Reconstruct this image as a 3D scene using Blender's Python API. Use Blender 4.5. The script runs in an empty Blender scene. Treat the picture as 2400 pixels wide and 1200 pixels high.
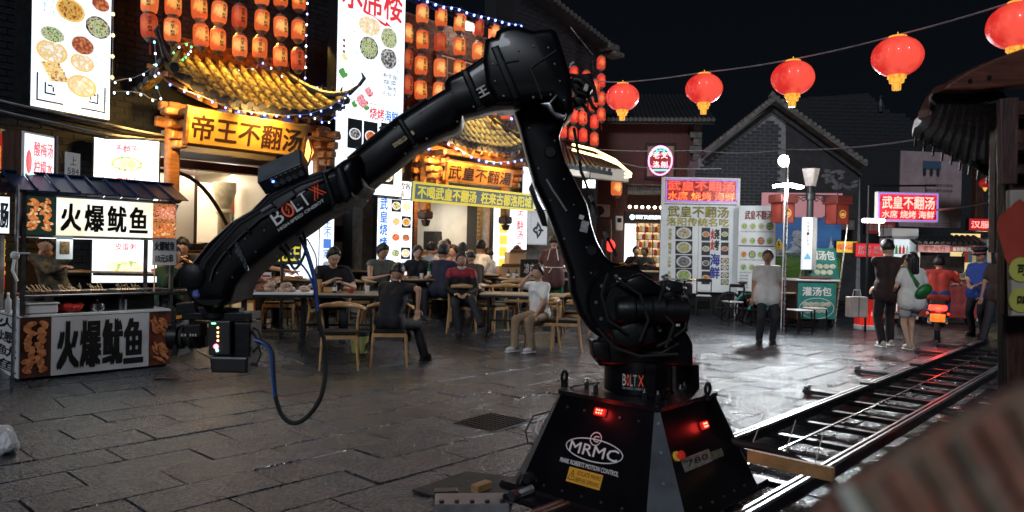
import bpy, math, random
from mathutils import Vector, Matrix
R=math.radians; rnd=random.Random(7)
sc=bpy.context.scene; C=sc.collection
F=1733.0; H=1.5
# ---------------- camera
cd=bpy.data.cameras.new('camera'); cam=bpy.data.objects.new('camera',cd); C.objects.link(cam)
cd.sensor_width=36; cd.lens=F/2400*36; cd.clip_end=400; cd.clip_start=.03
PITCH=-R(0.5); ROLL=R(1.3)
fw=Vector((0,math.cos(PITCH),math.sin(PITCH))); up0=Vector((0,-math.sin(PITCH),math.cos(PITCH))); rt0=Vector((1,0,0))
rt=rt0*math.cos(ROLL)+up0*math.sin(ROLL); up=up0*math.cos(ROLL)-rt0*math.sin(ROLL)
cm=Matrix.Identity(4)
for i,a in enumerate((rt,up,-fw)):
    for j in range(3): cm[j][i]=a[j]
cm[0][3],cm[1][3],cm[2][3]=0,0,H
cam.matrix_world=cm; sc.camera=cam
cd.dof.use_dof=True; cd.dof.focus_distance=7.2; cd.dof.aperture_fstop=2.7
# ---------------- night sky, front fill sun, exposure
w=bpy.data.worlds.new('World'); sc.world=w; w.use_nodes=True
wn=w.node_tree.nodes; bg=wn['Background']
sk=wn.new('ShaderNodeTexSky'); sk.sky_type='NISHITA'; sk.sun_disc=False; sk.sun_elevation=R(12); sk.sun_rotation=R(200)
mx=wn.new('ShaderNodeMix'); mx.data_type='RGBA'; mx.inputs[0].default_value=.93; mx.inputs[7].default_value=(.5,.62,1,1)
w.node_tree.links.new(sk.outputs[0],mx.inputs[6]); w.node_tree.links.new(mx.outputs[2],bg.inputs[0]); bg.inputs[1].default_value=.0042
sd=bpy.data.lights.new('sun','SUN'); so=bpy.data.objects.new('front_fill_sun',sd); C.objects.link(so)
sd.energy=1.0; sd.angle=R(10); sd.color=(.84,.91,1); so.rotation_euler=Vector((.25,.8,-.5)).to_track_quat('-Z','Y').to_euler()  # added front fill from behind the camera, in place of street light there
sc.view_settings.view_transform='Standard'; sc.view_settings.look='None'; sc.view_settings.exposure=0; sc.view_settings.gamma=1
sc.render.engine='CYCLES'
sc.cycles.use_denoising=True; sc.cycles.max_bounces=6; sc.cycles.diffuse_bounces=3; sc.cycles.glossy_bounces=3
sc.cycles.sample_clamp_indirect=4; sc.cycles.caustics_reflective=False; sc.cycles.caustics_refractive=False
def lamp(name,kind,loc,energy,col,size=.1,rot=None,spot=None,parent=None,to=None):
    l=bpy.data.lights.new(name,kind); l.energy=energy; l.color=col
    if kind=='AREA': l.size=size
    else: l.shadow_soft_size=size
    if kind=='SPOT': l.spot_size=R(spot or 100); l.spot_blend=.6
    o=bpy.data.objects.new(name,l); C.objects.link(o); o.location=loc
    if to is not None: o.rotation_euler=(Vector(to)-Vector(loc)).to_track_quat('-Z','Y').to_euler()
    if parent: o.parent=parent
    return o
# ---------------- frames: street direction U, into the facade V
A=R(42); U=Vector((math.sin(A),math.cos(A),0)); V=Vector((-math.cos(A),math.sin(A),0)); TH=R(48)
def gzv(v): return 0.0 if v<7.5 else min(.32,(v-7.5)*.115)
def gz(x,y): return gzv(Vector((x,y,0)).dot(V))
def D(px,py): 
    a=(px-1200)/F; b=-(py-600)/F; d=fw+rt*a+up*b
    return d/d.y
def P(px,py,d): return Vector((0,0,H))+D(px,py)*d
def G(px,py,z=0):
    zz=z
    for _ in range(8):
        q=D(px,py); d=(zz-H)/q.z; p=Vector((0,0,H))+q*d; zz=z+gz(p.x,p.y)
    return p
def GX(px,d):      # ground point below pixel column px at depth d
    q=D(px,600); p=Vector((0,0,H))+q*d
    for _ in range(3):
        zz=gz(p.x,p.y); t=(zz-p.z); p=p+Vector((0,0,t))
        s=p.dot(rt)/ (p-Vector((0,0,H))).dot(fw)
        want=(px-1200)/F; dd=(p-Vector((0,0,H))); cur=dd.dot(rt)/dd.dot(fw); p.x+=(want-cur)*d
    return p
def FV(px,py,v):   # ray against the plane V=v : (u,z)
    q=D(px,py); t=v/q.dot(V); p=q*t
    return p.dot(U),H+p.z
def W(u,v,z=0): return U*u+V*v+Vector((0,0,z))
# ---------------- mesh collecting
def frame(p0,p1):
    d=(p1-p0).normalized(); a=Vector((0,0,1)) if abs(d.z)<.95 else Vector((1,0,0))
    x=d.cross(a).normalized(); return x,x.cross(d).normalized()
class B:
    def __init__(s): s.v=[]; s.f=[]; s.mi=[]; s.m=0; s.M=None
    def add(s,vs,fs):
        o=len(s.v); s.v+= [tuple(s.M@Vector(q)) if s.M else tuple(q) for q in vs]
        s.f+=[tuple(i+o for i in f) for f in fs]; s.mi+=[s.m]*len(fs); return s
    def box(s,x0,x1,y0,y1,z0,z1,M=None):
        vs=[(x,y,z) for z in (z0,z1) for y in (y0,y1) for x in (x0,x1)]
        if M: vs=[M@Vector(q) for q in vs]
        return s.add(vs,[(0,2,3,1),(4,5,7,6),(0,1,5,4),(2,6,7,3),(0,4,6,2),(1,3,7,5)])
    def bbox(s,x0,x1,y0,y1,z0,z1,b=.01,M=None):   # chamfered box
        vs=[];b=min(b,(x1-x0)/2.1,(y1-y0)/2.1,(z1-z0)/2.1)
        for (zz,k) in ((z0,b),(z0+b,0),(z1-b,0),(z1,b)):
            c=b-k if k==0 else 0
            for (x,y) in ((x0+b,y0+k),(x1-b,y0+k),(x1-k,y0+b),(x1-k,y1-b),(x1-b,y1-k),(x0+b,y1-k),(x0+k,y1-b),(x0+k,y0+b)): vs.append((x,y,zz))
        fs=[tuple(range(7,-1,-1)),tuple(range(24,32))]
        for l in range(3):
            for i in range(8): j=(i+1)%8; fs.append((l*8+i,l*8+j,l*8+8+j,l*8+8+i))
        if M: vs=[M@Vector(q) for q in vs]
        return s.add(vs,fs)
    def beam(s,p0,p1,w,h=None):    # square bar
        p0=Vector(p0);p1=Vector(p1);h=h or w; x,y=frame(p0,p1); x=x*w/2; y=y*h/2
        vs=[p+a*x+b*y for p in (p0,p1) for (a,b) in ((-1,-1),(1,-1),(1,1),(-1,1))]
        return s.add(vs,[(0,1,2,3),(7,6,5,4),(0,4,5,1),(1,5,6,2),(2,6,7,3),(3,7,4,0)])
    def cyl(s,p0,p1,r0,r1=None,n=12,cap=True):
        p0=Vector(p0);p1=Vector(p1); r1=r0 if r1 is None else r1; x,y=frame(p0,p1); vs=[]
        for p,r in ((p0,r0),(p1,r1)):
            for i in range(n): t=2*math.pi*i/n; vs.append(p+x*(r*math.cos(t))+y*(r*math.sin(t)))
        fs=[(i,(i+1)%n,n+(i+1)%n,n+i) for i in range(n)]
        if cap: fs+=[tuple(range(n-1,-1,-1)),tuple(range(n,2*n))]
        return s.add(vs,fs)
    def tube(s,pts,r,n=8):
        pts=[Vector(p) for p in pts]; m=len(pts); vs=[]; x=None
        rr=r if isinstance(r,(list,tuple)) else [r]*m
        for k,p in enumerate(pts):
            d=(pts[min(k+1,m-1)]-pts[max(k-1,0)]).normalized()
            if x is None: x,_=frame(p,p+d)
            x=(x-d*x.dot(d)); x=x.normalized() if x.length>1e-6 else frame(p,p+d)[0]
            y=x.cross(d)
            for i in range(n): t=2*math.pi*i/n; vs.append(p+x*(rr[k]*math.cos(t))+y*(rr[k]*math.sin(t)))
        fs=[(k*n+i,k*n+(i+1)%n,k*n+n+(i+1)%n,k*n+n+i) for k in range(m-1) for i in range(n)]
        fs+=[tuple(range(n-1,-1,-1)),tuple(range((m-1)*n,m*n))]
        return s.add(vs,fs)
    def lathe(s,prof,n=16,c=(0,0,0),p0=None,p1=None):   # prof: (radius, height) ; along z or p0->p1 axis
        c=Vector(c); vs=[]; 
        if p0 is not None:
            a=Vector(p0); d=(Vector(p1)-a).normalized(); x,y=frame(a,a+d)
        else: a=c; d=Vector((0,0,1)); x=Vector((1,0,0)); y=Vector((0,1,0))
        for r,h in prof:
            for i in range(n): t=2*math.pi*i/n; vs.append(a+d*h+x*(r*math.cos(t))+y*(r*math.sin(t)))
        m=len(prof)
        fs=[(k*n+i,k*n+(i+1)%n,k*n+n+(i+1)%n,k*n+n+i) for k in range(m-1) for i in range(n)]
        fs+=[tuple(range(n-1,-1,-1)),tuple(range((m-1)*n,m*n))]
        return s.add(vs,fs)
    def ell(s,c,rx,ry,rz,n=12,m=8,rot=None):
        vs=[];c=Vector(c)
        for k in range(m+1):
            t=math.pi*k/m
            for i in range(n):
                a=2*math.pi*i/n; q=Vector((rx*math.sin(t)*math.cos(a),ry*math.sin(t)*math.sin(a),-rz*math.cos(t)))
                if rot: q=rot@q
                vs.append(c+q)
        return s.add(vs,[(k*n+i,k*n+(i+1)%n,k*n+n+(i+1)%n,k*n+n+i) for k in range(m) for i in range(n)])
    def prism(s,poly,y0,y1,bev=0):   # poly in x,z ; extruded along y, front rim chamfered
        n=len(poly); cx=sum(p[0] for p in poly)/n; cz=sum(p[1] for p in poly)/n
        area=sum(poly[i][0]*poly[(i+1)%n][1]-poly[(i+1)%n][0]*poly[i][1] for i in range(n))
        if area<0: poly=poly[::-1]
        def inset(b):
            out=[]
            for i in range(n):
                a=Vector(poly[i-1]);p=Vector(poly[i]);c=Vector(poly[(i+1)%n])
                e1=(p-a).normalized();e2=(c-p).normalized(); n1=Vector((-e1.y,e1.x)); n2=Vector((-e2.y,e2.x))
                q=(n1+n2); q=q/max(.35,q.length_squared/2)
                out.append((p.x+q.x*b,p.y+q.y*b))
            return out
        rings=[(poly,y0),(poly,y1)] if not bev else [(inset(bev),y0),(inset(bev*.3),y0+bev*.3),(poly,y0+bev),(poly,y1-bev),(inset(bev*.3),y1-bev*.3),(inset(bev),y1)]
        vs=[(x,y,z) for pl,y in rings for x,z in pl]; m=len(rings)
        fs=[(k*n+i,k*n+(i+1)%n,k*n+n+(i+1)%n,k*n+n+i) for k in range(m-1) for i in range(n)]
        fs=[f[::-1] for f in fs]
        fs+=[tuple(range(n)),tuple(range(m*n-1,(m-1)*n-1,-1))]
        return s.add(vs,fs)
    def quad(s,a,b,c,d): return s.add([a,b,c,d],[(0,1,2,3)])
    def mesh(s,name,mat):
        me=bpy.data.meshes.new(name); me.from_pydata(s.v,[],s.f)
        ms=mat if isinstance(mat,(list,tuple)) else [mat]
        for m in ms: me.materials.append(m)
        if len(ms)>1: me.polygons.foreach_set('material_index',s.mi)
        return me
    def obj(s,name,mat,parent=None,smooth=None,loc=None,rot=None):
        me=s.mesh(name,mat)
        if smooth:
            me.shade_smooth(); me.set_sharp_from_angle(angle=R(smooth if smooth is not True else 40))
        return put(name,me,parent,loc,rot)
def put(name,me,parent=None,loc=None,rot=None):
    o=bpy.data.objects.new(name,me); C.objects.link(o)
    if parent: o.parent=parent
    if loc is not None: o.location=loc
    if rot is not None: o.rotation_euler=rot
    return o
def tag(o,label,cat,group=None):
    o['label']=label; o['category']=cat
    if group: o['group']=group
    return o
def thing(name,label,cat,loc=(0,0,0),rotz=0,group=None):
    o=bpy.data.objects.new(name,None); C.objects.link(o); o.location=loc; o.rotation_euler=(0,0,rotz); o.empty_display_size=.1
    return tag(o,label,cat,group)
def struct(o): o['kind']='structure'; return o
def stuff(o,label=None): 
    o['kind']='stuff'
    if label: o['label']=label
    return o
def copy_tree(o,parent=None):
    c=o.copy(); C.objects.link(c)
    if parent: c.parent=parent
    for ch in [x for x in KIDS.get(o.name,())]: copy_tree(ch,c)
    return c
KIDS={}
def kids():
    KIDS.clear()
    for o in bpy.data.objects:
        if o.parent: KIDS.setdefault(o.parent.name,[]).append(o)
def dup(o,loc,rotz,label,group=None):
    c=copy_tree(o); c.location=loc; c.rotation_euler=(0,0,rotz); c['label']=label
    if group: c['group']=group
    return c
# ---------------- materials
MC={}
def mat(name,col,rough=.6,metal=0,var=.25,sc_=6,bump=0,bsc=None,emit=None,es=0,coat=0,col2=None,det=4,trans=0,stretch=None):  # emit, es: own glow; on unlit prints it stands in for lamp light
    if name in MC: return MC[name]
    m=bpy.data.materials.new(name); m.use_nodes=True; n=m.node_tree.nodes; l=m.node_tree.links; p=n['Principled BSDF']
    p.inputs['Roughness'].default_value=rough; p.inputs['Metallic'].default_value=metal; p.inputs['Coat Weight'].default_value=coat
    if trans: p.inputs['Transmission Weight'].default_value=trans
    tc=n.new('ShaderNodeTexCoord'); src=tc.outputs['Object']
    if stretch:
        mp=n.new('ShaderNodeMapping'); mp.inputs['Scale'].default_value=stretch; l.new(src,mp.inputs[0]); src=mp.outputs[0]
    if var or col2:
        t=n.new('ShaderNodeTexNoise'); t.inputs['Scale'].default_value=sc_; t.inputs['Detail'].default_value=det; l.new(src,t.inputs['Vector'])
        r=n.new('ShaderNodeValToRGB'); c2=col2 or tuple(min(1,c*(1+var)) for c in col); c1=tuple(c*(1-var) for c in col) if not col2 else col
        r.color_ramp.elements[0].position=.35; r.color_ramp.elements[1].position=.65
        r.color_ramp.elements[0].color=(*c1,1); r.color_ramp.elements[1].color=(*c2,1)
        l.new(t.outputs['Fac'],r.inputs[0]); l.new(r.outputs[0],p.inputs['Base Color'])
        mr=n.new('ShaderNodeMapRange'); mr.inputs[3].default_value=max(.02,rough-.12); mr.inputs[4].default_value=min(1,rough+.12)
        l.new(t.outputs['Fac'],mr.inputs[0]); l.new(mr.outputs[0],p.inputs['Roughness'])
    else: p.inputs['Base Color'].default_value=(*col,1)
    if bump:
        t2=n.new('ShaderNodeTexNoise'); t2.inputs['Scale'].default_value=bsc or sc_*4; t2.inputs['Detail'].default_value=6; l.new(src,t2.inputs['Vector'])
        b=n.new('ShaderNodeBump'); b.inputs['Strength'].default_value=bump; b.inputs['Distance'].default_value=.02; l.new(t2.outputs['Fac'],b.inputs['Height']); l.new(b.outputs[0],p.inputs['Normal'])
    if es: p.inputs['Emission Color'].default_value=(*(emit or col),1); p.inputs['Emission Strength'].default_value=es
    MC[name]=m; return m
def emis(name,col,es,var=0,col2=None,sc_=3,stretch=None):     # lit surfaces: light box faces, bulbs, printed transparencies
    if name in MC: return MC[name]
    m=bpy.data.materials.new(name); m.use_nodes=True; n=m.node_tree.nodes; l=m.node_tree.links; p=n['Principled BSDF']
    p.inputs['Base Color'].default_value=(*[c*.5 for c in col],1); p.inputs['Roughness'].default_value=.35
    p.inputs['Emission Strength'].default_value=es; p.inputs['Emission Color'].default_value=(*col,1)
    if col2:
        tc=n.new('ShaderNodeTexCoord'); t=n.new('ShaderNodeTexNoise'); t.inputs['Scale'].default_value=sc_; t.inputs['Detail'].default_value=5
        src=tc.outputs['Object']
        if stretch:
            mp=n.new('ShaderNodeMapping'); mp.inputs['Scale'].default_value=stretch; l.new(src,mp.inputs[0]); src=mp.outputs[0]
        l.new(src,t.inputs['Vector'])
        r=n.new('ShaderNodeValToRGB'); cs=[col]+(list(col2) if isinstance(col2[0],(tuple,list)) else [col2])
        r.color_ramp.elements[0].position=.38; r.color_ramp.elements[0].color=(*cs[0],1); r.color_ramp.elements[1].position=.62; r.color_ramp.elements[1].color=(*cs[-1],1)
        for i,c in enumerate(cs[1:-1]): e=r.color_ramp.elements.new(.38+.24*(i+1)/(len(cs)-1)); e.color=(*c,1)
        l.new(t.outputs['Fac'],r.inputs[0]); l.new(r.outputs[0],p.inputs['Emission Color']); l.new(r.outputs[0],p.inputs['Base Color'])
    MC[name]=m; return m
# ---------------- lettering as flat print: fitted into the rectangle x0..x1, z0..z1 at depth y, facing -y
GC={}
def glyphs(s,bold):
    k=(s,bold)
    if k in GC: return GC[k]
    c=bpy.data.curves.new('t','FONT'); c.body=s; c.size=1; c.resolution_u=2; c.offset=bold; c.space_character=1.0
    o=bpy.data.objects.new('t',c); me=bpy.data.meshes.new_from_object(o)
    vs=[(q.co.x,q.co.y) for q in me.vertices]; fs=[tuple(p.vertices) for p in me.polygons]
    bpy.data.objects.remove(o); bpy.data.curves.remove(c); bpy.data.meshes.remove(me)
    x0=min(v[0] for v in vs); x1=max(v[0] for v in vs); y0=min(v[1] for v in vs); y1=max(v[1] for v in vs)
    GC[k]=([((x-x0)/max(1e-6,x1-x0),(y-y0)/max(1e-6,y1-y0)) for x,y in vs],fs,(x1-x0)/max(1e-6,y1-y0)); return GC[k]
def letter(b,s,x0,x1,z0,z1,y,bold=.012,shear=0,vert=False,keep=False):
    if vert:
        n=len(s); h=(z1-z0)/n
        for i,ch in enumerate(s):
            if ch!=' ': letter(b,ch,x0,x1,z1-h*(i+.92),z1-h*(i+.04),y,bold,shear)
        return b
    vs,fs,asp=glyphs(s,0)
    if keep:
        wd=asp*(z1-z0)
        if wd<x1-x0: c=(x0+x1)/2; x0,x1=c-wd/2,c+wd/2
    g=bold*.85*(z1-z0); offs=[(0,0)] if bold<=0 else [(-g,-g),(g,-g),(g,g),(-g,g)]+([(0,0)] if bold>.015 else [])
    for i,(a,c) in enumerate(offs): b.add([(x0+(x1-x0)*u+shear*v*(z1-z0)+a,y-.00015*i,z0+(z1-z0)*v+c) for u,v in vs],fs)
    return b
def word(parent,s,x0,x1,z0,z1,y,m,bold=.012,name='lettering',**k):
    b=B(); letter(b,s,x0,x1,z0,z1,y,bold,**k); return b.obj(name,m,parent)
def fmesh(b,i): pass
# ---------------- panels placed on a vertical plane
class Pan:
    """vertical rectangle facing -y locally; content addressed by s (0..1 left-right) and t (0..1 top-down)"""
    def __init__(s,w,z0,z1): s.w=w; s.z0=z0; s.z1=z1
    def x(s,a): return -s.w/2+a*s.w
    def z(s,t): return s.z1-(s.z1-s.z0)*t
def pan(name,label,cat,pl,pr,pt,pb,v=None,ends=None,group=None):
    """pl,pr: left/right pixel columns; pt,pb: top/bottom pixel rows at the centre; on facade plane v or between the two depths ends"""
    pm=(pt+pb)/2
    if v is not None:
        a=FV(pl,pm,v); b=FV(pr,pm,v); p0=W(a[0],v); p1=W(b[0],v)
    else:
        p0=P(pl,pm,ends[0]); p1=P(pr,pm,ends[1]); p0.z=p1.z=0
    d=p1-p0; th=math.atan2(d.y,d.x); c=(p0+p1)/2; pc=(pl+pr)/2
    q=D(pc,pm); nrm=Vector((-math.sin(th),math.cos(th),0)); 
    def zz(py): 
        q=D(pc,py); return H+q.z*(c.dot(nrm)/q.dot(nrm))
    z0,z1=zz(pb),zz(pt)
    base=gz(c.x,c.y)
    o=thing(name,label,cat,(c.x,c.y,z0),th,group)
    return o,Pan(d.length,0,z1-z0)
# ---------------- palette
stone=mat('wet_paving_stone',(.032,.036,.042),.34,0,.45,9,.9,55)
def tune_stone():
    n=stone.node_tree.nodes; l=stone.node_tree.links; p=n['Principled BSDF']
    g=n.new('ShaderNodeNewGeometry')
    def noise(sc,det,ro=.5):
        t=n.new('ShaderNodeTexNoise'); t.inputs['Scale'].default_value=sc; t.inputs['Detail'].default_value=det; t.inputs['Roughness'].default_value=ro; l.new(g.outputs['Position'],t.inputs['Vector']); return t.outputs['Fac']
    def math_(op,a,b,c=None):
        m=n.new('ShaderNodeMath'); m.operation=op
        for k,v in enumerate((a,b,c)):
            if v is None: continue
            if isinstance(v,(int,float)): m.inputs[k].default_value=v
            else: l.new(v,m.inputs[k])
        return m.outputs[0]
    chis=noise(34,3,.55); pit=noise(95,2,.5); big=noise(1.1,5); mid=noise(5,4)
    hgt=math_('ADD',chis,math_('MULTIPLY',pit,.35))
    b=n.new('ShaderNodeBump'); b.inputs['Strength'].default_value=1; b.inputs['Distance'].default_value=.02; l.new(hgt,b.inputs['Height']); l.new(b.outputs[0],p.inputs['Normal'])
    mr=n.new('ShaderNodeMapRange'); mr.inputs[1].default_value=.35; mr.inputs[2].default_value=.65; mr.inputs[3].default_value=.16; mr.inputs[4].default_value=.4; p.inputs['Specular IOR Level'].default_value=.6; p.inputs['Coat Weight'].default_value=1; p.inputs['Coat Roughness'].default_value=.13; l.new(b.outputs[0],p.inputs['Coat Normal']); p.inputs['Specular Tint'].default_value=(.72,.86,1,1); l.new(big,mr.inputs[0]); l.new(mr.outputs[0],p.inputs['Roughness'])
    oi=n.new('ShaderNodeObjectInfo')
    worn_glint=n.new('ShaderNodeMapRange'); worn_glint.inputs[1].default_value=.44; worn_glint.inputs[2].default_value=.6; l.new(chis,worn_glint.inputs[0])  # paler raised grain: wear, plus glints put into the base colour
    k=math_('ADD',math_('MULTIPLY',worn_glint.outputs[0],.6),math_('ADD',math_('MULTIPLY',oi.outputs['Random'],.22),math_('MULTIPLY',math_('SUBTRACT',mid,.5),.9)))
    r=n.new('ShaderNodeValToRGB'); r.color_ramp.elements[0].position=.05; r.color_ramp.elements[0].color=(.004,.006,.01,1); r.color_ramp.elements[1].position=.95; r.color_ramp.elements[1].color=(.085,.103,.13,1)
    l.new(k,r.inputs[0]); l.new(r.outputs[0],p.inputs['Base Color'])
tune_stone()
joint=mat('dark_joint_dirt',(.012,.012,.013),.8,0,.3,20)
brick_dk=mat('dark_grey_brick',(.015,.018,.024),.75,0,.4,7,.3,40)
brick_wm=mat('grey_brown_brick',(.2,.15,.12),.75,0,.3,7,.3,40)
brick_gr=mat('grey_blue_brick',(.03,.034,.043),.75,0,.3,7,.3,40)
mort_dk=mat('dark_mortar',(.02,.021,.024),.9,0,.2,10)
mort_lt=mat('pale_mortar',(.3,.3,.3),.9,0,.2,10)
plaster=mat('beige_plaster',(.62,.56,.47),.75,0,.06,2)
wood_or=mat('amber_timber',(.42,.17,.045),.45,0,.3,5,.2,30,stretch=(1,1,4))
wood_dk=mat('dark_brown_timber',(.055,.02,.012),.5,0,.4,5,.25,20,stretch=(5,5,.7))
wood_rd=mat('red_brown_timber',(.1,.025,.014),.5,0,.35,5,.2,20,stretch=(.7,5,5))
wood_ch=mat('pale_bentwood',(.52,.3,.13),.35,0,.2,9,.05,30,coat=.3)
wood_tb=mat('table_laminate',(.5,.4,.28),.22,0,.15,4,0,stretch=(1,6,6))
wood_bl=mat('raw_plank',(.42,.24,.1),.6,0,.25,8,.2,30)
tile_y=mat('ochre_roof_tile',(.5,.3,.05),.6,0,.45,13,.8,40,col2=(.07,.055,.03),det=7)
tile_d=mat('black_roof_tile',(.03,.032,.037),.5,0,.4,9,.4,30)
tile_g=mat('grey_roof_tile',(.16,.15,.14),.6,0,.4,9,.4,30)
metal_bk=mat('black_painted_steel',(.012,.012,.014),.38,.1,.2,12)
steel=mat('brushed_steel',(.5,.5,.5),.28,1,.1,20)
steel_dk=mat('tarnished_steel',(.2,.2,.21),.45,1,.3,8)
white_p=mat('white_paint',(.78,.78,.76),.45,0,.06,3)
white_pl=mat('white_plastic',(.75,.75,.74),.35,0,.04,3)
grey_pl=mat('grey_plastic',(.3,.31,.32),.5,0,.1,5)
black_pl=mat('black_plastic',(.015,.015,.017),.4,0,.2,9)
rubber=mat('black_rubber',(.012,.012,.012),.75,0,.2,9)
blue_rf=mat('blue_sheet_metal',(.02,.05,.13),.35,.5,.35,7,.1,20)
vinyl=mat('printed_white_vinyl',(.62,.62,.64),.5,0,.06,2,.15,5)
ink=mat('black_ink',(.008,.008,.009),.5,0,0)
ink_r=mat('red_ink',(.55,.02,.02),.5,0,0)
ink_b=mat('blue_ink',(.03,.12,.55),.5,0,0)
ink_y=mat('yellow_paint',(.8,.6,.05),.5,0,0)
ink_g=mat('green_ink',(.05,.3,.05),.5,0,0)
ink_w=mat('white_lettering',(.85,.85,.85),.5,0,0)
gold=mat('ochre_board',(.75,.42,.07),.5,0,.12,3,.1,12)
brown_t=mat('brown_carved_lettering',(.05,.018,.008),.5,0,0)
skin=[mat('skin_a',(.58,.33,.21),.5,0,.06,12),mat('skin_b',(.5,.27,.17),.5,0,.06,12),mat('skin_c',(.66,.41,.28),.5,0,.06,12)]
hair=mat('black_hair',(.012,.01,.01),.45,0,.3,60,.4,90,stretch=(1,1,.2))
hair_g=mat('greying_hair',(.07,.065,.06),.55,0,.3,60,.4,90)
eye_m=mat('eye_dark',(.01,.008,.008),.15,0,0); lip_m=mat('lips',(.36,.12,.09),.45,0,0)
# lit faces
LW=emis('light_box_white',(.6,.7,.8),1.75,0,(.92,.98,1),1.6,(1,1,.5)); LW2=emis('light_box_cream',(.72,.66,.48),1.35,0,(1,.97,.86),1.8); LWs=emis('light_box_soft',(.82,.9,1.0),1.2)  # paler blotches in the emission stand for hot spots of the tubes inside
e_ink=emis('backlit_black_print',(.03,.03,.04),.3); e_red=emis('backlit_red_print',(.75,.05,.06),1.0); e_blue=emis('backlit_blue_print',(.05,.2,.7),1.0)
e_grn=emis('backlit_green_print',(.12,.42,.1),.8); e_yel=emis('backlit_yellow_print',(.95,.75,.1),1.1); e_gry=emis('backlit_grey_print',(.32,.36,.42),.8)
F1=emis('print_stew',(.65,.22,.03),.75,0,((.9,.6,.15),(.28,.08,.02)),22); F2=emis('print_greens',(.1,.3,.05),.8,0,((.75,.8,.5),(.2,.12,.03)),26)
F3=emis('print_soup',(.32,.07,.03),.8,0,((.4,.1,.05),(.75,.3,.12)),24); F4=emis('print_noodles',(.8,.5,.1),.85,0,((.95,.8,.45),(.4,.15,.03)),26)
F5=emis('print_dumplings',(.95,.88,.7),.95,0,((.8,.55,.2),(1,.97,.9)),14); F6=emis('print_crayfish',(.7,.06,.03),.85,0,((.95,.3,.1),(.2,.03,.02)),26)
F7=emis('print_dark_plate',(.02,.02,.03),.6,0,((.3,.3,.28),(.8,.8,.75)),24); F8=emis('print_squid',(.85,.3,.08),.8,0,((.5,.1,.02),(1,.62,.28)),26)
FOODS=[F1,F2,F3,F4,F5,F6,F7]
plate=emis('print_plate',(.75,.8,.88),1.25); platey=emis('print_wood_plate',(.8,.55,.2),1.1); dark_ph=emis('print_photo_ground',(.02,.025,.03),.3)
# ---------------- paving
def ground_strip(b,v0,v1,z0,z1,u0=-120,u1=220):
    q=[W(u0,v0,z0),W(u1,v0,z0),W(u1,v1,z1),W(u0,v1,z1)]; b.quad(*q)
gb=B(); ground_strip(gb,-150,7.5,-.035,-.035); ground_strip(gb,7.5,10.283,-.035,.285); ground_strip(gb,10.283,200,.285,.285)
ground=struct(gb.obj('ground',mat('street_bed',(.03,.032,.036),.55,0,.4,3,.5,20)))
SV=[]
for k in range(6):
    r=random.Random(k); b=B(); L,Wd=.3975,.1985; n=5
    ring=[]
    for i in range(n): ring.append((-L+2*L*i/n,-Wd))
    for i in range(3): ring.append((L,-Wd+2*Wd*i/3))
    for i in range(n): ring.append((L-2*L*i/n,Wd))
    for i in range(3): ring.append((-L,Wd-2*Wd*i/3))
    ring=[(x*(1-r.random()*.006)-(.004*r.random() if x>0 else 0),y*(1-r.random()*.022)) for x,y in ring]; m=len(ring)
    vs=[(x,y,-.034) for x,y in ring]+[(x,y,-.009) for x,y in ring]+[(x*.99,y*.975,0) for x,y in ring]
    fs=[(a*m+i,a*m+(i+1)%m,a*m+m+(i+1)%m,a*m+m+i) for a in (0,1) for i in range(m)]+[tuple(range(2*m,3*m))]
    b.add(vs,fs); SV.append(b)
slabs=[]
row=0; v=.3
while v<10.75:
    u=-3.2+ (row*.37)%.8
    while u<24:
        c=W(u,v); z=gz(c.x,c.y)
        q=c-Vector((0,0,0)); 
        if q.y>2.5 and abs(q.x)<.74*q.y+.6: slabs.append((c.length,u,v,z,rnd.randrange(6)))
        u+=.8+rnd.choice((0,0,.0))
    v+=.402; row+=1
slabs.sort()
SM=[b.mesh('paving_slab',stone) for b in SV]
far=B()
for k,(dd,u,v,z,i) in enumerate(slabs):
    tilt=math.atan(.115) if 7.5<v<10.28 else 0
    M=Matrix.Translation(W(u,v,z+rnd.uniform(-.005,.003)))@Matrix.Rotation(TH,4,'Z')@Matrix.Rotation(tilt+rnd.uniform(-.006,.006),4,'X')@Matrix.Rotation(rnd.uniform(-.006,.006),4,'Y')
    if k<300:
        o=put('paving_slab',SM[i],ground); o.matrix_local=M
    else:
        far.M=M; far.add(SV[i].v,SV[i].f)
far.M=None
stuff(far.obj('distant_paving_slabs',stone,ground))
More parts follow.
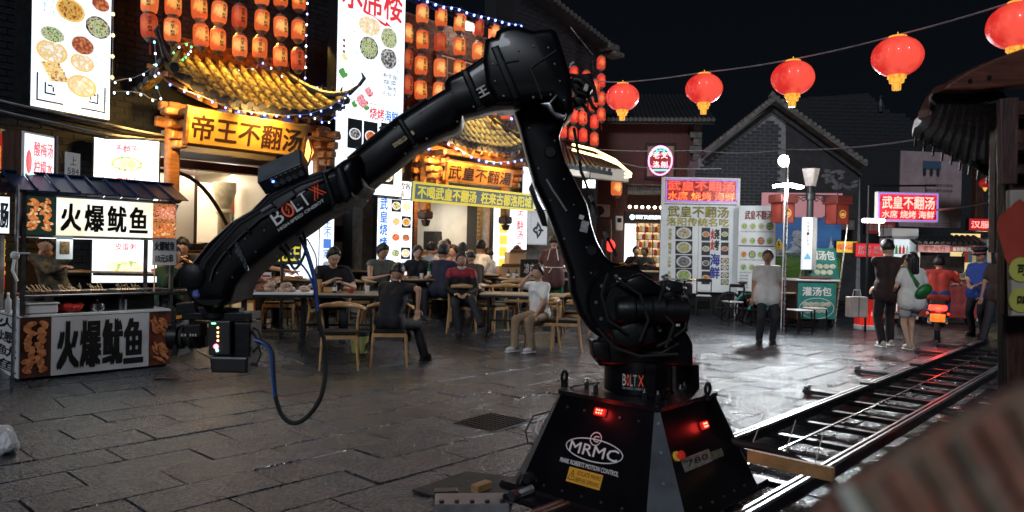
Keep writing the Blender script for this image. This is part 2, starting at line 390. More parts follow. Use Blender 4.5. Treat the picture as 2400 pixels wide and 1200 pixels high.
# ---------------- brickwork
def brickwork(parent,rects,y,mb,mm=None,bw=.25,bh=.085,limit=300,proud=.012,inside=None,name='brick',xf=None):
    """rects in the parent's local x,z; every brick proud of the joints, nearest ones single objects"""
    me=None; L=[]
    for (x0,x1,z0,z1) in rects:
        r=0; z=z0
        while z+bh<=z1+.001:
            x=x0+(bw/2 if r%2 else 0)-(bw if r%2 else 0)
            while x<x1:
                a=max(x,x0); c=min(x+bw,x1)
                if c-a>bw*.3 and (inside is None or inside((a+c)/2,z+bh/2)): L.append(((a+c)/2,z+bh/2,c-a))
                x+=bw
            z+=bh; r+=1
    b=B(); j=.012; b.box(-bw/2+j/2,bw/2-j/2,-proud,0,-bh/2+j/2,bh/2-j/2); b.f=[f for k,f in enumerate(b.f) if k!=3]; b.mi=b.mi[:5]
    me=b.mesh(name,mb); MW=parent.matrix_basis
    L.sort(key=lambda t:(MW@Vector((t[0],y,t[1]))).length)
    far=B(); n=0
    for (x,z,wd) in L:
        if n<limit:
            o=put(name,me,parent,(x,y,z)); n+=1
            if wd<bw*.99: o.scale=(wd/bw,1,1)
            o.location.y=y+rnd.uniform(-.003,.002)
        else: far.box(x-wd/2+j/2,x+wd/2-j/2,y-proud*rnd.uniform(.7,1.3),y,z-bh/2+j/2,z+bh/2-j/2)
    if far.v: stuff(far.obj('brick_courses',mb,parent))
    return len(L)
def uz(px,v,z=0): return FV(px,585,v)[0]
VF=10.8
# ---- left restaurant building
bl=thing('restaurant_building','dark grey brick restaurant building with open front under the left ochre tiled gate roof','building',W(0,VF,.3),TH)
XL=[uz(p,VF) for p in (-160,372,652,775,850,792)]
b=B(); t=.3
def wseg(b,x0,x1,z0,z1,y0=.0,y1=.3): b.box(x0,x1,y0,y1,z0-.3,z1-.3)
wseg(b,XL[0],XL[1],.3,8.5); wseg(b,XL[1],XL[2],2.75,8.5); wseg(b,XL[2],XL[3],.3,8.5)
b.obj('wall',mort_dk,bl)
xs5=uz(790,VF)
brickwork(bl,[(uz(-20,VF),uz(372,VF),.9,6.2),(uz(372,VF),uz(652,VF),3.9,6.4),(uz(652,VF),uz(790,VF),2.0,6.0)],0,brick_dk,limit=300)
# interior room of the left restaurant
b=B(); x0,x1=XL[1],XL[2]
b.box(x0-.05,x0,.3,4,0,2.5); b.box(x1,x1+.05,.3,4,0,2.5); b.box(x0,x1,3.95,4,0,2.5); b.obj('interior_wall',plaster,bl)
b=B(); b.box(x0,x1,.3,4,2.46,2.5); b.obj('ceiling',white_p,bl)
b=B(); b.box(x0,x1,.3,4,.0,.02); b.obj('interior_floor',mat('cream_floor_tile',(.4,.37,.3),.3,0,.1,3),bl)
b=B(); b.box(x0+.002,x0+1.05,1.2,1.26,.0,2.3); b.box(x0+1.1,x0+1.85,1.9,1.96,0,2.25); b.obj('partition',mat('cream_partition',(.72,.67,.58),.5,0,.05,2),bl)
b=B(); b.box(x0+1.055,x0+1.095,1.18,1.28,0,2.4); b.box(x0+.02,x0+1.05,1.17,1.2,2.3,2.36); b.obj('partition_trim',wood_dk,bl)
# lintel, red beam and shallow arch
b=B(); b.box(x0,x1,-.12,-.01,2.42,2.78); b.obj('lintel',plaster,bl)
b=B(); b.box(x0-.05,x1+.05,-.2,-.0,2.26,2.38); b.obj('beam',wood_rd,bl)
b=B(); pts=[]
for i in range(13): a=i/12; pts.append((x0+a*(x1-x0)*.62,2.24-.75*max(0,(a-.25)/.75)**2.2 if a>.25 else 2.24))
pl=pts+[(pts[-1][0]+.05,2.26),(x0,2.26)]
b.tube([(p[0],.32,p[1]) for p in pts],.03,6); b.obj('arch',mat('dark_arch_trim',(.08,.06,.04),.6,0,.2,5),bl)
# column with capital inside
cx=uz(524,VF+1.2)
b=B(); b.lathe([(.16,0),(.16,.12),(.11,.16),(.105,1.65),(.13,1.68),(.13,1.72),(.11,1.75),(.15,1.92),(.19,2.06),(.19,2.2)],12,(cx,1.2,.02)); b.obj('column',mat('stone_column',(.42,.35,.22),.6,0,.2,12,.3,30),bl,True)
# ---- middle restaurant building
bm_=thing('barbecue_restaurant_building','warmly lit grey brown brick restaurant building with lattice windows behind rows of orange lanterns','building',W(0,VF+.02,.3),TH)
YM=[uz(p,VF) for p in (870,968,1148,1305)]
b=B(); wseg(b,uz(850,VF),YM[1],.3,5.9); wseg(b,uz(775,VF)+.01,uz(850,VF),2.6,5.9); wseg(b,YM[1],YM[2],2.7,5.9); wseg(b,YM[2],YM[3],.3,5.9)
b.box(YM[3]-.3,YM[3],.3,6,0,5.6); b.obj('wall',mort_lt,bm_)
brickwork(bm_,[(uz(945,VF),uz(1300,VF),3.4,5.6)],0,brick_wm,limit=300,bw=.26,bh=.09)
# storage recess left of the menu board
b=B(); x0,x1=uz(775,VF),uz(850,VF); b.box(x0,x1,1.4,1.45,0,2.3); b.box(x0,x1,.3,1.4,2.3,2.34); b.box(x0-.04,x0,.3,1.4,0,2.3); b.box(x1,x1+.04,.3,1.4,0,2.3); b.obj('recess_wall',mat('recess_paint',(.07,.075,.08),.7,0,.2,4),bm_)
# brick interior of the middle shop
x0,x1=YM[1],YM[2]
b=B(); b.box(x0-.05,x0,.3,3.4,0,2.4); b.box(x1,x1+.05,.3,3.4,0,2.4); b.box(x0,x1,3.4,3.45,0,2.4); b.box(x0,x1,.3,3.4,2.36,2.4); b.obj('interior_wall',mat('pale_render',(.5,.5,.48),.8,0,.1,3),bm_)
b=B(); b.box(x0,x1,.3,3.4,0,.02); b.obj('interior_floor',mat('shop_floor_tile',(.3,.27,.22),.3,0,.1,3),bm_)
# timber frame of the opening
b=B()
for x in (x0-.04,x1-.02): b.box(x,x+.09,-.08,.02,0,2.4)
b.obj('door_frame',wood_or,bm_)
# upper windows with white lattice bars
def lattice(parent,px0,px1,z0,z1,nx,nz,y=-.02,mb=white_p,gl=True):
    xa,xb=uz(px0,VF),uz(px1,VF); 
    b=B(); b.box(xa-.06,xb+.06,y-.02,y,z0-.06,z1+.06); f=b.obj('window',mat('window_frame_wood',(.09,.04,.025),.5,0,.2,6),parent)
    b=B(); b.box(xa,xb,y-.026,y-.021,z0,z1); b.obj('pane',mat('lit_pane',(.1,.09,.08),.15,0,.2,3,emit=(1,.65,.4),es=.03),f)
    for i in range(nx+1): x=xa+(xb-xa)*i/nx; bb=B(); bb.box(x-.012,x+.012,y-.05,y-.027,z0,z1); bb.obj('glazing_bar',mb,f)
    for i in range(nz+1): z=z0+(z1-z0)*i/nz; bb=B(); bb.box(xa,xb,y-.056,y-.051,z-.012,z+.012); bb.obj('glazing_bar',mb,f)
lattice(bm_,1012,1058,3.75,4.95,2,4); lattice(bm_,1064,1104,3.75,4.95,3,4); lattice(bm_,1108,1140,3.75,4.95,2,4)
# eave of the middle building with black tiles
b=B(); xa,xb=uz(920,VF-.4),uz(1236,VF-.4)
b.add([(xa,-.55,5.63),(xb,-.55,5.63),(xb,.6,6.1),(xa,.6,6.1),(xa,-.55,5.58),(xb,-.55,5.58),(xb,.6,6.05),(xa,.6,6.05)],[(0,1,2,3),(7,6,5,4),(0,4,5,1),(1,5,6,2),(3,7,4,0)])
ev=b.obj('roof',tile_d,bm_)
b=B(); b.cyl((0,-.6,5.63),(0,.55,6.1),.045,n=6); me=b.mesh('roof_tile',tile_d); k=0; x=xa
while x<xb: put('roof_tile',me,ev,(x,0,.03)); x+=.14
# ---- gable building behind, dark brick with descending verge
bg_=thing('gable_building','dark brick gable wall with a tiled verge sloping down beside the black sky','building',W(0,11.3,.3),TH)
ga=FV(1180,-60,11.3); gb2=FV(1420,125,11.3); ge=FV(1398,585,11.3)[0]; gx0=uz(1150,11.3)
poly=[(gx0,0),(ge,0),(ge,gb2[1]-.75),(gb2[0],gb2[1]-.35),(ga[0],ga[1]-.3),(gx0,ga[1]-.1)]
b=B(); b.prism(poly,0,.35); b.obj('wall',mort_dk,bg_)
sl=(gb2[1]-ga[1])/(gb2[0]-ga[0])
brickwork(bg_,[(uz(1190,11.3),ge-.02,3.6,8)],0,brick_gr,limit=300,bw=.28,bh=.1,inside=lambda x,z: z<ga[1]-.42+sl*(x-ga[0]) )
b=B(); b.beam((ga[0],-.1,ga[1]-.3),(gb2[0]+.1,-.1,gb2[1]-.3),.4,.12); vg=b.obj('verge',tile_d,bg_)
b=B(); b.lathe([(.0,0),(.06,0),(.07,.28),(.0,.28)],8,p0=(0,0,0),p1=(0,-1,0)); me=b.mesh('verge_tile',tile_g)
n=26
for i in range(n):
    a=i/(n-1); put('verge_tile',me,vg,(ga[0]+(gb2[0]-ga[0])*a,-.05,ga[1]-.22+(gb2[1]-ga[1])*a))
b=B(); e1=FV(1335,62,11.25); e2=FV(1388,128,11.25); e3=FV(1389,172,11.25)
b.tube([(e1[0],-.06,e1[1]-.3),(e2[0],-.06,e2[1]-.3),(e3[0],-.06,e3[1]-.3)],.015,5); b.obj('flashing',steel,bg_)
b=B(); b.bbox(gb2[0]-.35,gb2[0]+.15,-.35,.05,gb2[1]-.3,gb2[1]-.12,.03); b.bbox(gb2[0]-.15,gb2[0]+.3,-.4,.0,gb2[1]-.42,gb2[1]-.3,.03); b.obj('corbel',tile_g,bg_)
# ---------------- lit menu boards
def lightbox(name,label,pl,pr,pt,pb,v=None,ends=None,face=None,case=None,depth=.16,rim=.02,cat='menu board',group=None):
    o,p=pan(name,label,cat,pl,pr,pt,pb,v,ends,group)
    b=B(); b.box(-p.w/2-rim,p.w/2+rim,.004,depth,-rim,p.z1+rim); b.obj('casing',case or metal_bk,o)
    b=B(); b.box(-p.w/2,p.w/2,0,.012,0,p.z1); b.obj('panel',face or LW,o)
    return o,p
def disc(o,p,s,t,r,food,pl_=plate,asp=.7,y=-.003,square=None,rot=0):
    """a printed dish: plate ring, food, on an optional photo ground"""
    b=B(); x,z=p.x(s),p.z(t); n=18
    if square:
        w,h=square; b.m=2; b.add([(x-w,y,z-h),(x+w,y,z-h),(x+w,y,z+h),(x-w,y,z+h)],[(0,1,2,3)])
    for m,(k,yy) in enumerate(((1,y-.002),(.8,y-.004))):
        b.m=m; wob=random.Random(int(s*997+t*771))
        vs=[(x+r*k*math.cos(2*math.pi*i/n)*(1+(.06*wob.random() if m else 0)),yy,z+r*k*asp*math.sin(2*math.pi*i/n)*(1+(.08*wob.random() if m else 0))) for i in range(n)]
        b.add(vs,[tuple(range(n))])
    return b.obj('food_picture',[pl_,food,dark_ph],o)
def wp(o,p,s,s0,s1,t0,t1,m,bold=.012,y=-.004,**k): return word(o,s,p.x(s0),p.x(s1),p.z(t1),p.z(t0),y,m,bold,**k)
def fret(o,p,s,t,sx,sz,m):   # corner fret ornament
    b=B(); x,z=p.x(s),p.z(t); q=.022
    def bar(a,c,e,g): b.add([(x+sx*a,-.004,z+c),(x+sx*e,-.004,z+c),(x+sx*e,-.004,z+g),(x+sx*a,-.004,z+g)],[(0,1,2,3)])
    for i in range(3): k=.1*i; bar(0+k,k,.02+k,.34-k); bar(k,k,.34-k,k+.02)
    bar(.1,.1,.24,.115); b.obj('corner_ornament',m,o)
# A tall board upper left
o,p=lightbox('menu_light_box','tall white lit menu board of soups, dumplings and spring rolls high on the left wall',75,260,-150,265,ends=(8.9,9.85),depth=.3)
for s,t,r,f,a,pl_ in ((.46,.42,.26,F1,.75,platey),(.82,.47,.24,F2,.8,F7),(.24,.585,.24,F2,.6,plate),(.62,.6,.24,F3,.75,plate),(.24,.68,.27,F5,.7,platey),(.62,.7,.22,F5,.7,platey),(.62,.835,.27,F5,.7,platey),(.5,.25,.28,F4,.7,plate),(.85,.33,.2,F3,.7,plate)):
    disc(o,p,s,t,r*p.w*.72,f,pl_,a)
b=B()
for i in range(7): 
    x=p.x(.1+.02*i);z=p.z(.755+.014*i); b.tube([(x,-.006,z),(x+.24,-.006,z+.03)],.018,5)
b.obj('food_picture',F4,o)
for c,tx in ((.14,'切墨大'),(.25,'姜炒肉'),(.36,'猪食食食')): wp(o,p,tx,c-.04,c+.04,.38,.38+.035*len(tx),e_gry,vert=True,bold=.0)
for c,tx in ((.80,'带蒜香味鱼红芒臭芹粉鱼套'),(.88,'青海凤汤爆蛋美里黑番香起'),(.96,'色煎炒肚冻宽酸饮家椒辣鲜')): wp(o,p,tx,c-.028,c+.028,.585,.91,e_gry,vert=True,bold=0)
fret(o,p,.06,.965,1,1,e_ink); fret(o,p,.94,.965,-1,1,e_ink)
# B red and gold sign at the very left
o,p=lightbox('red_shop_sign','red shop sign with gold characters in a white frame behind the squid cart',-60,42,310,680,ends=(8.6,9.4),face=mat('red_sign_print',(.5,.03,.02),.5,0,.05,3,emit=(1,.05,.03),es=.22),case=white_p,rim=.06,cat='sign')  # red print glows weakly in place of light falling on it
for i,ch in enumerate('明三烤'): wp(o,p,ch,.3,.93,.08+.3*i,.3+.3*i,mat('gold_print',(.8,.55,.05),.5,0,0,emit=(1,.7,.1),es=.3),.02)  # gold print given the same stand-in glow
# C drinks light box with timber side
o,p=lightbox('drinks_light_box','small lit plum drink and lemon water sign with brown timber side above the squid cart',58,126,318,425,ends=(7.4,7.75),depth=.02,case=white_p,cat='sign')
b=B(); b.box(-p.w/2-.02,p.w/2+.02,.02,.25,-.02,p.z1+.02); b.box(p.w/2+.02,p.w/2+.05,-.01,.25,-.03,p.z1+.03); b.obj('timber_side',wood_dk,o)
wp(o,p,'酸梅汤',.3,.96,.14,.46,e_red,.02); wp(o,p,'柠檬水',.3,.96,.54,.88,e_red,.02)
b=B(); b.ell((p.x(.13),-.004,p.z(.6)),.035,.002,.12); b.obj('chilli_picture',e_red,o)
b=B(); b.ell((p.x(.3),-.004,p.z(.93)),.1,.002,.03);b.ell((p.x(.75),-.004,p.z(.94)),.06,.002,.025); b.obj('fruit_picture',emis('print_fruit',(.9,.8,.1),.9,0,((.2,.6,.2),(.2,.5,.9)),18),o)
# D small plaque
o,p=pan('number_plaque','small grey wall plaque with a phone number beside the drinks sign','plaque',155,188,358,416,ends=(8.6,8.8))
b=B(); b.box(-p.w/2,p.w/2,0,.02,0,p.z1); b.obj('plate',mat('grey_plate',(.4,.42,.44),.5,0,.1,3,emit=(.5,.55,.6),es=.12),o)  # plate has a faint glow of its own instead of received light
wp(o,p,'上',.3,.7,.15,.5,ink,.01,y=-.003); wp(o,p,'584',.1,.9,.62,.88,ink,.01,y=-.003)
# E soup light box
o,p=lightbox('soup_light_box','bright white lit board with a big bowl of beef soup above the blue cart roof',218,370,325,662,ends=(9.6,10.0),depth=.15)
wp(o,p,'不翻汤',.32,.66,.045,.1,e_red,.01); wp(o,p,'牛肉汤',.34,.66,.265,.315,e_red,.01)
disc(o,p,.5,.175,.3*p.w,F2,plate,.5); disc(o,p,.5,.175,.2*p.w,emis('print_broth',(.8,.66,.3),.9,0,((.75,.72,.6),(.3,.42,.08)),9),plate,.45,y=-.009)
wp(o,p,'皮蛋粥',.34,.66,.725,.775,e_red,.01); disc(o,p,.5,.89,.36*p.w,emis('print_porridge',(.85,.7,.45),.95,0,((.9,.85,.7),(.35,.5,.12)),9),plate,.35)
# chef picture light box right of the left opening
lightbox('picture_light_box','lit white picture board with a red cartoon bowl right of the left gate',668,746,372,520,ends=(11.2,12.0))
o=bpy.data.objects['picture_light_box']; 
b=B(); b.ell((.1,-.004,.62),.07,.002,.1); b.ell((.1,-.006,.5),.12,.002,.06); b.obj('bowl_picture',emis('print_pink',(.9,.35,.3),1,0,((.9,.8,.7),(.8,.1,.1)),12),o)
# white panel and vertical blue text sign
o,p=lightbox('glowing_white_panel','tall glowing white panel with a round dish picture behind the dark chalk sign',668,748,520,662,ends=(10.9,11.6))
disc(o,p,.35,.35,.13,F4,platey,1)
o,p=lightbox('vertical_blue_text_sign','narrow white lit sign with blue characters running down beside the dark recess',750,782,480,628,ends=(11.6,11.9))
wp(o,p,'帝王不一家',.24,.8,.05,.86,e_blue,.02,vert=True)
b=B(); b.ell((0,-.004,.06),.09,.002,.05); b.obj('landscape_picture',e_gry,o)
# G2 tall board with the red arrow
o,p=lightbox('tall_banquet_menu_board','tallest white lit menu board with red arrow and peonies between the two gate roofs',789,946,-60,455,v=10.2,depth=.25)
wp(o,p,'水席楼',.05,.95,.02,.18,e_red,.02)
b=B(); q=[(p.x(.35),p.z(.165)),(p.x(.36),p.z(.18)),(p.x(.68),p.z(.215)),(p.x(.67),p.z(.225)),(p.x(.83),p.z(.215)),(p.x(.7),p.z(.19)),(p.x(.69),p.z(.202))]
b.add([(x,-.004,z) for x,z in q],[tuple(range(7))]); b.obj('arrow',e_red,o)
disc(o,p,.45,.235,.27*p.w*.72,F5,plate,.7); disc(o,p,.75,.265,.15*p.w,F2,plate,1); disc(o,p,.45,.335,.14*p.w,F2,F7,1); disc(o,p,.75,.36,.15*p.w,F7,plate,1)
wp(o,p,'牡丹燕菜',.2,.28,.17,.29,e_gry,0,vert=True); wp(o,p,'炊饼',.22,.3,.33,.39,e_gry,0,vert=True); wp(o,p,'小碗汤',.86,.93,.2,.29,e_gry,0,vert=True); wp(o,p,'连汤肉片',.86,.93,.34,.46,e_gry,0,vert=True)
for i,tx in enumerate(('粉浆饭','烩菜','小酥肉','扣焖子')): wp(o,p,'·'+tx,.66,.88,.43+.028*i,.452+.028*i,e_ink,.01)
for (s,t,r,m_) in ((.46,.53,.09,emis('print_peony',(.85,.2,.28),.9,0,((.95,.55,.55),(.6,.05,.1)),22)),(.3,.55,.0,None),(.36,.575,.12,MC['print_peony']),(.1,.4,.07,emis('print_lily',(.9,.65,.2),1,0,((.95,.9,.6),(.6,.6,.3)),22)),(.08,.47,.09,e_grn),(.25,.6,.06,e_grn),(.42,.6,.07,e_grn)):
    if m_:
        b=B(); 
        for k in range(9): a=k*.7; b.ell((p.x(s)+r*.6*p.w*math.cos(a)*(k/9),-.005-.0004*k,p.z(t)+r*.6*p.w*math.sin(a)*(k/9)),r*p.w*.42,.0015,r*p.w*.3,8,4,Matrix.Rotation(a,3,'Y'))
        b.obj('flower_picture',m_,o)
b=B(); b.box(-p.w/2,p.w/2,-.006,-.001,p.z(.585)-.004,p.z(.585)+.004); b.obj('seam',grey_pl,o)
for i in range(4): b=B(); b.ell((p.x(.09),-.004,p.z(.33+.025*i)),.028,.001,.028,8,4); b.obj('seal_mark',emis('print_maroon',(.3,.12,.14),.7),o)
wp(o,p,'烧烤',.48,.7,.6,.655,e_red,.02); wp(o,p,'海鲜',.71,.92,.6,.655,e_blue,.02)
for s,t,f,w_,h_ in ((.27,.735,F7,.1,.07),(.5,.735,F6,.1,.07),(.77,.7,F4,.11,.04),(.77,.775,F5,.11,.04),(.22,.91,F4,.1,.04),(.5,.91,F1,.1,.04),(.77,.91,F2,.1,.04)): disc(o,p,s,t,w_*p.w*.85,f,plate,.8,square=(w_*p.w*1.05,h_*p.z1*.95))
wp(o,p,'特色炒菜',.5,.93,.815,.865,e_red,.02); wp(o,p,'冷粉',.12,.3,.965,.99,e_gry,0)
# boards under it
o,p=lightbox('breakfast_banner','white lit banner with two rows of black brush characters under the tallest menu board',838,968,420,462,v=10.35,face=LWs,depth=.08)
wp(o,p,'老汤擂饸饹',.05,.95,.08,.46,e_ink,.01); wp(o,p,'羊米豌面条',.05,.85,.54,.92,e_ink,.01)
o,p=lightbox('barbecue_menu_board','white lit menu with blue brush characters and ten dish pictures left of the middle shop',884,965,462,662,v=10.4,depth=.1)
wp(o,p,'武皇烧烤海鲜',.06,.27,.02,.9,e_blue,.03,vert=True)
b=B(); b.box(p.x(.335),p.x(.342),-.004,-.001,0,p.z1); b.obj('divider',e_gry,o)
for j in range(5):
    for i in range(2): disc(o,p,.52+.3*i,.1+.185*j,.13*p.w,FOODS[(i*3+j*2+1)%6],plate,.72,square=((.14*p.w,.07*p.z1) if (i+j)%2==0 and j!=2 else None)); wp(o,p,('羊肉串','烤生蚝','炒面','小龙虾','蛋炒饭')[(i+j)%5],.42+.3*i,.62+.3*i,.172+.185*j,.19+.185*j,e_gry,0)
# right of the middle shop
o,p=lightbox('meatball_soup_menu','white lit menu with yellow price squares and red characters right of the middle shop door',1156,1234,480,668,v=10.45,depth=.1)
wp(o,p,'武皇不翻汤',.08,.5,.02,.075,e_grn,.02)
for j in range(6): b=B(); b.box(p.x(.17),p.x(.4),-.004,-.001,p.z(.21+.145*j),p.z(.09+.145*j)); b.obj('price_square',e_yel,o); wp(o,p,'三鲜丸子',.19,.38,.12+.145*j,.14+.145*j,emis('print_orange',(.85,.35,.03),.8),0,y=-.006); wp(o,p,'汤十元份',.19,.38,.16+.145*j,.18+.145*j,MC['print_orange'],0,y=-.006)
wp(o,p,'不翻汤丸子汤',.68,.88,.06,.82,e_red,.02,vert=True); wp(o,p,'洛阳传统小吃',.52,.6,.12,.68,e_gry,0,vert=True)
wp(o,p,'鸡鸭鱼肉菜',.04,.1,.12,.7,e_yel,0,vert=True); wp(o,p,'素荤冷热鲜',.43,.48,.12,.7,e_grn,0,vert=True)
o,p=lightbox('white_banner','white lit banner with small grey characters behind the robot arm right of the green board',1225,1290,395,490,v=10.35,face=LWs,depth=.08)
for j in range(5): wp(o,p,'老城风味烧烤',.1,.75,.1+.17*j,.19+.17*j,e_gry,0)
o,p=lightbox('crab_poster','grey lit poster with an ink drawing and vertical writing behind the arm',1234,1282,486,572,v=10.55,face=emis('poster_grey',(.62,.65,.68),.55),case=white_p,depth=.04)
b=B(); 
for k in range(7): a=k*.9; b.ell((p.x(.55)+.1*math.cos(a),-.004-.0004*k,p.z(.62)+.1*math.sin(a)),.1,.001,.03,8,4,Matrix.Rotation(a,3,'Y'))
b.obj('ink_drawing',e_ink,o); wp(o,p,'洛阳水席甲天下',.15,.25,.08,.6,e_gry,0,vert=True)
# ---------------- gate roofs (half-hip, tiled) on timber brackets
def gate(name,label,pl,pr,ze,zr,tilem,edge,sign,ptx,v0=9.75,left_lift=.42,ntile=16,board_label=None):
    a=uz(pl,v0); c=uz(pr,v0); Wd=c-a
    o=thing(name,label,'gate roof',W((a+c)/2,v0,0),TH); hw=Wd/2; dep=VF-v0-.02
    def surf(x,s):   # s 0 eave ..1 ridge ; returns y,z on the front slope
        hx=(hw-.55*s); e=abs(x)/hw; lift=left_lift*e**3.2*(1-s)
        y=s*dep*.95; z=ze+(zr-ze)*(s**1.45*.35+s*.65)+lift-(.0)
        return y,z
    # underlay slopes
    b=B(); n=14; m=6; vs=[]
    for j in range(m+1):
        s=j/m
        for i in range(n+1):
            x=(-1+2*i/n)*(hw-.6*s); y,z=surf(x,s); vs.append((x,y,z))
    k0=len(vs); vs+=[(x,y+.02,z-.07) for x,y,z in vs]
    fs=[(j*(n+1)+i,j*(n+1)+i+1,(j+1)*(n+1)+i+1,(j+1)*(n+1)+i) for j in range(m) for i in range(n)]
    fs+=[tuple(k0+q for q in f[::-1]) for f in fs]
    fs+=[(i,k0+i,k0+i+1,i+1) for i in range(n)]
    b.add(vs,fs)
    # side slopes
    for sg in (-1,1):
        vv=[]
        for j in range(m+1):
            s=j/m; x=sg*(hw-.6*s); y,z=surf(x,s)
            for q in range(4): f=q/3; vv.append((x-sg*.0*f,y+(dep*.98-y)*f,z-(left_lift*.75*(1-s))*math.sin(f*math.pi/2)))
        ff=[(j*4+q,j*4+q+1,j*4+5+q,j*4+4+q) for j in range(m) for q in range(3)]
        b.add(vv,ff)
    rf=b.obj('roof',tilem,o)
    # pan rows of half-round tiles, each tile one object
    tb=B(); tb.lathe([(.0,0),(.05,0),(.056,.02),(.05,.215),(.0,.215)],8,p0=(0,0,0),p1=(0,0,1)); tm=tb.mesh('roof_tile',tilem); tm.shade_smooth()
    eb=B(); eb.lathe([(0,-.015),(.062,-.015),(.066,.012),(.05,.03),(0,.03)],10,p0=(0,0,0),p1=(0,0,1)); eb.add([(-.07,0,.0),(-.02,0,-.0),(-.045,-.03,-.015)],[(0,1,2)])
    em=eb.mesh('eave_tile',edge)
    for i in range(ntile):
        x=(-1+2*(i+.5)/ntile)*hw*.985; smax=min(1,(hw-abs(x))/.6)
        L=0; s=0; 
        while s<smax-.02:
            y,z=surf(x,s); s2=min(smax,s+.16); y2,z2=surf(x,s2)
            d=Vector((0,y2-y,z2-z)); 
            if d.length<.04: break
            t=put('roof_tile',tm,rf,(x,y,z+.03)); t.rotation_euler=d.to_track_quat('Z','Y').to_euler(); t.scale=(1,1,d.length/.2); s=s2
        y,z=surf(x,0); t=put('eave_tile',em,rf,(x,y-.03,z+.02)); y2,z2=surf(x,.1); t.rotation_euler=Vector((0,y2-y,z2-z)).to_track_quat('Z','Y').to_euler()
        # drip tile between
        if i: xx=(-1+2*i/ntile)*hw*.985; y,z=surf(xx,0); bb=B(); bb.prism([(-.06,.03),(.06,.03),(.045,-.03),(0,-.07),(-.045,-.03)],-.012,.0); t=bb.obj('drip_tile',edge,rf,loc=(xx,y-.03,z-.01))
    # side row ends
    for sg in (-1,1):
        for q in range(5):
            f=(q+.5)/5; x=sg*hw; y0,z0=surf(x,0); y=y0+(dep*.98-y0)*f; z=z0-left_lift*.75*math.sin(f*math.pi/2)
            t=put('eave_tile',em,rf,(x+sg*.02,y,z+.02)); t.rotation_euler=(0,sg*R(75),0)
    # hips and ridge
    for sg in (-1,1):
        b=B(); pts=[]
        for j in range(8): s=j/7; x=sg*(hw-.6*s); y,z=surf(x,s); pts.append((x,y,z+.07))
        tip=(sg*(hw+.1),-.1,pts[0][2]+.12); b.tube([tip]+pts,[.02,.045]+[.06]*7,7)
        b.tube([(sg*(hw+.1),-.1,pts[0][2]+.12),(sg*(hw+.17),-.14,pts[0][2]+.24),(sg*(hw+.13),-.12,pts[0][2]+.33)],[.03,.035,.008],6)
        for q in range(3): b.tube([pts[q+1],(pts[q+1][0]+sg*.03,pts[q+1][1]-.02,pts[q+1][2]+.14)],[.035,.008],5)
        b.obj('hip_ridge',edge,rf,True)
    b=B(); y,z=surf(0,1); b.bbox(-hw+.5,hw-.5,y-.07,y+.07,z-.02,z+.16,.03); b.obj('ridge',tilem,rf)
    b=B(); b.tube([(-hw+.5,y,z+.2),(hw-.5,y,z+.2)],.05,7); b.obj('ridge_cap',tilem,rf,True)
    # timber: rafters, beams, brackets, posts
    rb=B(); rb.box(-.025,.025,-.0,.7,-.03,.03)
    rm=rb.mesh('rafter',wood_or); nr=int(Wd/.2)
    for i in range(nr):
        x=-hw+.08+i*(Wd-.16)/(nr-1); y,z=surf(x,0); t=put('rafter',rm,o,(x,y+.03,z-.1)); t.rotation_euler=(R(18),0,0)
    for y,z,h_ in ((.35,ze-.1,.12),(.45,ze-.3,.14),(.5,ze-.52,.1)): b=B(); b.bbox(-hw+.1,hw-.1,y,y+.1,z-h_/2,z+h_/2,.015); b.obj('beam',wood_or,o)
    for sg in (-1,1):
        for k,x in enumerate((sg*(hw-.28),)):
            b=B(); b.bbox(x-.08,x+.08,.3,.46,ze-1.25,ze-.04,.02); b.obj('post',wood_or,o)
            b=B(); 
            for j,(ww,zz) in enumerate(((.16,-.62),(.24,-.5),(.34,-.36),(.44,-.2))): b.bbox(x-ww/2,x+ww/2,.1,.28,ze+zz-.05,ze+zz+.05,.02); b.bbox(x-.05,x+.05,.1-ww*.5,.36,ze+zz-.055,ze+zz+.04,.015)
            stuff(b.obj('bracket_set',wood_or,o))
            b=B(); b.bbox(x-.1,x+.1,.25,.5,ze-1.4,ze-1.25,.03); b.lathe([(0,-.12),(.06,-.1),(.09,0),(0,.02)],8,(x,.36,ze-1.42)); b.obj('post_foot',wood_dk,o)
    return o,surf,hw
g1,s1,hw1=gate('gate_roof','ochre tiled gate roof with black eave tiles and amber timber brackets above the left shop',378,812,3.42,4.2,tile_y,tile_d,None,None)
g2,s2,hw2=gate('gate_roof','grey and ochre tiled gate roof half hidden by the robot arm above the couplet board',1000,1236,3.42,4.35,tile_g,tile_d,None,None,v0=9.85,ntile=18,left_lift=.3)
# hanging carved boards, tilted forwards
def tilt_board(name,label,pl,pr,pt,pb,v,m,tm,text,tilt,bold,cat='sign board',box=(.04,.96,.17,.86)):
    o,p=pan(name,label,cat,pl,pr,pt,pb,v)
    o.rotation_euler=(tilt,0,o.rotation_euler[2])
    b=B(); b.bbox(-p.w/2,p.w/2,0,.06,0,p.z1,.012); b.obj('board',m,o)
    wp(o,p,text,box[0],box[1],box[2],box[3],tm,bold,y=-.004); return o,p
o,p=tilt_board('name_board','large golden board with dark brush characters hanging under the ochre gate roof',433,712,272,352,9.62,gold,brown_t,'帝王不翻汤',R(13),.022)
b=B(); 
for x in (-p.w/2+.01,p.w/2-.01): 
    b=B(); b.bbox(x-.025,x+.025,-.015,.07,-.02,p.z1+.02,.01); b.obj('end_moulding',wood_or,o)
o,p=tilt_board('name_board','orange wooden board with thin brown characters above the green couplet board',1042,1200,388,432,9.7,mat('orange_board',(.85,.36,.06),.5,0,.15,3,.1,12),brown_t,'武皇不翻湯',R(12),.016)
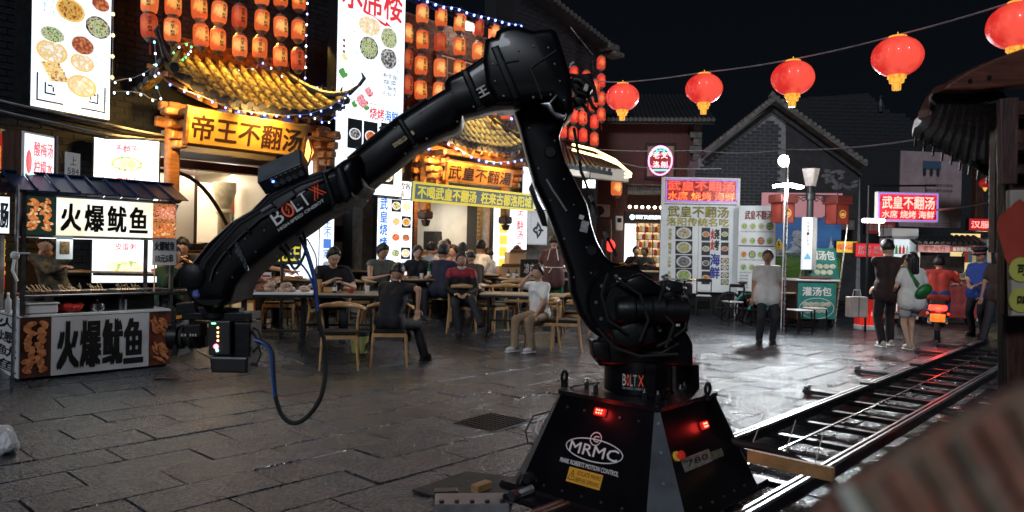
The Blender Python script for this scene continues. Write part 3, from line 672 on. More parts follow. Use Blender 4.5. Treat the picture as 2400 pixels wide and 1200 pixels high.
o,p=tilt_board('couplet_board','long grey green board with yellow characters and yellow border over the middle shop',966,1252,440,483,9.6,mat('slate_green_board',(.13,.19,.2),.5,0,.1,3,emit=(.3,.42,.45),es=.25),mat('bright_yellow_paint',(.9,.75,.08),.5,0,0,emit=(1,.85,.1),es=.55),'不喝武皇不翻汤  枉来古都洛阳城',R(4),.03,box=(.035,.965,.2,.82))  # board and yellow paint glow weakly, standing in for light on them
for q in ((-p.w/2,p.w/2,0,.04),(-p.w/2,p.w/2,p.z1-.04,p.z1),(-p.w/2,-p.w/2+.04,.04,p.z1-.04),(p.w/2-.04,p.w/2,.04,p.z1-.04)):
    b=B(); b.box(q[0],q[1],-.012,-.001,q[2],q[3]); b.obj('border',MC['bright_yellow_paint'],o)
# lattice windows and timber left of board 2
tb_=thing('timber_screen','amber timber screen with a lit pane and a lattice left of the orange board','screen',W((uz(965,10.5)+uz(1045,10.5))/2,10.5,.3),TH)
ww=uz(1045,10.5)-uz(965,10.5)
b=B(); b.box(-ww/2,ww/2,.02,.06,2.45,3.15); b.obj('board',wood_or,tb_)
b=B(); b.box(-ww/2+.2,-ww/2+.5,-.01,.015,2.6,3.0); b.obj('pane',emis('warm_pane',(1,.85,.6),1.2),tb_)
for x in (-ww/2+.02,-ww/2+.16,-ww/2+.52,ww/2-.08): b=B(); b.box(x,x+.06,-.05,.0,2.4,3.2); b.obj('stile',wood_or,tb_)
b=B(); b.box(-ww/2+.64,ww/2-.12,0,.015,2.6,3.0); b.obj('pane',MC['warm_pane'],tb_)
for i in range(6): x=-ww/2+.64+i*(ww-.76)/5; b=B(); b.box(x-.012,x+.012,-.02,-.003,2.6,3.0); b.obj('lattice_bar',wood_dk,tb_)
for i in range(6): z=2.6+i*.08; b=B(); b.box(-ww/2+.64,ww/2-.12,-.03,-.021,z-.01,z+.01); b.obj('lattice_bar',wood_dk,tb_)
# warm lamps under both gates (the visible floodlights on the timber) 
for (px,v,z,e) in ((460,9.3,3.35,16),(620,9.3,3.35,16),(365,9.6,3.0,10)): u=uz(px,v); lamp('gate_lamp','SPOT',W(u,v,z),e*5.5,(1,.58,.16),.05,spot=130,to=W(u+.1,10.2,z-.5))
for (px,v,z,e) in ((1085,9.45,3.3,21),(1165,9.45,3.3,21),(1010,9.8,3.1,12)): u=uz(px,v); lamp('gate_lamp','SPOT',W(u,v,z),e*5,(1,.55,.15),.05,spot=130,to=W(u+.1,10.2,z-.5))
# wash on the tiles from an unseen area lamp above each roof, added to brighten it
for (pa,pb_,z,e) in ((430,760,4.75,75),(1060,1220,4.95,70)):
    ua,ub=uz(pa,10.5),uz(pb_,10.5); l=lamp('unseen_roof_wash','AREA',W((ua+ub)/2,10.45,z),e,(1,.62,.12),.3,to=W((ua+ub)/2,10.15,z-1)); l.data.shape='RECTANGLE'; l.data.size=ub-ua; l.data.size_y=.08; l.data.spread=R(75); l.data.energy=e*.5
# black iron wall lamp, glowing, right of board 1
wl=thing('wall_lantern','small glowing diamond shaped lantern at the right end of the golden board','lantern',P(722,355,11.2),TH)
b=B(); b.lathe([(0,-.2),(.1,0),(0,.2)],4,(0,0,0)); b.obj('glass',emis('amber_glass',(1,.5,.1),3),wl); b=B(); 
for k in range(4): a=k*math.pi/2; b.tube([(0,0,-.22),(.105*math.cos(a),.105*math.sin(a),0),(0,0,.22)],.012,5)
b.obj('frame',wood_or,wl); b=B(); b.bbox(.02,.4,-.03,.03,.2,.24,.01); b.obj('arm',wood_or,wl)
for (z_) in (1,):
    pass
# blue cloth pieces hanging at eave (under gate 1)
for i,px in enumerate((525,562,620,672)):
    u,z=FV(px,258+ (px-525)*.13,9.7); b=B(); b.prism([(-.09,.0),(.07,.0),(.1,-.1),(-.04,-.1)],-.01,.0); o=b.obj('pennant',mat('blue_cloth',(.03,.06,.28),.7,0,.1,8),None,loc=W(u,9.7,z),rot=(0,0,TH)); tag(o,('leftmost','second','third','rightmost')[i]+' small blue pennant hanging below the black eave of the left gate','pennant','blue pennants under the left gate eave')
# ---------------- lanterns
def PV(px,py,v): u,z=FV(px,py,v); return W(u,v,z)
def shade_mat(name,c_out,c_in,es,rad):  # the bulb's hot spot is painted into the shade's emission colour
    m=bpy.data.materials.new(name); m.use_nodes=True; n=m.node_tree.nodes; l=m.node_tree.links; p=n['Principled BSDF']
    p.inputs['Base Color'].default_value=(*[c*.6 for c in c_out],1); p.inputs['Roughness'].default_value=.5
    tc=n.new('ShaderNodeTexCoord'); ln=n.new('ShaderNodeVectorMath'); ln.operation='LENGTH'; 
    ad=n.new('ShaderNodeVectorMath'); ad.operation='ADD'; ad.inputs[1].default_value=(.25*rad,.6*rad,0)
    l.new(tc.outputs['Object'],ad.inputs[0]); l.new(ad.outputs[0],ln.inputs[0])
    t=n.new('ShaderNodeTexNoise'); t.inputs['Scale'].default_value=3/rad; l.new(tc.outputs['Object'],t.inputs['Vector'])
    mm=n.new('ShaderNodeMath'); mm.operation='MULTIPLY_ADD'; mm.inputs[1].default_value=1/rad; l.new(ln.outputs['Value'],mm.inputs[0]); l.new(t.outputs['Fac'],mm.inputs[2])
    r=n.new('ShaderNodeValToRGB'); r.color_ramp.elements[0].position=.22; r.color_ramp.elements[0].color=(*c_in,1); r.color_ramp.elements[1].position=.55; r.color_ramp.elements[1].color=(*c_out,1)
    mr=n.new('ShaderNodeMapRange'); mr.inputs[1].default_value=.7; mr.inputs[2].default_value=2.2; l.new(mm.outputs[0],mr.inputs[0]); l.new(mr.outputs[0],r.inputs[0])
    l.new(r.outputs[0],p.inputs['Emission Color']); p.inputs['Emission Strength'].default_value=es; MC[name]=m; return m
sh_o=[shade_mat('orange_paper_shade',(.58,.09,.02),(1,.45,.1),1.0,.13),shade_mat('deep_orange_paper_shade',(.45,.05,.018),(.75,.14,.04),.7,.13),shade_mat('peach_paper_shade',(.62,.12,.03),(1,.52,.16),1.05,.13)]
sh_r=[shade_mat('red_orange_paper_shade',(.6,.05,.025),(1,.2,.07),.85,.13),shade_mat('red_paper_shade',(.65,.035,.025),(1,.12,.05),.85,.13)]
lant_cap=mat('lantern_cap',(.25,.2,.16),.5,0,.2,10); tass=mat('red_tassel',(.35,.03,.02),.7,0,.3,40)
def small_lantern(name,label,loc,s,sm,text,rot=0,grp=None):
    o=thing(name,label,'lantern',loc,rot,grp)
    b=B(); n=12; prof=[(.085,-.19),(.118,-.165),(.13,-.11),(.132,0),(.13,.11),(.118,.165),(.085,.19)]
    vs=[];
    for r,h in prof:
        for i in range(n*2): t=math.pi*i/n; k=r*(1 if i%2==0 else .955); vs.append((k*math.cos(t),k*math.sin(t),h))
    m=len(prof); N=2*n
    b.add(vs,[(k*N+i,k*N+(i+1)%N,k*N+N+(i+1)%N,k*N+N+i) for k in range(m-1) for i in range(N)]+[tuple(range(N-1,-1,-1)),tuple(range((m-1)*N,m*N))])
    b.obj('shade',sm,o)
    b=B(); b.lathe([(0,.185),(.09,.185),(.092,.2),(.07,.225),(.05,.24),(0,.24)],12); b.obj('cap',lant_cap,o)
    b=B(); b.lathe([(0,-.25),(.05,-.25),(.07,-.225),(.092,-.2),(.09,-.185),(0,-.185)],12); b.obj('base_ring',lant_cap,o)
    b=B(); b.cyl((0,0,-.25),(0,0,-.32),.006,n=4); b.lathe([(0,-.45),(.016,-.45),(.013,-.35),(.018,-.33),(0,-.31)],6); b.obj('tassel',tass,o)
    b=B(); b.cyl((0,0,.24),(0,0,.36),.006,n=4); b.obj('hook',metal_bk,o)
    if text:
        b=B(); letter(b,text,-.035,.03,-.12,.13,-.136,.02,vert=True); b.obj('lettering',ink,o)
    o.scale=(s,s,s); return o
protoL={}
ORD=['first','second','third','fourth','fifth','sixth','seventh','eighth','ninth','tenth','eleventh','twelfth','thirteenth','fourteenth','fifteenth','sixteenth','seventeenth','eighteenth','nineteenth','twentieth']
def lantern_set(pts,v,where,grp,hpx,mats,pick):
    for k,(px,py,row,col) in enumerate(pts):
        loc=PV(px,py,v); dist=loc.y; s=hpx(px)/F*dist/.4
        i=pick(k,px,py); key=(grp,i)
        lab='orange paper lantern %s from the left in the %s row %s'%(ORD[col-1],ORD[row-1],where)
        if mats is sh_r: lab=lab.replace('orange','red')
        if key not in protoL: protoL[key]=small_lantern('cylinder_lantern',lab,loc,s,mats[i],'武皇不翻湯' if grp[0]=='l' else '大吉',TH,grp); kids()
        else: o=dup(protoL[key],loc,TH+rnd.uniform(-.5,.3),lab,grp); o.scale=(s,s,s); o.rotation_euler[0]=rnd.uniform(-.05,.05); o.rotation_euler[1]=rnd.uniform(-.06,.06)
g1r=[[(614,-12),(658,-8),(701,0)],[(351,3),(406,10),(467,19),(514,30),(561,40),(614,49),(658,64),(699,71)],[(350,62),(404,71),(471,84),(511,94),(562,109),(609,113),(657,133),(698,141)]]
pts=[(x,y,r+1,c+1) for r,row in enumerate(g1r) for c,(x,y) in enumerate(row)]
lantern_set(pts,10.3,'above the left gate roof','lanterns hung in rows above the left gate roof',lambda p:58-(p-350)*.025,sh_o,lambda k,x,y:(1 if k in (11,18,7) else 2 if k%3==0 else 0))
g2r=[[(990,33),(1034,42),(1078,54),(1121,65),(1158,78),(1190,84)],[(953,79),(990,94),(1032,100),(1077,110),(1120,121),(1160,135)],[(952,140),(987,154),(1031,160),(1077,163)],[(953,200),(986,212),(1029,215),(1076,222)],[(1153,252),(1186,262)]]
pts=[(x,y,r+1,c+1) for r,row in enumerate(g2r) for c,(x,y) in enumerate(row)]
lantern_set(pts,10.3,'on the middle restaurant wall','lanterns hung on the middle restaurant wall',lambda p:47-(p-950)*.03,sh_o,lambda k,x,y:(1 if k in (3,8,12,16) else 0 if k%2 else 2))
g3r=[[(1409,148)],[(1345,172),(1374,182),(1409,190)],[(1339,205),(1366,210),(1396,203)],[(1342,240),(1366,243),(1390,245),(1409,232)],[(1345,273),(1366,277),(1393,286),(1409,269)],[(1319,309),(1343,314),(1367,318),(1393,327)]]
pts=[(x,y,r+1,c+1) for r,row in enumerate(g3r) for c,(x,y) in enumerate(row)]
lantern_set(pts,10.6,'right of the robot elbow','red lanterns hung right of the robot arm',lambda p:31,sh_r,lambda k,x,y:k%2)
o=small_lantern('cylinder_lantern','single pale orange lantern with tassel hanging below the pavilion roof corner',PV(1445,440,9.9),1.0,sh_o[2],'大吉',TH)
# big red lanterns on the wire
sh_big=shade_mat('red_silk_shade',(.72,.025,.02),(1,.1,.065),.95,.28); MC['red_silk_shade'].node_tree.nodes['Principled BSDF'].inputs['Coat Weight'].default_value=.6
sh_dim=emis('dim_red_shade',(.3,.01,.008),.7)
gold_e=emis('gold_fringe',(.95,.42,.04),.85,0,((1,.55,.08),(.7,.25,.02)),40,(1,1,.1))
def big_lantern(label,px,py,wpx,d,sm=sh_big,grp='big red lanterns on the overhead wire'):
    loc=P(px,py,d); R_=wpx/2/F*d
    o=thing('round_lantern',label,'lantern',loc,rnd.random(),grp)
    b=B(); n=24; vs=[]; m=12
    for k in range(m+1):
        t=-1.22+2.44*k/m
        for i in range(n*2): 
            a=math.pi*i/n; rr=math.cos(t)*(1 if i%2==0 else .955); vs.append((R_*rr*math.cos(a),R_*rr*math.sin(a),R_*.78*math.sin(t)/math.sin(1.22)))
    N=2*n; b.add(vs,[(k*N+i,k*N+(i+1)%N,k*N+N+(i+1)%N,k*N+N+i) for k in range(m) for i in range(N)]); b.obj('shade',sm,o,True)
    b=B(); b.lathe([(0,R_*.74),(R_*.33,R_*.74),(R_*.35,R_*.84),(0,R_*.86)],16); b.cyl((0,0,R_*.84),(0,0,R_*1.02),.006,n=4); b.obj('cap',gold_e if sm is sh_big else lant_cap,o)
    b=B(); b.lathe([(0,-R_*1.38),(R_*.17,-R_*1.38),(R_*.18,-R_*1.1),(R_*.28,-R_*1.08),(R_*.3,-R_*.92),(R_*.36,-R_*.9),(R_*.36,-R_*.74),(0,-R_*.74)],16); b.obj('fringe',gold_e,o)
    return o
BL=[(1459,228,78,11.2),(1650,208,86,10.1),(1858,183,98,8.9),(2103,133,113,7.7),(2386,60,132,6.6)]
for (px,py,w_,d),nm in zip(BL,('leftmost round red lantern on the wire, nearest the robot elbow','second round red lantern from the left on the wire','third round red lantern from the left, above the brick gable','fourth round red lantern, above the dark far roofs','largest round red lantern, cut by the right photo edge')): big_lantern(nm,px,py,w_,d)
big_lantern('small dim red lantern far behind, left of the big timber post',2309,430,26,15.5,sh_dim,'far lanterns')
def cable(name,label,pts,r,m=None,cat='cable',n=8):
    b=B(); out=[]
    for i in range(len(pts)-1):
        a,c=Vector(pts[i]),Vector(pts[i+1])
        for k in range(n): t=k/n; q=a.lerp(c,t); q.z-=.03*(a-c).length*4*t*(1-t)*.35; out.append(q)
    out.append(Vector(pts[-1])); b.tube(out,r,5); return tag(b.obj(name,m or metal_bk,None,True),label,cat)
pale_wire=mat('pale_wire',(.35,.36,.38),.5,0,.2,8)
wp_=[P(1404,190,11.7)]+[P(px,py-w_/2*.9,d) for px,py,w_,d in BL]+[P(2560,-40,5.6)]
cable('lantern_wire','thin wire carrying the big red lanterns across the night sky',wp_,.009,pale_wire)
cable('overhead_wire','thin pale wire rising from the pavilion roof past the neon sign to the right eave',[P(1395,350,17),P(1640,352,15),P(1850,350,10),P(2215,317,6)],.008,pale_wire)
cable('overhead_wire','thin wire from the arm across the wood clad wall',[P(1330,345,16.5),P(1500,392,17),P(1690,395,17)],.01,pale_wire)
# power cables at left
for i,(ya,yb) in enumerate(((228,318),(240,322),(252,326),(262,318))): cable('power_cable',('upper','second','third','lowest')[i]+' of four dark cables running below the tall left menu board',[P(-30,ya,8.2),P(120,ya+34,8.6),P(250,ya+62,9.2),P(410,yb+3,10.2)],.014,metal_bk if i%2 else pale_wire)
# ---------------- strings of fairy lights
bulb_b=emis('blue_white_bulb',(.1,.16,1),14); bulb_w=emis('white_bulb',(.7,.85,1),6); bulb_y=emis('yellow_bulb',(1,.85,.3),3); bulb_g=emis('green_bulb',(.1,1,.25),4); bulb_c=emis('cyan_bulb',(.15,.65,1),10); bulb_p=emis('violet_bulb',(.45,.4,1),5)
def lights(label,pix,v,step,ms,r=.013,name='light_string'):
    P3=[PV(x,y,v) if not isinstance(v,(list,tuple)) else PV(x,y,v[i]) for i,(x,y) in enumerate(pix)]
    base=P3[0]; o=thing(name,label,'fairy lights',base)
    b=B(); b.tube([p-base for p in P3],.006,4); b.obj('cord',pale_wire,o)
    bb=B(); bb.ell((0,0,0),r,r,r*1.2,8,5); mm=[bb.mesh('bulb',m) for m in ms]
    L=0;k=0
    for a,c in zip(P3[:-1],P3[1:]):
        d=(c-a).length; t=L
        while t<d: put('bulb',mm[k%len(mm)],o,a.lerp(c,t/d)-base+Vector((0,0,-.02))); k+=1; t+=step
        L=t-d
    return o
E9=9.55
lights('row of blue white bulbs along the curved front eave of the ochre gate roof',[(372,168),(392,192),(430,210),(480,228),(545,256),(600,264),(665,271),(720,268),(775,250),(808,222)],E9,.19,[bulb_b])
lights('white bulbs along the ridge of the ochre gate roof',[(360,150),(400,140),(440,130),(480,150),(540,163),(600,160),(625,138),(640,165),(700,196),(760,206),(800,212)],10.6,.22,[bulb_w,bulb_w,bulb_b])
lights('tangle of green and white bulbs on the left end of the ochre roof',[(395,135),(415,110),(430,102),(450,100),(445,120),(425,140),(440,128),(455,104)],10.3,.12,[bulb_g,bulb_g,bulb_w])
lights('cyan white bulb string dangling straight down at the left roof corner',[(362,95),(364,118),(366,150),(363,180),(367,200),(372,215),(377,228),(374,232)],9.5,.14,[bulb_c,bulb_w])
lights('white bulbs along the left side eave of the ochre roof',[(268,214),(290,214),(312,215),(335,219),(350,230),(368,234)],9.9,.16,[bulb_w])
lights('white bulbs running up the left side slope of the ochre roof',[(270,190),(292,185),(315,182),(340,170),(358,158)],10.4,.2,[bulb_w])
lights('vertical string of yellow bulbs beside the tall left menu board',[(265,-20),(265,30),(265,75),(264,130),(263,190)],10.6,.28,[bulb_y],.022)
lights('vertical string of violet white bulbs right of the left lanterns',[(721,-20),(720,30),(718,80),(717,140),(715,190)],10.4,.17,[bulb_p,bulb_w],.016)
lights('blue bulbs along the top eave of the middle restaurant wall',[(962,-14),(1006,3),(1036,14),(1070,18),(1105,32),(1150,42),(1195,55),(1222,58),(1220,72)],10.2,.2,[bulb_b],.022)
lights('blue bulbs along the front eave of the half hidden gate roof',[(1033,322),(1050,334),(1075,349),(1100,364),(1130,376),(1165,381),(1200,378),(1232,371)],9.6,.2,[bulb_b],.018)
lights('violet bulbs hanging at the left corner of the half hidden gate roof',[(1004,335),(1005,345),(1004,356)],9.6,.08,[bulb_b],.022)
lights('white and blue bulbs at the right end of the golden board under the eave',[(738,275),(755,284),(772,284),(790,270),(805,240),(812,215),(818,225)],9.7,.13,[bulb_w,bulb_b])
lights('blue bulbs hanging between the arm and the half hidden gate roof',[(1197,262),(1199,275),(1200,290)],10.0,.12,[bulb_b],.022)
# wall flood on the middle restaurant
fl=thing('wall_floodlight','white floodlight glaring on the middle restaurant wall between lanterns','floodlight',PV(1095,62,10.55),TH)
b=B(); b.bbox(-.12,.12,-.03,.05,-.08,.08,.02); b.obj('housing',grey_pl,fl); b=B(); b.box(-.1,.1,-.04,-.031,-.06,.06); b.obj('lens',emis('flood_white',(1,.97,.9),30),fl); b=B(); b.beam((0,.05,0),(0,.3,.05),.04); b.obj('bracket',metal_bk,fl)
q=PV(1095,66,10.5); lamp('wall_glow_light','POINT',q,13,(1,.9,.8),.08)
lamp('wall_glow_light','POINT',PV(1370,250,10.3),10,(1,.25,.15),.2)  # red point lamp among the lanterns, no floodlight fitting here
lamp('wall_glow_light','POINT',PV(500,75,10.1),5,(1,.35,.15),.2)  # orange point lamp among the left lanterns, no floodlight fitting here
# ---------------- interiors
ceil_e=emis('ceiling_lamp_white',(1,.95,.85),5)
for px,py,nm in ((385,375,'square white ceiling lamp at the left end of the left restaurant'),(531,393,'square white ceiling lamp beside the column in the left restaurant')):
    p_=PV(px,py,VF+.75); o=thing('ceiling_lamp',nm,'lamp',p_,TH); b=B(); b.bbox(-.14,.14,-.14,.14,-.07,.06,.01); b.obj('shade',ceil_e,o); b=B(); b.box(-.17,.17,-.17,.17,.06,.09); b.obj('frame',gold,o)
    b=B(); b.cyl((0,0,.09),(0,0,.3),.01,n=5); b.obj('rod',metal_bk,o)
lamp('ceiling_light','AREA',W((XL[1]+XL[2])/2,VF+1.6,2.7),75,(1,.86,.66),1.4)
lamp('ceiling_light','AREA',W((YM[1]+YM[2])/2,VF+1.2,2.62),50,(1,.88,.7),1.0)
lamp('ceiling_light','AREA',W((uz(775,VF)+uz(850,VF))/2,VF+.7,2.5),1.2,(.8,.9,1),.4)
def at_px(px,v,z=None,cat=None): u=uz(px,v); return W(u,v,gzv(v) if z is None else z)
# fridge left shop
def fridge(label,loc,rot,w_,h_,hd,headm,glass=True,d=.6,text=None,tm=ink_w,n=4):
    o=thing('drinks_fridge',label,'fridge',loc,rot)
    b=B(); b.box(-w_/2,-w_/2+.04,0,d,.08,h_-hd); b.box(w_/2-.04,w_/2,0,d,.08,h_-hd); b.box(-w_/2,w_/2,d-.04,d,.08,h_-hd); b.box(-w_/2,w_/2,0,d,0,.12); b.box(-w_/2,w_/2,0,d,h_-hd-.03,h_-hd); stuff(b.obj('cabinet',white_pl,o))
    b=B(); b.bbox(-w_/2,w_/2,-.03,d,h_-hd,h_,.02); b.obj('header',headm,o)
    if text: word(o,text,-w_*.4,w_*.4,h_-hd*.8,h_-hd*.25,-.034,tm,.02)
    b=B(); b.box(-w_/2+.04,w_/2-.04,.5*d,d-.06,.14,h_-hd-.05); b.obj('lit_back',emis('fridge_back',(.75,.85,.9),.9),o)
    for i in range(n):
        z=.14+(h_-hd-.2)*i/n; b=B(); b.box(-w_/2+.05,w_/2-.05,.05,.5*d,z,z+.012); sh=b.obj('shelf',steel,o)
        for k in range(6): bb=B(); bb.lathe([(0,0),(.03,0),(.03,.13),(.012,.17),(.012,.2),(0,.2)],7,(-w_/2+.1+k*(w_-.2)/5,.12,z+.012)); bb.obj('bottle',mat(('drink_green','drink_red','drink_clear','drink_amber')[(i+k//2)%4],((.05,.3,.1),(.5,.05,.03),(.5,.6,.6),(.5,.25,.04))[(i+k//2)%4],.15,0,0,emit=((.05,.3,.1),(.5,.05,.03),(.5,.6,.6),(.5,.25,.04))[(i+k//2)%4],es=.35),sh)
    b=B(); b.box(-w_/2+.01,w_/2-.01,-.02,-.005,.1,.14); b.box(-w_/2+.01,w_/2-.01,-.02,-.005,h_-hd-.05,h_-hd-.01); b.box(-w_/2+.01,-w_/2+.05,-.02,-.005,.14,h_-hd-.05); b.box(w_/2-.05,w_/2-.01,-.02,-.005,.14,h_-hd-.05); b.obj('door_frame',grey_pl,o)
    b=B(); b.box(w_/2-.08,w_/2-.06,-.05,-.022,h_*.4,h_*.65); b.obj('handle',grey_pl,o)
    return o
fridge('glass door fridge with red header beside the column in the left restaurant',at_px(572,VF+1.5,.32),TH,.6,2.0,.3,mat('red_header',(.5,.04,.03),.4,0,.1,3,emit=(.8,.1,.06),es=.15))
fridge('glass door fridge with blue header in the middle shop',at_px(1075,VF+1.7,.32),TH,.55,1.75,.22,mat('blue_header',(.05,.12,.5),.4,0,.1,3,emit=(.1,.25,.9),es=.3),text='冰镇饮料')
# counters
def counter(label,pl,pr,v,ztop,m,deco):
    a,c=uz(pl,v),uz(pr,v); o=thing('shop_counter',label,'counter',W((a+c)/2,v,gzv(v)),TH); w_=c-a; h_=ztop-gzv(v)
    b=B(); b.bbox(-w_/2,w_/2,0,.5,0,h_-.05,.01); b.obj('front_panel',m,o); b=B(); b.bbox(-w_/2-.03,w_/2+.03,-.04,.54,h_-.05,h_,.01); b.obj('top',wood_or,o)
    for i,x in enumerate(deco):
        b=B(); 
        if len(deco)>2: b.bbox(-w_/2+x*w_-.045,-w_/2+x*w_+.045,-.03,-.005,h_-.38,h_-.16,.02)
        else:
            for k in range(6): a_=k*math.pi/3; b.cyl((-w_/2+x*w_+.07*math.cos(a_),-.02,h_-.3+.07*math.sin(a_)),(-w_/2+x*w_+.07*math.cos(a_),-.003,h_-.3+.07*math.sin(a_)),.05,n=10)
        b.obj('lit_emblem',emis('emblem_white',(1,1,.98),3.2),o) if len(deco)>2 else stuff(b.obj('lit_emblem',emis('emblem_white',(1,1,.98),3.2),o))
    return o,w_,h_
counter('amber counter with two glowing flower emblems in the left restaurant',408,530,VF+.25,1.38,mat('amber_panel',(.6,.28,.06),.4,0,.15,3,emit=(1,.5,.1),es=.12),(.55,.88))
o,w_,h_=counter('carved timber counter with five glowing characters in the middle shop doorway',975,1062,VF+.35,1.45,mat('carved_panel',(.42,.24,.1),.5,0,.4,12,.8,14),(.16,.34,.52,.7,.86))
for k,(px,h_,w_) in enumerate(((418,.16,.2),(452,.1,.3),(480,.12,.22),(500,.1,.18))):
    p_=at_px(px,VF+.4,1.381); o=thing('food_tub',('pale basin','clear tub','steel tub','white tub')[k]+' on the amber counter in the left restaurant, number %s from the left'%ORD[k],'tub',p_,TH,'tubs on the amber counter')
    b=B(); b.lathe([(w_*.38,0),(w_*.5,h_),(w_*.46,h_),(w_*.35,.015)],14); b.obj('tub',[plaster,grey_pl,steel,white_pl][k],o)
    b=B(); b.ell((0,0,h_*.75),w_*.4,w_*.4,h_*.25,10,6); b.obj('food',mat('pale_dough',(.6,.5,.35),.7,0,.3,20),o)
# bottle shelf & brick in the middle shop
sh=thing('bottle_shelf','red lit wall shelf with rows of sauce bottles and bags in the middle shop','shelf',at_px(1088,VF+2.1,.32),TH)
b=B(); b.box(-.85,.85,.25,.28,1.3,2.3); b.obj('back_board',mat('red_shelf',(.35,.04,.03),.5,0,.2,3,emit=(.9,.1,.05),es=.12),sh)
for z in (1.3,1.78,2.27): b=B(); b.box(-.85,.85,0,.25,z,z+.03); b.obj('shelf_board',wood_rd,sh)
for x in (-.85,.1,.82): b=B(); b.box(x,x+.03,0,.25,1.33,2.27); b.obj('side_board',wood_rd,sh)
for i in range(18):
    x=-.75+i*.09; m_=[mat('sauce_red',(.5,.06,.03),.2,0,0,emit=(.8,.1,.03),es=.2),mat('oil_yellow',(.6,.4,.06),.2,0,0,emit=(1,.6,.1),es=.25),mat('beer_dark',(.03,.04,.02),.15,0,0)][0 if i<5 else 1 if i<10 else 2]
    b=B(); b.lathe([(0,0),(.032,0),(.032,.16),(.012,.22),(.012,.27),(0,.27)],8,(x if not .08<x<.14 else x+.02,.1,1.33)); bo=b.obj('bottle',m_,sh); b=B(); b.lathe([(.033,.04),(.033,.12)],8,(x if not .08<x<.14 else x+.02,.1,1.33)); b.obj('bottle_label',white_p,bo)
for k,x in enumerate((-.6,-.2,.3,.6)): b=B(); b.ell((x,.1,1.95),.12,.08,.14,10,6); b.obj('bag',[mat('bag_green',(.3,.5,.1),.5,0,.3,20),mat('bag_red',(.6,.1,.05),.5,0,.3,20),white_p,mat('bag_orange',(.8,.3,.08),.5,0,.3,20)][k],sh)
iw=thing('brick_interior_wall','whitewashed brick inner wall of the middle shop behind the fridges','wall',at_px(1055,VF+2.6,.32),TH)
b=B(); b.box(-1.6,1.9,.0,.1,0,2.3); b.obj('backing',mort_dk,iw); brickwork(iw,[(-1.6,1.9,.3,2.3)],0,mat('white_brick',(.42,.4,.36),.7,0,.3,7,.3,30),bw=.22,bh=.1,limit=160,name='brick')
iw=thing('brick_pier','whitewashed brick pier at the right side of the middle shop doorway','pier',at_px(1130,VF+.3,.32),TH)
b=B(); b.box(-.18,.18,0,.3,0,2.4); b.obj('core',mort_dk,iw); brickwork(iw,[(-.18,.18,0,2.38)],0,MC['white_brick'],bw=.2,bh=.09,name='brick')
ov=thing('steam_oven','dark glass cabinet with an arched basket inside the middle shop','cabinet',at_px(1038,VF+1.5,.32),TH)
b=B(); b.bbox(-.25,.25,0,.4,0,1.55,.02); b.obj('cabinet',metal_bk,ov); b=B(); b.box(-.2,.2,-.01,-.003,.9,1.45); b.obj('glass_door',mat('dark_glass',(.02,.025,.03),.08,0,0),ov)
b=B(); b.tube([(.12*math.cos(a),-.03,1.05+.14*math.sin(a)) for a in [math.pi*i/8 for i in range(9)]],.03,6); b.obj('basket',wood_ch,ov)
# clutter in the dark recess
rc=thing('storage_rack','dark rack stacked with boxes in the recess left of the brush character menu','rack',at_px(815,VF+.6,.32),TH)
for z in (.5,1.0,1.5,1.9): b=B(); b.box(-.45,.45,0,.4,z,z+.03); b.obj('shelf_board',metal_bk,rc)
for x in (-.45,.42): b=B(); b.box(x,x+.03,0,.4,0,2.1); b.obj('upright',metal_bk,rc)
for k,(x,z,w2,h2,m_) in enumerate(((-.3,.53,.25,.3,grey_pl),(.1,.53,.3,.25,white_pl),(-.2,1.03,.3,.22,white_p),(.2,1.03,.2,.3,mat('brown_card',(.3,.19,.1),.8,0,.1,3)),(-.25,1.53,.35,.2,grey_pl),(.22,1.53,.25,.3,white_p),(0,1.93,.3,.2,mat('brown_card',(.3,.19,.1))))): b=B(); b.bbox(x-w2/2,x+w2/2,.02,.3,z,z+h2,.01); b.obj('box',m_,rc)
# cream fluorescent lamp between
fl=thing('tube_lamp','white tube lamp high in the recess beside the tall banquet menu','lamp',at_px(778,VF-.15,2.7),TH); b=B(); b.tube([(-.25,0,0),(.25,0,0)],.025,8); b.obj('tube',emis('tube_white',(.9,.95,1),5),fl); b=B(); b.box(-.28,.28,.02,.06,-.02,.05); b.obj('fitting',white_p,fl)
# ---------------- motion control camera robot
rob_m=mat('robot_black_paint',(.004,.004,.006),.33,0,.3,4,coat=.08)
rob_s=mat('robot_satin_black',(.007,.007,.009),.45,0,.3,6,.1,40)
rob_g=mat('robot_grey_strip',(.09,.1,.115),.4,.3,.2,6)
for _m in (rob_m,rob_s): _m.node_tree.nodes['Principled BSDF'].inputs['Specular IOR Level'].default_value=.28
RC=Vector((.765,4.38,0)); rb=thing('camera_robot','huge black motion control robot arm arching up from its pyramid base on the track','robot arm',RC,TH)
RI=(Matrix.Translation(RC)@Matrix.Rotation(TH,4,'Z')).inverted()
class RB(B):
    def __init__(s): super().__init__(); s.M=RI
def pw(px,py,d): return P(px,py,d)
def rpoly(pix,d,y0,y1,bev,name,m,parent=rb,smooth=45):
    b=RB(); pl=[(lambda q:(q.x,q.z))(P(x,y,d)) for x,y in pix]; b.prism(pl,y0,y1,bev); return b.obj(name,m,parent,smooth)
hb,ht,zb,zt=.57,.335,.14,.66
def octo(h,c,z): return [(-h+c,-h,z),(h-c,-h,z),(h,-h+c,z),(h,h-c,z),(h-c,h,z),(-h+c,h,z),(-h,h-c,z),(-h,-h+c,z)]
b=B(); o0,o1=octo(hb,.15,zb),octo(ht,.02,zt); ol=octo(ht+.02,.03,zt+.0)
b.add(o0+o1,[(i,(i+1)%8,8+(i+1)%8,8+i) for i in range(8)]+[tuple(range(8,16))]); base=b.obj('base_cover',rob_m,rb)
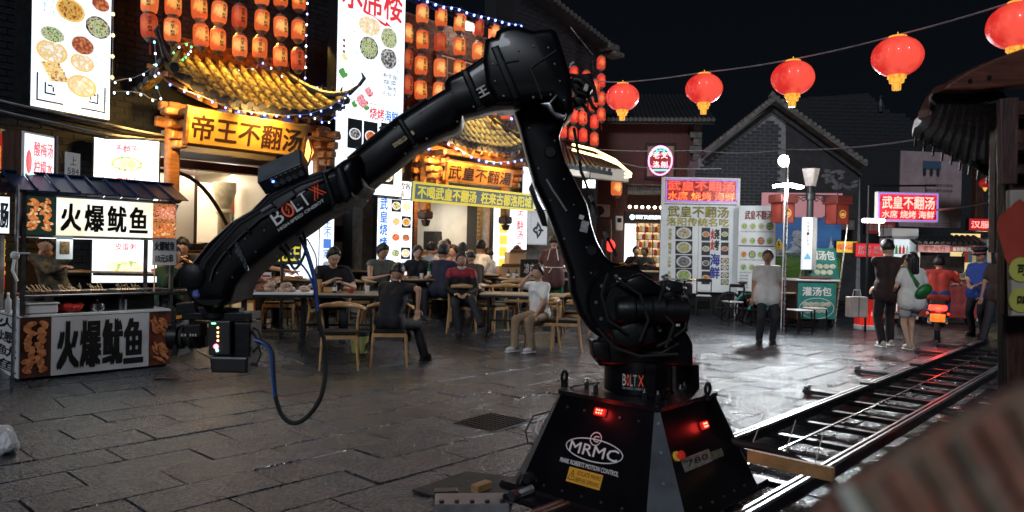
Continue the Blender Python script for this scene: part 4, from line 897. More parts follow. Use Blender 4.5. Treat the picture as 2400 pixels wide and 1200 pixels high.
b=B(); a0=octo(ht+.015,.03,zt-.002); a1=octo(ht+.015,.03,zt+.022); b.add(a0+a1,[(i,(i+1)%8,8+(i+1)%8,8+i) for i in range(8)]+[tuple(range(8,16)),tuple(range(7,-1,-1))]); b.obj('base_top_plate',rob_s,rb)
for k in (1,3,5,7):   # corner strips
    q=[Vector(o0[k]),Vector(o0[(k+1)%8]),Vector(o1[(k+1)%8]),Vector(o1[k])]; n=(q[1]-q[0]).cross(q[3]-q[0]).normalized()
    b=B(); b.add([p+n*.003 for p in q]+[p-n*.01 for p in q],[(0,1,2,3),(0,4,5,1),(1,5,6,2),(2,6,7,3),(3,7,4,0)]); st=b.obj('corner_strip',rob_g,rb)
    for t in (.08,.35,.62,.88):
        c=(q[0].lerp(q[3],t)+q[1].lerp(q[2],t))/2; b=B(); b.cyl(c,c+n*.009,.009,n=8); b.obj('bolt',steel_dk,st)
def facem(side):
    sl=(hb-ht)/(zt-zb)
    if side=='front': X=Vector((0,-1,0)); Z=Vector((sl,0,1)).normalized(); O=Vector((-hb,0,zb))
    else: X=Vector((1,0,0)); Z=Vector((0,sl,1)).normalized(); O=Vector((0,-hb,zb))
    Y=Z.cross(X).normalized()
    if (side=='front' and Y.x<0) or (side!='front' and Y.y<0): Y=-Y
    m=Matrix.Identity(4)
    for i,a in enumerate((X,Y,Z)):
        for j in range(3): m[j][i]=a[j]
    for j in range(3): m[j][3]=O[j]
    return m
FM={s:facem(s) for s in ('front','side')}
def onf(side,px,py):
    Mw=RI.inverted()@FM[side]; o=Mw.translation; n=Mw.to_3x3()@Vector((0,1,0)); q=D(px,py); c=Vector((0,0,H)); t=(o-c).dot(n)/q.dot(n)
    l=Mw.inverted()@(c+q*t); return l.x,l.z
def fb(side): b=B(); b.M=FM[side]; return b
def fbox(side,px0,px1,py0,py1,y0,y1,name,m,parent=base,bev=.004,rot=0):
    a=onf(side,px0,py1); c=onf(side,px1,py0); x0,x1=sorted((a[0],c[0])); z0,z1=sorted((a[1],c[1])); b=fb(side); b.bbox(x0,x1,y0,y1,z0,z1,bev); return b.obj(name,m,parent)
red_e=emis('red_lamp',(1,.05,.03),22); 
for side,px,py in (('front',1410,967),('side',1649,997)):
    x,z=onf(side,px,py); b=fb(side); b.bbox(x-.045,x+.035,-.018,0,z-.022,z+.022,.006); lm=b.obj('warning_lamp',mat('dark_red_lens',(.12,.005,.005),.2,0,0,emit=(1,.03,.02),es=.5),base)
    for i in range(3):
        for j in range(2): b=fb(side); b.ell((x-.022+i*.016,-.019,z-.008+j*.016),.0055,.003,.0055,8,4); b.obj('led',red_e,lm)
    Mw=RI.inverted()@FM[side]; lamp('warning_light','POINT',Mw@Vector((x,-.06,z)),.5 if side=='front' else .35,(1,.04,.03),.03)
for k in range(5):
    for side,x,z in (('front',-.25+.13*k,.045),('side',-.25+.13*k,.045),('front',-.24+.12*k,.5)): b=fb(side); b.cyl((x,-.006,z),(x,0,z),.008,n=8); b.obj('bolt',steel_dk,base)
# logo: oval, small globe, wordmark
lx,lz=onf('front',1392,1056); lw=abs(onf('front',1462,1056)[0]-onf('front',1323,1046)[0])
def ring(b,cx,cz,rx,rz,t,y,n=36,a0=0,a1=2*math.pi):
    vs=[]; 
    for i in range(n+1): a=a0+(a1-a0)*i/n; vs+= [(cx+rx*math.cos(a),y,cz+rz*math.sin(a)),(cx+(rx-t)*math.cos(a),y,cz+(rz-t)*math.sin(a))]
    b.add(vs,[(2*i,2*i+1,2*i+3,2*i+2) for i in range(n)])
b=fb('front'); ring(b,lx,lz,lw/2,lw*.165,.006,-.003); b.obj('logo_oval',ink_w,base)
b=fb('front'); ring(b,lx-.005,lz+lw*.165,lw*.1,lw*.1,.005,-.004,20); letter(b,'C',lx-.02,lx+.015,lz+lw*.12,lz+lw*.21,-.004,.02); b.obj('logo_globe',ink_w,base)
b=fb('front'); letter(b,'MRMC',lx-lw*.42,lx+lw*.42,lz-lw*.09,lz+lw*.07,-.004,.015); b.obj('lettering',ink_w,base)
b=fb('front'); letter(b,'MARK ROBERTS MOTION CONTROL',lx-lw*.52,lx+lw*.5,lz-lw*.27,lz-lw*.205,-.004,.02); b.obj('lettering',ink_w,base)
x0,z0=onf('front',1331,1112); x1,z1=onf('front',1410,1130); zc=(z0+z1)/2
b=fb('front'); b.box(x0,x1,-.003,0,zc-.04,zc+.04); wl_=b.obj('warning_sticker',mat('amber_sticker',(.75,.36,.04),.4,0,.05,3,emit=(1,.5,.05),es=.05),base)  # sticker glows faintly, standing in for front light
b=fb('front'); letter(b,'ISOLATE MAINS',x0+.062,x1-.006,zc+.006,zc+.03,-.006,.0); b.obj('lettering',ink,wl_); b=fb('front'); letter(b,'BEFORE OPENING',x0+.062,x1-.006,zc-.03,zc-.006,-.006,.0); b.obj('lettering',ink,wl_)
b=fb('front'); 
tri=[(x0+.008,zc-.025),(x0+.054,zc-.025),(x0+.031,zc+.027)]; 
for i in range(3): a,c=tri[i],tri[(i+1)%3]; b.tube([(a[0],-.005,a[1]),(c[0],-.005,c[1])],.0018,4)
b.tube([(x0+.033,-.005,zc+.01),(x0+.028,-.005,zc-.002),(x0+.035,-.005,zc-.004),(x0+.03,-.005,zc-.018)],.0018,4); b.obj('hazard_triangle',ink,wl_)
x,z=onf('side',1584,1070); b=fb('side'); b.cyl((x,-.012,z),(x,0,z),.026,n=20); es_=b.obj('emergency_stop',mat('yellow_plate',(.75,.5,.06),.4,0,0,emit=(1,.7,.1),es=.05),base,True); b=fb('side'); b.cyl((x,-.03,z),(x,-.012,z),.014,n=14); b.lathe([(0,0),(.02,0),(.024,.008),(.021,.018),(0,.024)],16,p0=(x,-.028,z),p1=(x,-1,z)); b.obj('push_button',mat('red_button',(.6,.03,.02),.35,0,0,emit=(1,.05,.03),es=.12),es_,True)  # plate and button carry a faint glow in place of front light
fbox('side',1605,1660,1052,1108,-.004,0,'display_sticker',mat('old_print',(.12,.12,.11),.4,0,.5,30,emit=(.4,.38,.35),es=.04))  # faint glow put into the print instead of light on it
x0,z0=onf('side',1610,1095); x1,z1=onf('side',1655,1062); b=fb('side'); letter(b,'780',x0,x1,z0,z1,-.006,.01); b.obj('lettering',ink,base)
fbox('side',1668,1690,1050,1080,-.004,0,'small_screen',mat('green_dark_print',(.04,.06,.04),.3,0,.6,40,emit=(.3,.35,.2),es=.04))
# carriage under the base
b=B(); b.bbox(-.6,.62,-.57,.57,.16-.06,.15,.02); b.obj('skirt',rob_s,rb)
b=B(); b.bbox(-.72,.6,-.42,.42,.10,.135,.01); b.obj('carriage',rob_s,rb)
for sy in (-.44,.43):
    for sx in (-.5,.45): b=B(); b.cyl((sx,sy-.03,.13),(sx,sy+.03,.13),.06,n=18); b.obj('track_wheel',rubber,rb,True)
for sy in (-.3,.3):
    b=B(); pts=[(-.6-.0-.002*i-.0, sy+.022*math.cos(i*.9),.16+.022*math.sin(i*.9)) for i in range(60)]; b.tube(pts,.005,4); b.cyl((-.6,sy,.16),(-.74,sy,.16),.012,n=8); b.cyl((-.74,sy,.16),(-.77,sy,.16),.028,n=12); b.obj('buffer_spring',steel_dk,rb)
b=B(); b.lathe([(.0,0),(.03,0),(.034,.02),(.03,.05),(0,.05)],14,p0=(-.53,.36,.2),p1=(-1,.36,.2)); b.obj('lock_knob',black_pl,rb,True)
# turret drum
b=B(); zt2=zt+.02; b.lathe([(.215,zt2),(.2,zt2+.01),(.2,zt2+.13),(.195,zt2+.2),(.215,zt2+.205),(.22,zt2+.24),(.2,zt2+.25)],40,(0,0,0)); dr=b.obj('turret_drum',rob_m,rb,35)
for k in range(16):
    a=2*math.pi*k/16; b=B(); b.cyl((.208*math.cos(a),.208*math.sin(a),zt2+.24),(.208*math.cos(a),.208*math.sin(a),zt2+.262),.009,n=6); b.obj('bolt',steel_dk,dr)
def drumtext(b,s,a0,a1,z0,z1,bold,r=.2035):   # letters wrapped on the drum
    n0=len(b.v); letter(b,s,a0,a1,z0,z1,0,bold); b.v[n0:]=[(r*math.cos(x),r*math.sin(x),z) for x,y,z in b.v[n0:]]
dirc=math.atan2((RI@Vector((0,0,0))).y,(RI@Vector((0,0,0))).x)  # camera bearing in local frame
# text runs left to right seen from outside: angle increases anticlockwise = to the right
a=dirc-.45
for s,m_,w0,w1 in (('B',ink_w,0,.17),('LT',ink_w,.37,.66),('X',ink_r,.72,.98)): b=B(); drumtext(b,s,a+w0*.62/1,a+w1*.62,zt2+.06,zt2+.125,.005); b.obj('lettering',m_ if m_ is ink_w else mat('orange_red_print',(.7,.09,.04),.5,0,0,emit=(1,.15,.08),es=.12),dr)  # red letters glow slightly, in place of light reaching the drum
b=B(); vs=[]
for i in range(21): t=2*math.pi*i/20; 
for i in range(21):
    t=2*math.pi*i/20
    for k in (1,.62): aa=a+.165+.043*k*math.cos(t); zz=zt2+.0925+.033*k*math.sin(t); vs.append((.2035*math.cos(aa),.2035*math.sin(aa),zz))
b.add(vs,[(2*i,2*i+1,2*i+3,2*i+2) for i in range(20)]); b.obj('lettering',MC['orange_red_print'],dr)
b=B(); drumtext(b,'HIGH-SPEED CINEBOT',a,a+.61,zt2+.04,zt2+.052,.01); b.obj('lettering',ink_w,dr)
b=B(); b.M=Matrix.Rotation(dirc+.33,4,'Z'); b.bbox(.19,.222,-.03,.03,zt2+.0,zt2+.19,.006); b.obj('cover_plate',rob_s,dr)
rpoly([(1577,847),(1630,850),(1630,932),(1577,932)],4.55,4.45,4.7,.008,'control_box',rob_m)
b=RB(); q=P(1600,846,4.5); b.bbox(q.x-.06,q.x+.06,4.46,4.6,q.z,q.z+.012,.004); b.obj('red_lamp_strip',mat('red_glow_strip',(.4,.01,.01),.3,0,0,emit=(1,.03,.03),es=.8),rb)
for px,py,d in ((1658,945,4.15),(1560,972,3.98),(1322,935,4.45)):
    q=RI@P(px,py,d); b=B(); z0=zt+.02; b.cyl((q.x,q.y,z0),(q.x,q.y,z0+.03),.022,n=10); 
    b.tube([(q.x+.026*math.cos(t),q.y+.0,z0+.062+.032*math.sin(t)) for t in [2*math.pi*i/14 for i in range(15)]],.0105,6); b.obj('lifting_eye',rob_s,rb,True)
for px,py,d in ((1542,950,4.05),(1594,935,4.25),(1603,928,4.35),(1396,925,4.3),(1510,948,4.1),(1375,920,4.4)):
    q=RI@P(px,py,d); b=B(); b.cyl((q.x,q.y,zt+.015),(q.x,q.y,zt+.065),.016,n=6); b.cyl((q.x,q.y,zt+.065),(q.x,q.y,zt+.085),.01,n=8); b.obj('levelling_bolt',steel,rb)
# rotating shoulder group
b=RB(); c=P(1492,840,4.37); b.lathe([(.0,0),(.2,0),(.215,.02),(.215,.05),(.18,.07),(.0,.07)],32,p0=(c.x,c.y,zt+.25+.02),p1=(c.x,c.y,3)); b.obj('swivel_ring',rob_s,rb,35)
rpoly([(1398,850),(1385,800),(1410,760),(1440,742),(1560,742),(1600,775),(1612,800),(1612,850)],4.35,4.2,4.6,.03,'shoulder_casting',rob_m)
rpoly([(1381,794),(1418,792),(1424,840),(1384,830)],4.3,4.15,4.35,.012,'cable_gland_box',rob_s)
c=P(1450,704,4.3)
b=RB(); b.lathe([(.0,0),(.19,0),(.205,.015),(.205,.09),(.19,.11),(.19,.2),(.0,.2)],36,p0=(c.x,4.1,c.z),p1=(c.x,9,c.z)); b.obj('shoulder_disc',rob_m,rb,35)
b=RB(); b.lathe([(.0,0),(.11,0),(.12,.012),(.12,.07),(.0,.07)],30,p0=(c.x,4.035,c.z),p1=(c.x,9,c.z)); hub=b.obj('shoulder_hub',rob_s,rb,35)
for k in range(10):
    t=2*math.pi*k/10; b=RB(); b.cyl((c.x+.155*math.cos(t),4.092,c.z+.155*math.sin(t)),(c.x+.155*math.cos(t),4.1,c.z+.155*math.sin(t)),.011,n=6); b.obj('bolt',steel_dk,hub)
# motors at right of the shoulder
c2=P(1540,725,4.25); b=RB(); b.lathe([(0,0),(.085,0),(.095,.02),(.095,.1),(.075,.12),(.075,.26),(0,.27)],24,p0=(c2.x-.1,4.2,c2.z),p1=(c2.x+1,4.2,c2.z)); b.obj('motor',rob_s,rb,35)
for (px,py,r,h0,h1) in ((1565,730,.07,-.12,.16),(1590,742,.055,-.1,.12)):
    q=P(px,py,4.28); b=RB(); b.lathe([(0,h0),(r*.8,h0),(r,h0+.02),(r,h1-.08),(r*1.12,h1-.07),(r*1.12,h1-.03),(r*.9,h1),(0,h1)],20,(q.x,q.y,q.z)); b.v; b.obj('motor',rob_s,rb,35)
rpoly([(1500,690),(1530,672),(1600,680),(1610,740),(1606,800),(1520,800),(1500,750)],4.4,4.35,4.5,.02,'gearbox',rob_m)
rpoly([(1541,660),(1560,655),(1590,660),(1594,684),(1543,684)],4.3,4.2,4.34,.01,'motor_cap',rob_s)
for k,(pts,r) in enumerate(((( (1480,800),(1510,825),(1550,828),(1590,805)),.008),(((1470,790),(1500,810),(1540,812),(1575,795)),.008),(((1590,690),(1612,720),(1606,770),(1580,790)),.007),(((1500,700),(1540,706),(1580,700)),.01),(((1430,690),(1480,660),(1530,700),(1560,760)),.007),(((1485,745),(1520,770),(1560,765),(1600,745)),.01))):
    b=RB(); b.tube([P(x,y,4.12+.02*k) for x,y in pts],r,6); b.obj('motor_cable',rubber,rb,True)
for k,(px,py,w_,h_) in enumerate(((1450,656,10,10),(1453,701,14,8),(1550,718,10,8),(1545,770,14,8),(1495,803,10,8),(1589,762,5,9),(1539,742,9,8),(1566,676,4,10))):
    q=P(px,py,4.02 if k<2 else 4.1); b=RB(); b.M=RI@Matrix.Translation(q)@Matrix.Rotation(.3*k,4,'Y'); ww,hh=w_/F*4.1/2,h_/F*4.1/2; b.box(-ww,ww,0,.002,-hh,hh); b.obj('sticker',mat('pale_sticker',(.65,.6,.52),.5,0,.3,90),rb)
c3=P(1500,725,4.0); b=RB(); b.lathe([(0,0),(.07,0),(.078,.012),(.078,.1),(.066,.11),(.066,.19),(.075,.2),(.075,.26),(0,.27)],22,p0=(c3.x-.13,4.03,c3.z-.01),p1=(c3.x+1,4.03,c3.z+.05)); b.obj('motor',rob_s,rb,35)
rpoly([(1462,655),(1500,640),(1545,668),(1540,690),(1490,692),(1465,680)],4.05,4.0,4.1,.015,'motor_bracket',rob_m)
rpoly([(1430,770),(1480,750),(1530,765),(1535,800),(1480,815),(1435,800)],4.05,4.0,4.12,.02,'motor_bracket',rob_s)
for k,pts in enumerate((((1425,640),(1410,690),(1425,750),(1470,780)),((1440,650),(1500,690),(1520,750),(1500,800)),((1560,660),(1540,720),(1580,760),(1560,815)),((1400,770),(1440,815),(1500,835),(1590,830)))): b=RB(); b.tube([P(x,y,3.97) for x,y in pts],.0085,6); b.obj('motor_cable',rubber,rb,True)
# lower arm
LA=[(1205,262),(1218,300),(1232,358),(1254,434),(1281,488),(1300,540),(1316,586),(1335,640),(1338,683),(1357,737),(1384,775),(1417,800),(1460,806),(1510,790),(1530,750),(1535,705),(1520,655),(1480,625),(1433,613),(1417,597),(1400,565),(1390,537),(1376,477),(1350,425),(1327,380),(1318,350),(1311,318),(1325,283),(1310,250),(1270,236)]
la=rpoly(LA,4.22,4.2,4.42,.035,'lower_arm',rob_m)
for (px,py,r) in ((1290,357,.036),(1387,588,.032)): q=P(px,py,4.2); b=RB(); b.lathe([(r*.8,0),(r,.006),(r,.012)],20,p0=(q.x,4.192,q.z),p1=(q.x,9,q.z)); b.obj('plug_cover',rob_s,la,35)
rpoly([(1240,440),(1247,425),(1262,470),(1278,500),(1284,530),(1272,528)],4.18,4.185,4.3,.008,'cable_clip',rob_s,la)
b=RB(); b.tube([P(1281,420,4.185),P(1295,445,4.18),P(1312,470,4.18),P(1328,495,4.185)],.006,6); b.obj('edge_strip',mat('pale_edge_grey',(.25,.26,.28),.25,0,0),la,True)
for (px,py,w_,h_,t) in ((1363,509,11,10,.25),(1370,531,18,26,.2)): 
    q=P(px,py,4.19); b=RB(); b.M=RI@Matrix.Translation(q)@Matrix.Rotation(t,4,'Y'); ww,hh=w_/F*4.2/2,h_/F*4.2/2; b.box(-ww,ww,0,.003,-hh,hh); b.obj('rating_plate',mat('grey_rating_plate',(.35,.35,.36),.4,0,.3,60) if h_>20 else MC['pale_sticker'],la)
# elbow housing
EH=[(1139,106),(1161,101),(1165,87),(1190,78),(1212,76),(1247,87),(1270,84),(1291,82),(1302,90),(1311,117),(1322,150),(1333,190),(1337,230),(1341,270),(1328,283),(1312,262),(1292,240),(1260,244),(1206,250),(1165,252),(1140,215),(1132,160)]
eh=rpoly(EH,4.15,4.0,4.45,.035,'elbow_housing',rob_m)
b=RB(); pts=[(1243,160),(1255,150),(1296,124),(1303,118)]; b.tube([P(x,y,3.995) for x,y in pts],.004,5); b.tube([P(x,y,3.995) for x,y in ((1243,160),(1262,205),(1270,232))],.003,5); stuff(b.obj('cover_seam',rob_g,eh))
b=RB(); pts=[(1162,150),(1216,141)]; b.tube([P(x,y,3.995) for x,y in pts],.004,5); b.obj('cover_rib',rob_g,eh)
rpoly([(1265,243),(1286,240),(1304,220),(1308,224),(1292,243),(1300,262),(1322,270),(1325,264),(1330,268),(1322,281),(1305,276),(1290,262),(1282,250)],3.98,3.97,4.03,.006,'bright_bracket',mat('silver_bracket',(.3,.31,.33),.3,.8,0),rb)
rpoly([(1165,87),(1180,72),(1215,70),(1248,84),(1240,96),(1170,100)],4.2,4.1,4.4,.015,'elbow_motor',rob_s)
rpoly([(1139,104),(1156,96),(1166,110),(1160,130),(1146,140)],4.2,4.1,4.3,.012,'elbow_motor',rob_s)
# cable bundle at the right of the elbow
for k,pts in enumerate((((1310,140),(1330,175),(1365,180),(1392,205),(1398,240)),((1335,185),(1350,215),(1372,222),(1380,200)),((1330,195),(1352,190),(1375,215),(1390,252),(1400,258)),((1310,190),(1340,235),(1362,240),(1378,262)),((1320,230),(1345,250),(1330,280),(1312,270)),((1335,160),(1338,150),(1345,145)))):
    b=RB(); b.tube([P(x,y,4.1+.03*k) for x,y in pts],.012 if k<5 else .006,6); b.obj('cable',rubber if k<5 else MC['pale_sticker'],rb,True)
rpoly([(1340,182),(1382,178),(1392,205),(1375,232),(1352,228),(1338,205)],4.3,4.22,4.4,.012,'cable_connector_block',rob_s)
rpoly([(1335,240),(1360,232),(1372,250),(1350,262)],4.3,4.15,4.3,.01,'cable_connector_block',rob_s)
for px,py in ((1374,205),(1397,231)): q=P(px,py,4.1); b=RB(); b.M=RI@Matrix.Translation(q)@Matrix.Rotation(.3,4,'Y'); b.bbox(-.012,.012,0,.01,-.02,.02,.003); b.obj('connector_tag',MC['pale_sticker'],rb)
# slim forearm tube
FA=[(1168,112),(1120,148),(1090,168),(1052,186),(1042,200),(1044,214),(1000,240),(955,268),(900,312),(850,352),(800,392),(795,430),(812,482),(850,458),(880,430),(930,392),(975,352),(1035,322),(1062,312),(1080,300),(1086,276),(1112,270),(1135,262),(1165,255),(1205,252),(1215,200)]
fa=rpoly(FA,4.12,4.02,4.3,.045,'forearm_tube',rob_m)
for (x0,y0,x1,y1,r) in ((1168,140,1186,178,.02),(1078,165,1110,245,.012),(955,270,1000,345,.014),(790,398,815,470,.02)):
    pass
for (pa,pb_,hw_) in (((1160,118),(1212,240),10),((1090,172),(1128,258),9),((940,285),(978,345),7)):
    a=Vector(pa);c_=Vector(pb_); n=Vector((c_.y-a.y,a.x-c_.x)).normalized()*hw_; rpoly([tuple(a-n),tuple(a+n),tuple(c_+n),tuple(c_-n)],4.08,3.99,4.32,.012,'joint_collar',rob_s)
def on_arm(s,px,py,w_px,h_px,ang,d,m,bold=.01,parent=None,shear=0):
    q=P(px,py,d); b=RB(); b.M=RI@Matrix.Translation(q)@Matrix.Rotation(-R(ang),4,'Y'); w_,h_=w_px/F*d/2,h_px/F*d/2
    letter(b,s,-w_,w_,-h_,h_,0,bold,shear); return b.obj('lettering',m,parent or rb)
on_arm('王',1131,214,24,22,30,3.985,MC['pale_sticker'],.04,fa)
on_arm('▮▮',1131,212,30,6,30,3.982,MC['pale_sticker'],.0,fa) if False else None
b=RB(); q=P(946,326,4.01); b.M=RI@Matrix.Translation(q)@Matrix.Rotation(-R(36),4,'Y'); b.box(-.066,.066,0,.002,-.012,.012); b.obj('metal_label',mat('brass_label',(.32,.24,.13),.4,.3,.8,60),fa)
# thick forearm body
BB=[(845,365),(811,380),(788,397),(718,420),(637,456),(600,494),(555,520),(528,545),(505,566),(476,601),(456,625),(448,645),(450,668),(470,684),(485,705),(555,705),(560,690),(566,668),(584,644),(613,618),(672,569),(715,540),(750,513),(788,496),(811,478),(850,458),(862,440),(850,400)]
fbody=rpoly(BB,4.02,3.9,4.3,.05,'forearm_body',rob_m)
rpoly([(795,398),(812,392),(838,462),(822,482),(800,440)],3.99,3.86,4.33,.02,'joint_collar',rob_s)
rpoly([(765,412),(775,408),(800,480),(790,492)],3.99,3.875,4.32,.012,'joint_collar',rob_s)
q=P(560,640,4.0); 
b=RB(); q=P(512,665,4.05); b.lathe([(0,0),(.11,0),(.125,.015),(.125,.3),(.11,.32),(0,.32)],32,p0=(q.x,3.92,q.z),p1=(q.x,9,q.z)); b.obj('wrist_drum',rob_m,rb,35)
b=RB(); q=P(478,645,4.05); b.lathe([(0,0),(.055,0),(.07,.01),(.07,.36),(0,.37)],24,p0=(q.x,3.88,q.z),p1=(q.x,9,q.z)); b.obj('wrist_pulley',rob_s,rb,35)
for k,off in enumerate(((-6,-8),(4,4))):
    b=RB(); b.tube([P(x+off[0]*.5,y+off[1]*.5,3.9) for x,y in ((760,408),(700,430),(640,462),(610,492),(560,522),(510,575),(480,612),(466,650))],.008,6); b.obj('conduit',mat('conduit_plastic',(.05,.05,.06),.25,0,0),fbody,True)
b=RB(); b.tube([P(x,y,3.888) for x,y in ((765,418),(700,449),(650,490),(610,512),(560,556),(520,600),(500,630),(492,660))],.006,5); b.obj('conduit',MC['conduit_plastic'],fbody,True)
for x,y in ((690,451),(640,480),(581,540),(535,590)): q=P(x,y,3.885); b=RB(); b.M=RI@Matrix.Translation(q)@Matrix.Rotation(-R(40),4,'Y'); b.bbox(-.006,.006,-.006,.01,-.016,.016,.003); b.obj('conduit_clip',rob_s,fbody)
b=RB(); b.tube([P(x,y,3.895) for x,y in ((613,496),(632,484),(643,478))],.009,6); b.obj('edge_highlight_tube',mat('pale_edge_grey',(.25,.26,.28),.25,0,0),fbody,True)  # pale tube standing in for a highlight along the arm's edge
# heat shrink smear / worn patch
b=RB(); b.tube([P(x,y,3.9) for x,y in ((553,566),(560,590),(572,610),(580,635))],[.01,.02,.014,.008],6); b.obj('scuffed_hose',mat('scuffed_grey',(.08,.085,.1),.3,0,.7,60),fbody,True)
def at_ang(px,py,ang,d): return RI@Matrix.Translation(P(px,py,d))@Matrix.Rotation(-R(ang),4,'Y')
AN=35; d_=3.893; k=d_/F
b=RB(); b.M=at_ang(648,530,AN,d_); letter(b,'B',0,26*k,0,35*k,0,.0); b.obj('lettering',ink_w,fbody)
b=RB(); b.M=at_ang(648,530,AN,d_); letter(b,'LT',58*k,102*k,0,35*k,0,.0); b.obj('lettering',ink_w,fbody)
orr=MC['orange_red_print']
b=RB(); b.M=at_ang(648,530,AN,d_); ring(b,43*k,17*k,14*k,18*k,4.5*k,0,28); b.tube([(46*k,0,27*k),(39*k,0,17*k),(46*k,0,18*k),(40*k,0,7*k)],1.6*k,4); b.obj('lettering',orr,fbody)
b=RB(); b.M=at_ang(648,530,AN,d_)
for s_ in (1,-1):
    for o_ in (-4,4): b.tube([((112+o_ if s_>0 else 136+o_)*k,0,0),((136+o_ if s_>0 else 112+o_)*k,0,36*k)],1.3*k,4)
stuff(b.obj('lettering',orr,fbody))
b=RB(); b.M=at_ang(653,541,AN,d_); letter(b,'HIGH-SPEED CINEBOT',0,128*k,-2*k,5*k,0,.01); b.obj('lettering',ink_w,fbody)
# control box on the arm
b=RB(); MB_=RI@Matrix.Translation(P(664,420,3.86))@Matrix.Rotation(-R(25),4,'Y')@Matrix.Rotation(R(38),4,'X'); b.M=MB_; b.bbox(-.125,.125,0,.16,-.045,.045,.006); cb=b.obj('breakout_box',mat('dark_anodised',(.04,.042,.05),.35,.5,.15,10),rb)
b=RB(); b.M=MB_; b.box(-.12,.12,.005,.155,.0455,.047); b.obj('box_lid',mat('grey_lid',(.3,.33,.38),.35,.6,.1,10),cb)
for i in range(5):
    x=-.045+i*.036; b=RB(); b.M=MB_; b.lathe([(.009,0),(.0155,0),(.0155,.008),(.009,.008)],16,p0=(x,0,-.008),p1=(x,-1,-.008)); b.obj('socket_ring',steel,cb,35); b=RB(); b.M=MB_; b.cyl((x,-.003,-.008),(x,.001,-.008),.009,n=12); b.obj('socket_pin',mat('brass',(.5,.35,.12),.3,1,0),cb)
b=RB(); b.M=MB_; b.ell((-.05,-.006,.014),.008,.003,.006,8,5); b.obj('blue_led',emis('blue_led',(.1,.2,1),9),cb)
for i in range(7): b=RB(); b.M=MB_; x=-.06+i*.027; b.box(x,x+.014,-.001,.001,.026,.03); b.obj('printed_mark',MC['pale_sticker'],cb)
rpoly([(638,455),(700,425),(760,405),(790,398),(780,410),(720,432),(660,462)],4.0,3.9,4.2,.01,'mounting_rail',rob_g)
# wrist flange and hoses
b=RB(); q=P(508,704,4.05); b.lathe([(0,0),(.07,0),(.075,-.02),(.05,-.03),(.05,-.07),(.08,-.075),(.08,-.1),(0,-.1)],24,(q.x,q.y,q.z+.01)); b.obj('tool_flange',rob_s,rb,35)
hs=thing('umbilical_hose','thick black and blue hose hanging in a deep loop under the robot forearm','hose',P(705,560,4.05))
def hose(pix,d,r,m,name,par):
    b=B(); L=[P(x,y,dd) for (x,y),dd in zip(pix,d)]
    # catmull-rom
    out=[]
    for i in range(len(L)-1):
        p0,p1,p2,p3=L[max(i-1,0)],L[i],L[i+1],L[min(i+2,len(L)-1)]
        for k in range(8):
            t=k/8; out.append(.5*((2*p1)+(p2-p0)*t+(2*p0-5*p1+4*p2-p3)*t*t+(3*p1-p0-3*p2+p3)*t**3))
    out.append(L[-1]); o0=Vector(par.location); b.tube([p-o0 for p in out],r,8); return b.obj(name,m,par,True)
blue_h=mat('blue_hose',(.02,.09,.42),.4,0,.1,20)
HP=[(705,555),(722,600),(738,660),(744,730),(760,800),(764,860),(752,930),(722,975),(690,992),(662,975),(646,930),(641,880),(638,830),(622,806),(598,796)]
hose(HP,[4.05]*6+[4.0]*9,.0125,rubber,'hose',hs)
hose(HP[:4],[4.03]*4,.007,blue_h,'blue_hose_sleeve',hs); hose([(x-3,y) for x,y in HP[10:]],[3.985]*5,.0075,blue_h,'blue_hose_sleeve',hs)
hose([(640,575),(668,590),(690,630),(712,600),(716,565),(705,530)],[4.03]*6,.008,rubber,'cable_loop',hs); hose([(660,560),(690,600),(722,640),(737,680)],[4.02]*4,.006,blue_h,'cable_loop',hs)
hose([(720,560),(740,600),(742,640)],[4.04]*3,.004,mat('pale_cable',(.4,.3,.35),.5,0,0),'thin_cable',hs)
# fasteners, seams and small cables
def rbolts(pix,d,r=.008,par=rb):
    for x,y in pix: q=P(x,y,d); b=RB(); b.lathe([(r*.6,0),(r,.002),(r,.008)],8,p0=(q.x,d-.006,q.z),p1=(q.x,9,q.z)); b.obj('bolt',steel_dk,par)
rbolts([(1215,118),(1250,108),(1285,112),(1300,150),(1312,190),(1322,235),(1290,222),(1250,228),(1210,228),(1180,225),(1160,190),(1155,150),(1175,125)],4.0,.007,eh)
rbolts([(1240,300),(1300,330),(1262,395),(1322,420),(1290,470),(1345,480),(1322,560),(1375,580),(1345,650),(1385,640)],4.2,.007,la)
rbolts([(1095,195),(1110,250),(1060,215),(1072,285),(985,265),(1000,325),(820,400),(850,440),(925,300),(950,360)],4.02,.006,fa)
rbolts([(620,540),(650,600),(700,480),(740,470),(575,560),(600,590),(540,600),(510,640),(770,440),(545,650)],3.9,.006,fbody)
for k,pts in enumerate((((1345,300),(1362,400),(1392,480),(1425,560),(1445,600)),((1000,232),(930,278),(870,325),(815,372)),((1150,128),(1110,160),(1060,200)))): b=RB(); b.tube([P(x,y,4.16 if k==0 else 4.03) for x,y in pts],.009,6); b.obj('arm_cable',rubber,rb,True)
for x,y in ((1356,370),(1386,465),(1420,550),(960,258),(895,305),(840,352)): q=P(x,y,4.14); b=RB(); b.M=RI@Matrix.Translation(q)@Matrix.Rotation(R(60),4,'Y'); b.bbox(-.02,.02,-.02,.03,-.008,.008,.003); b.obj('cable_clamp',rob_g,rb)
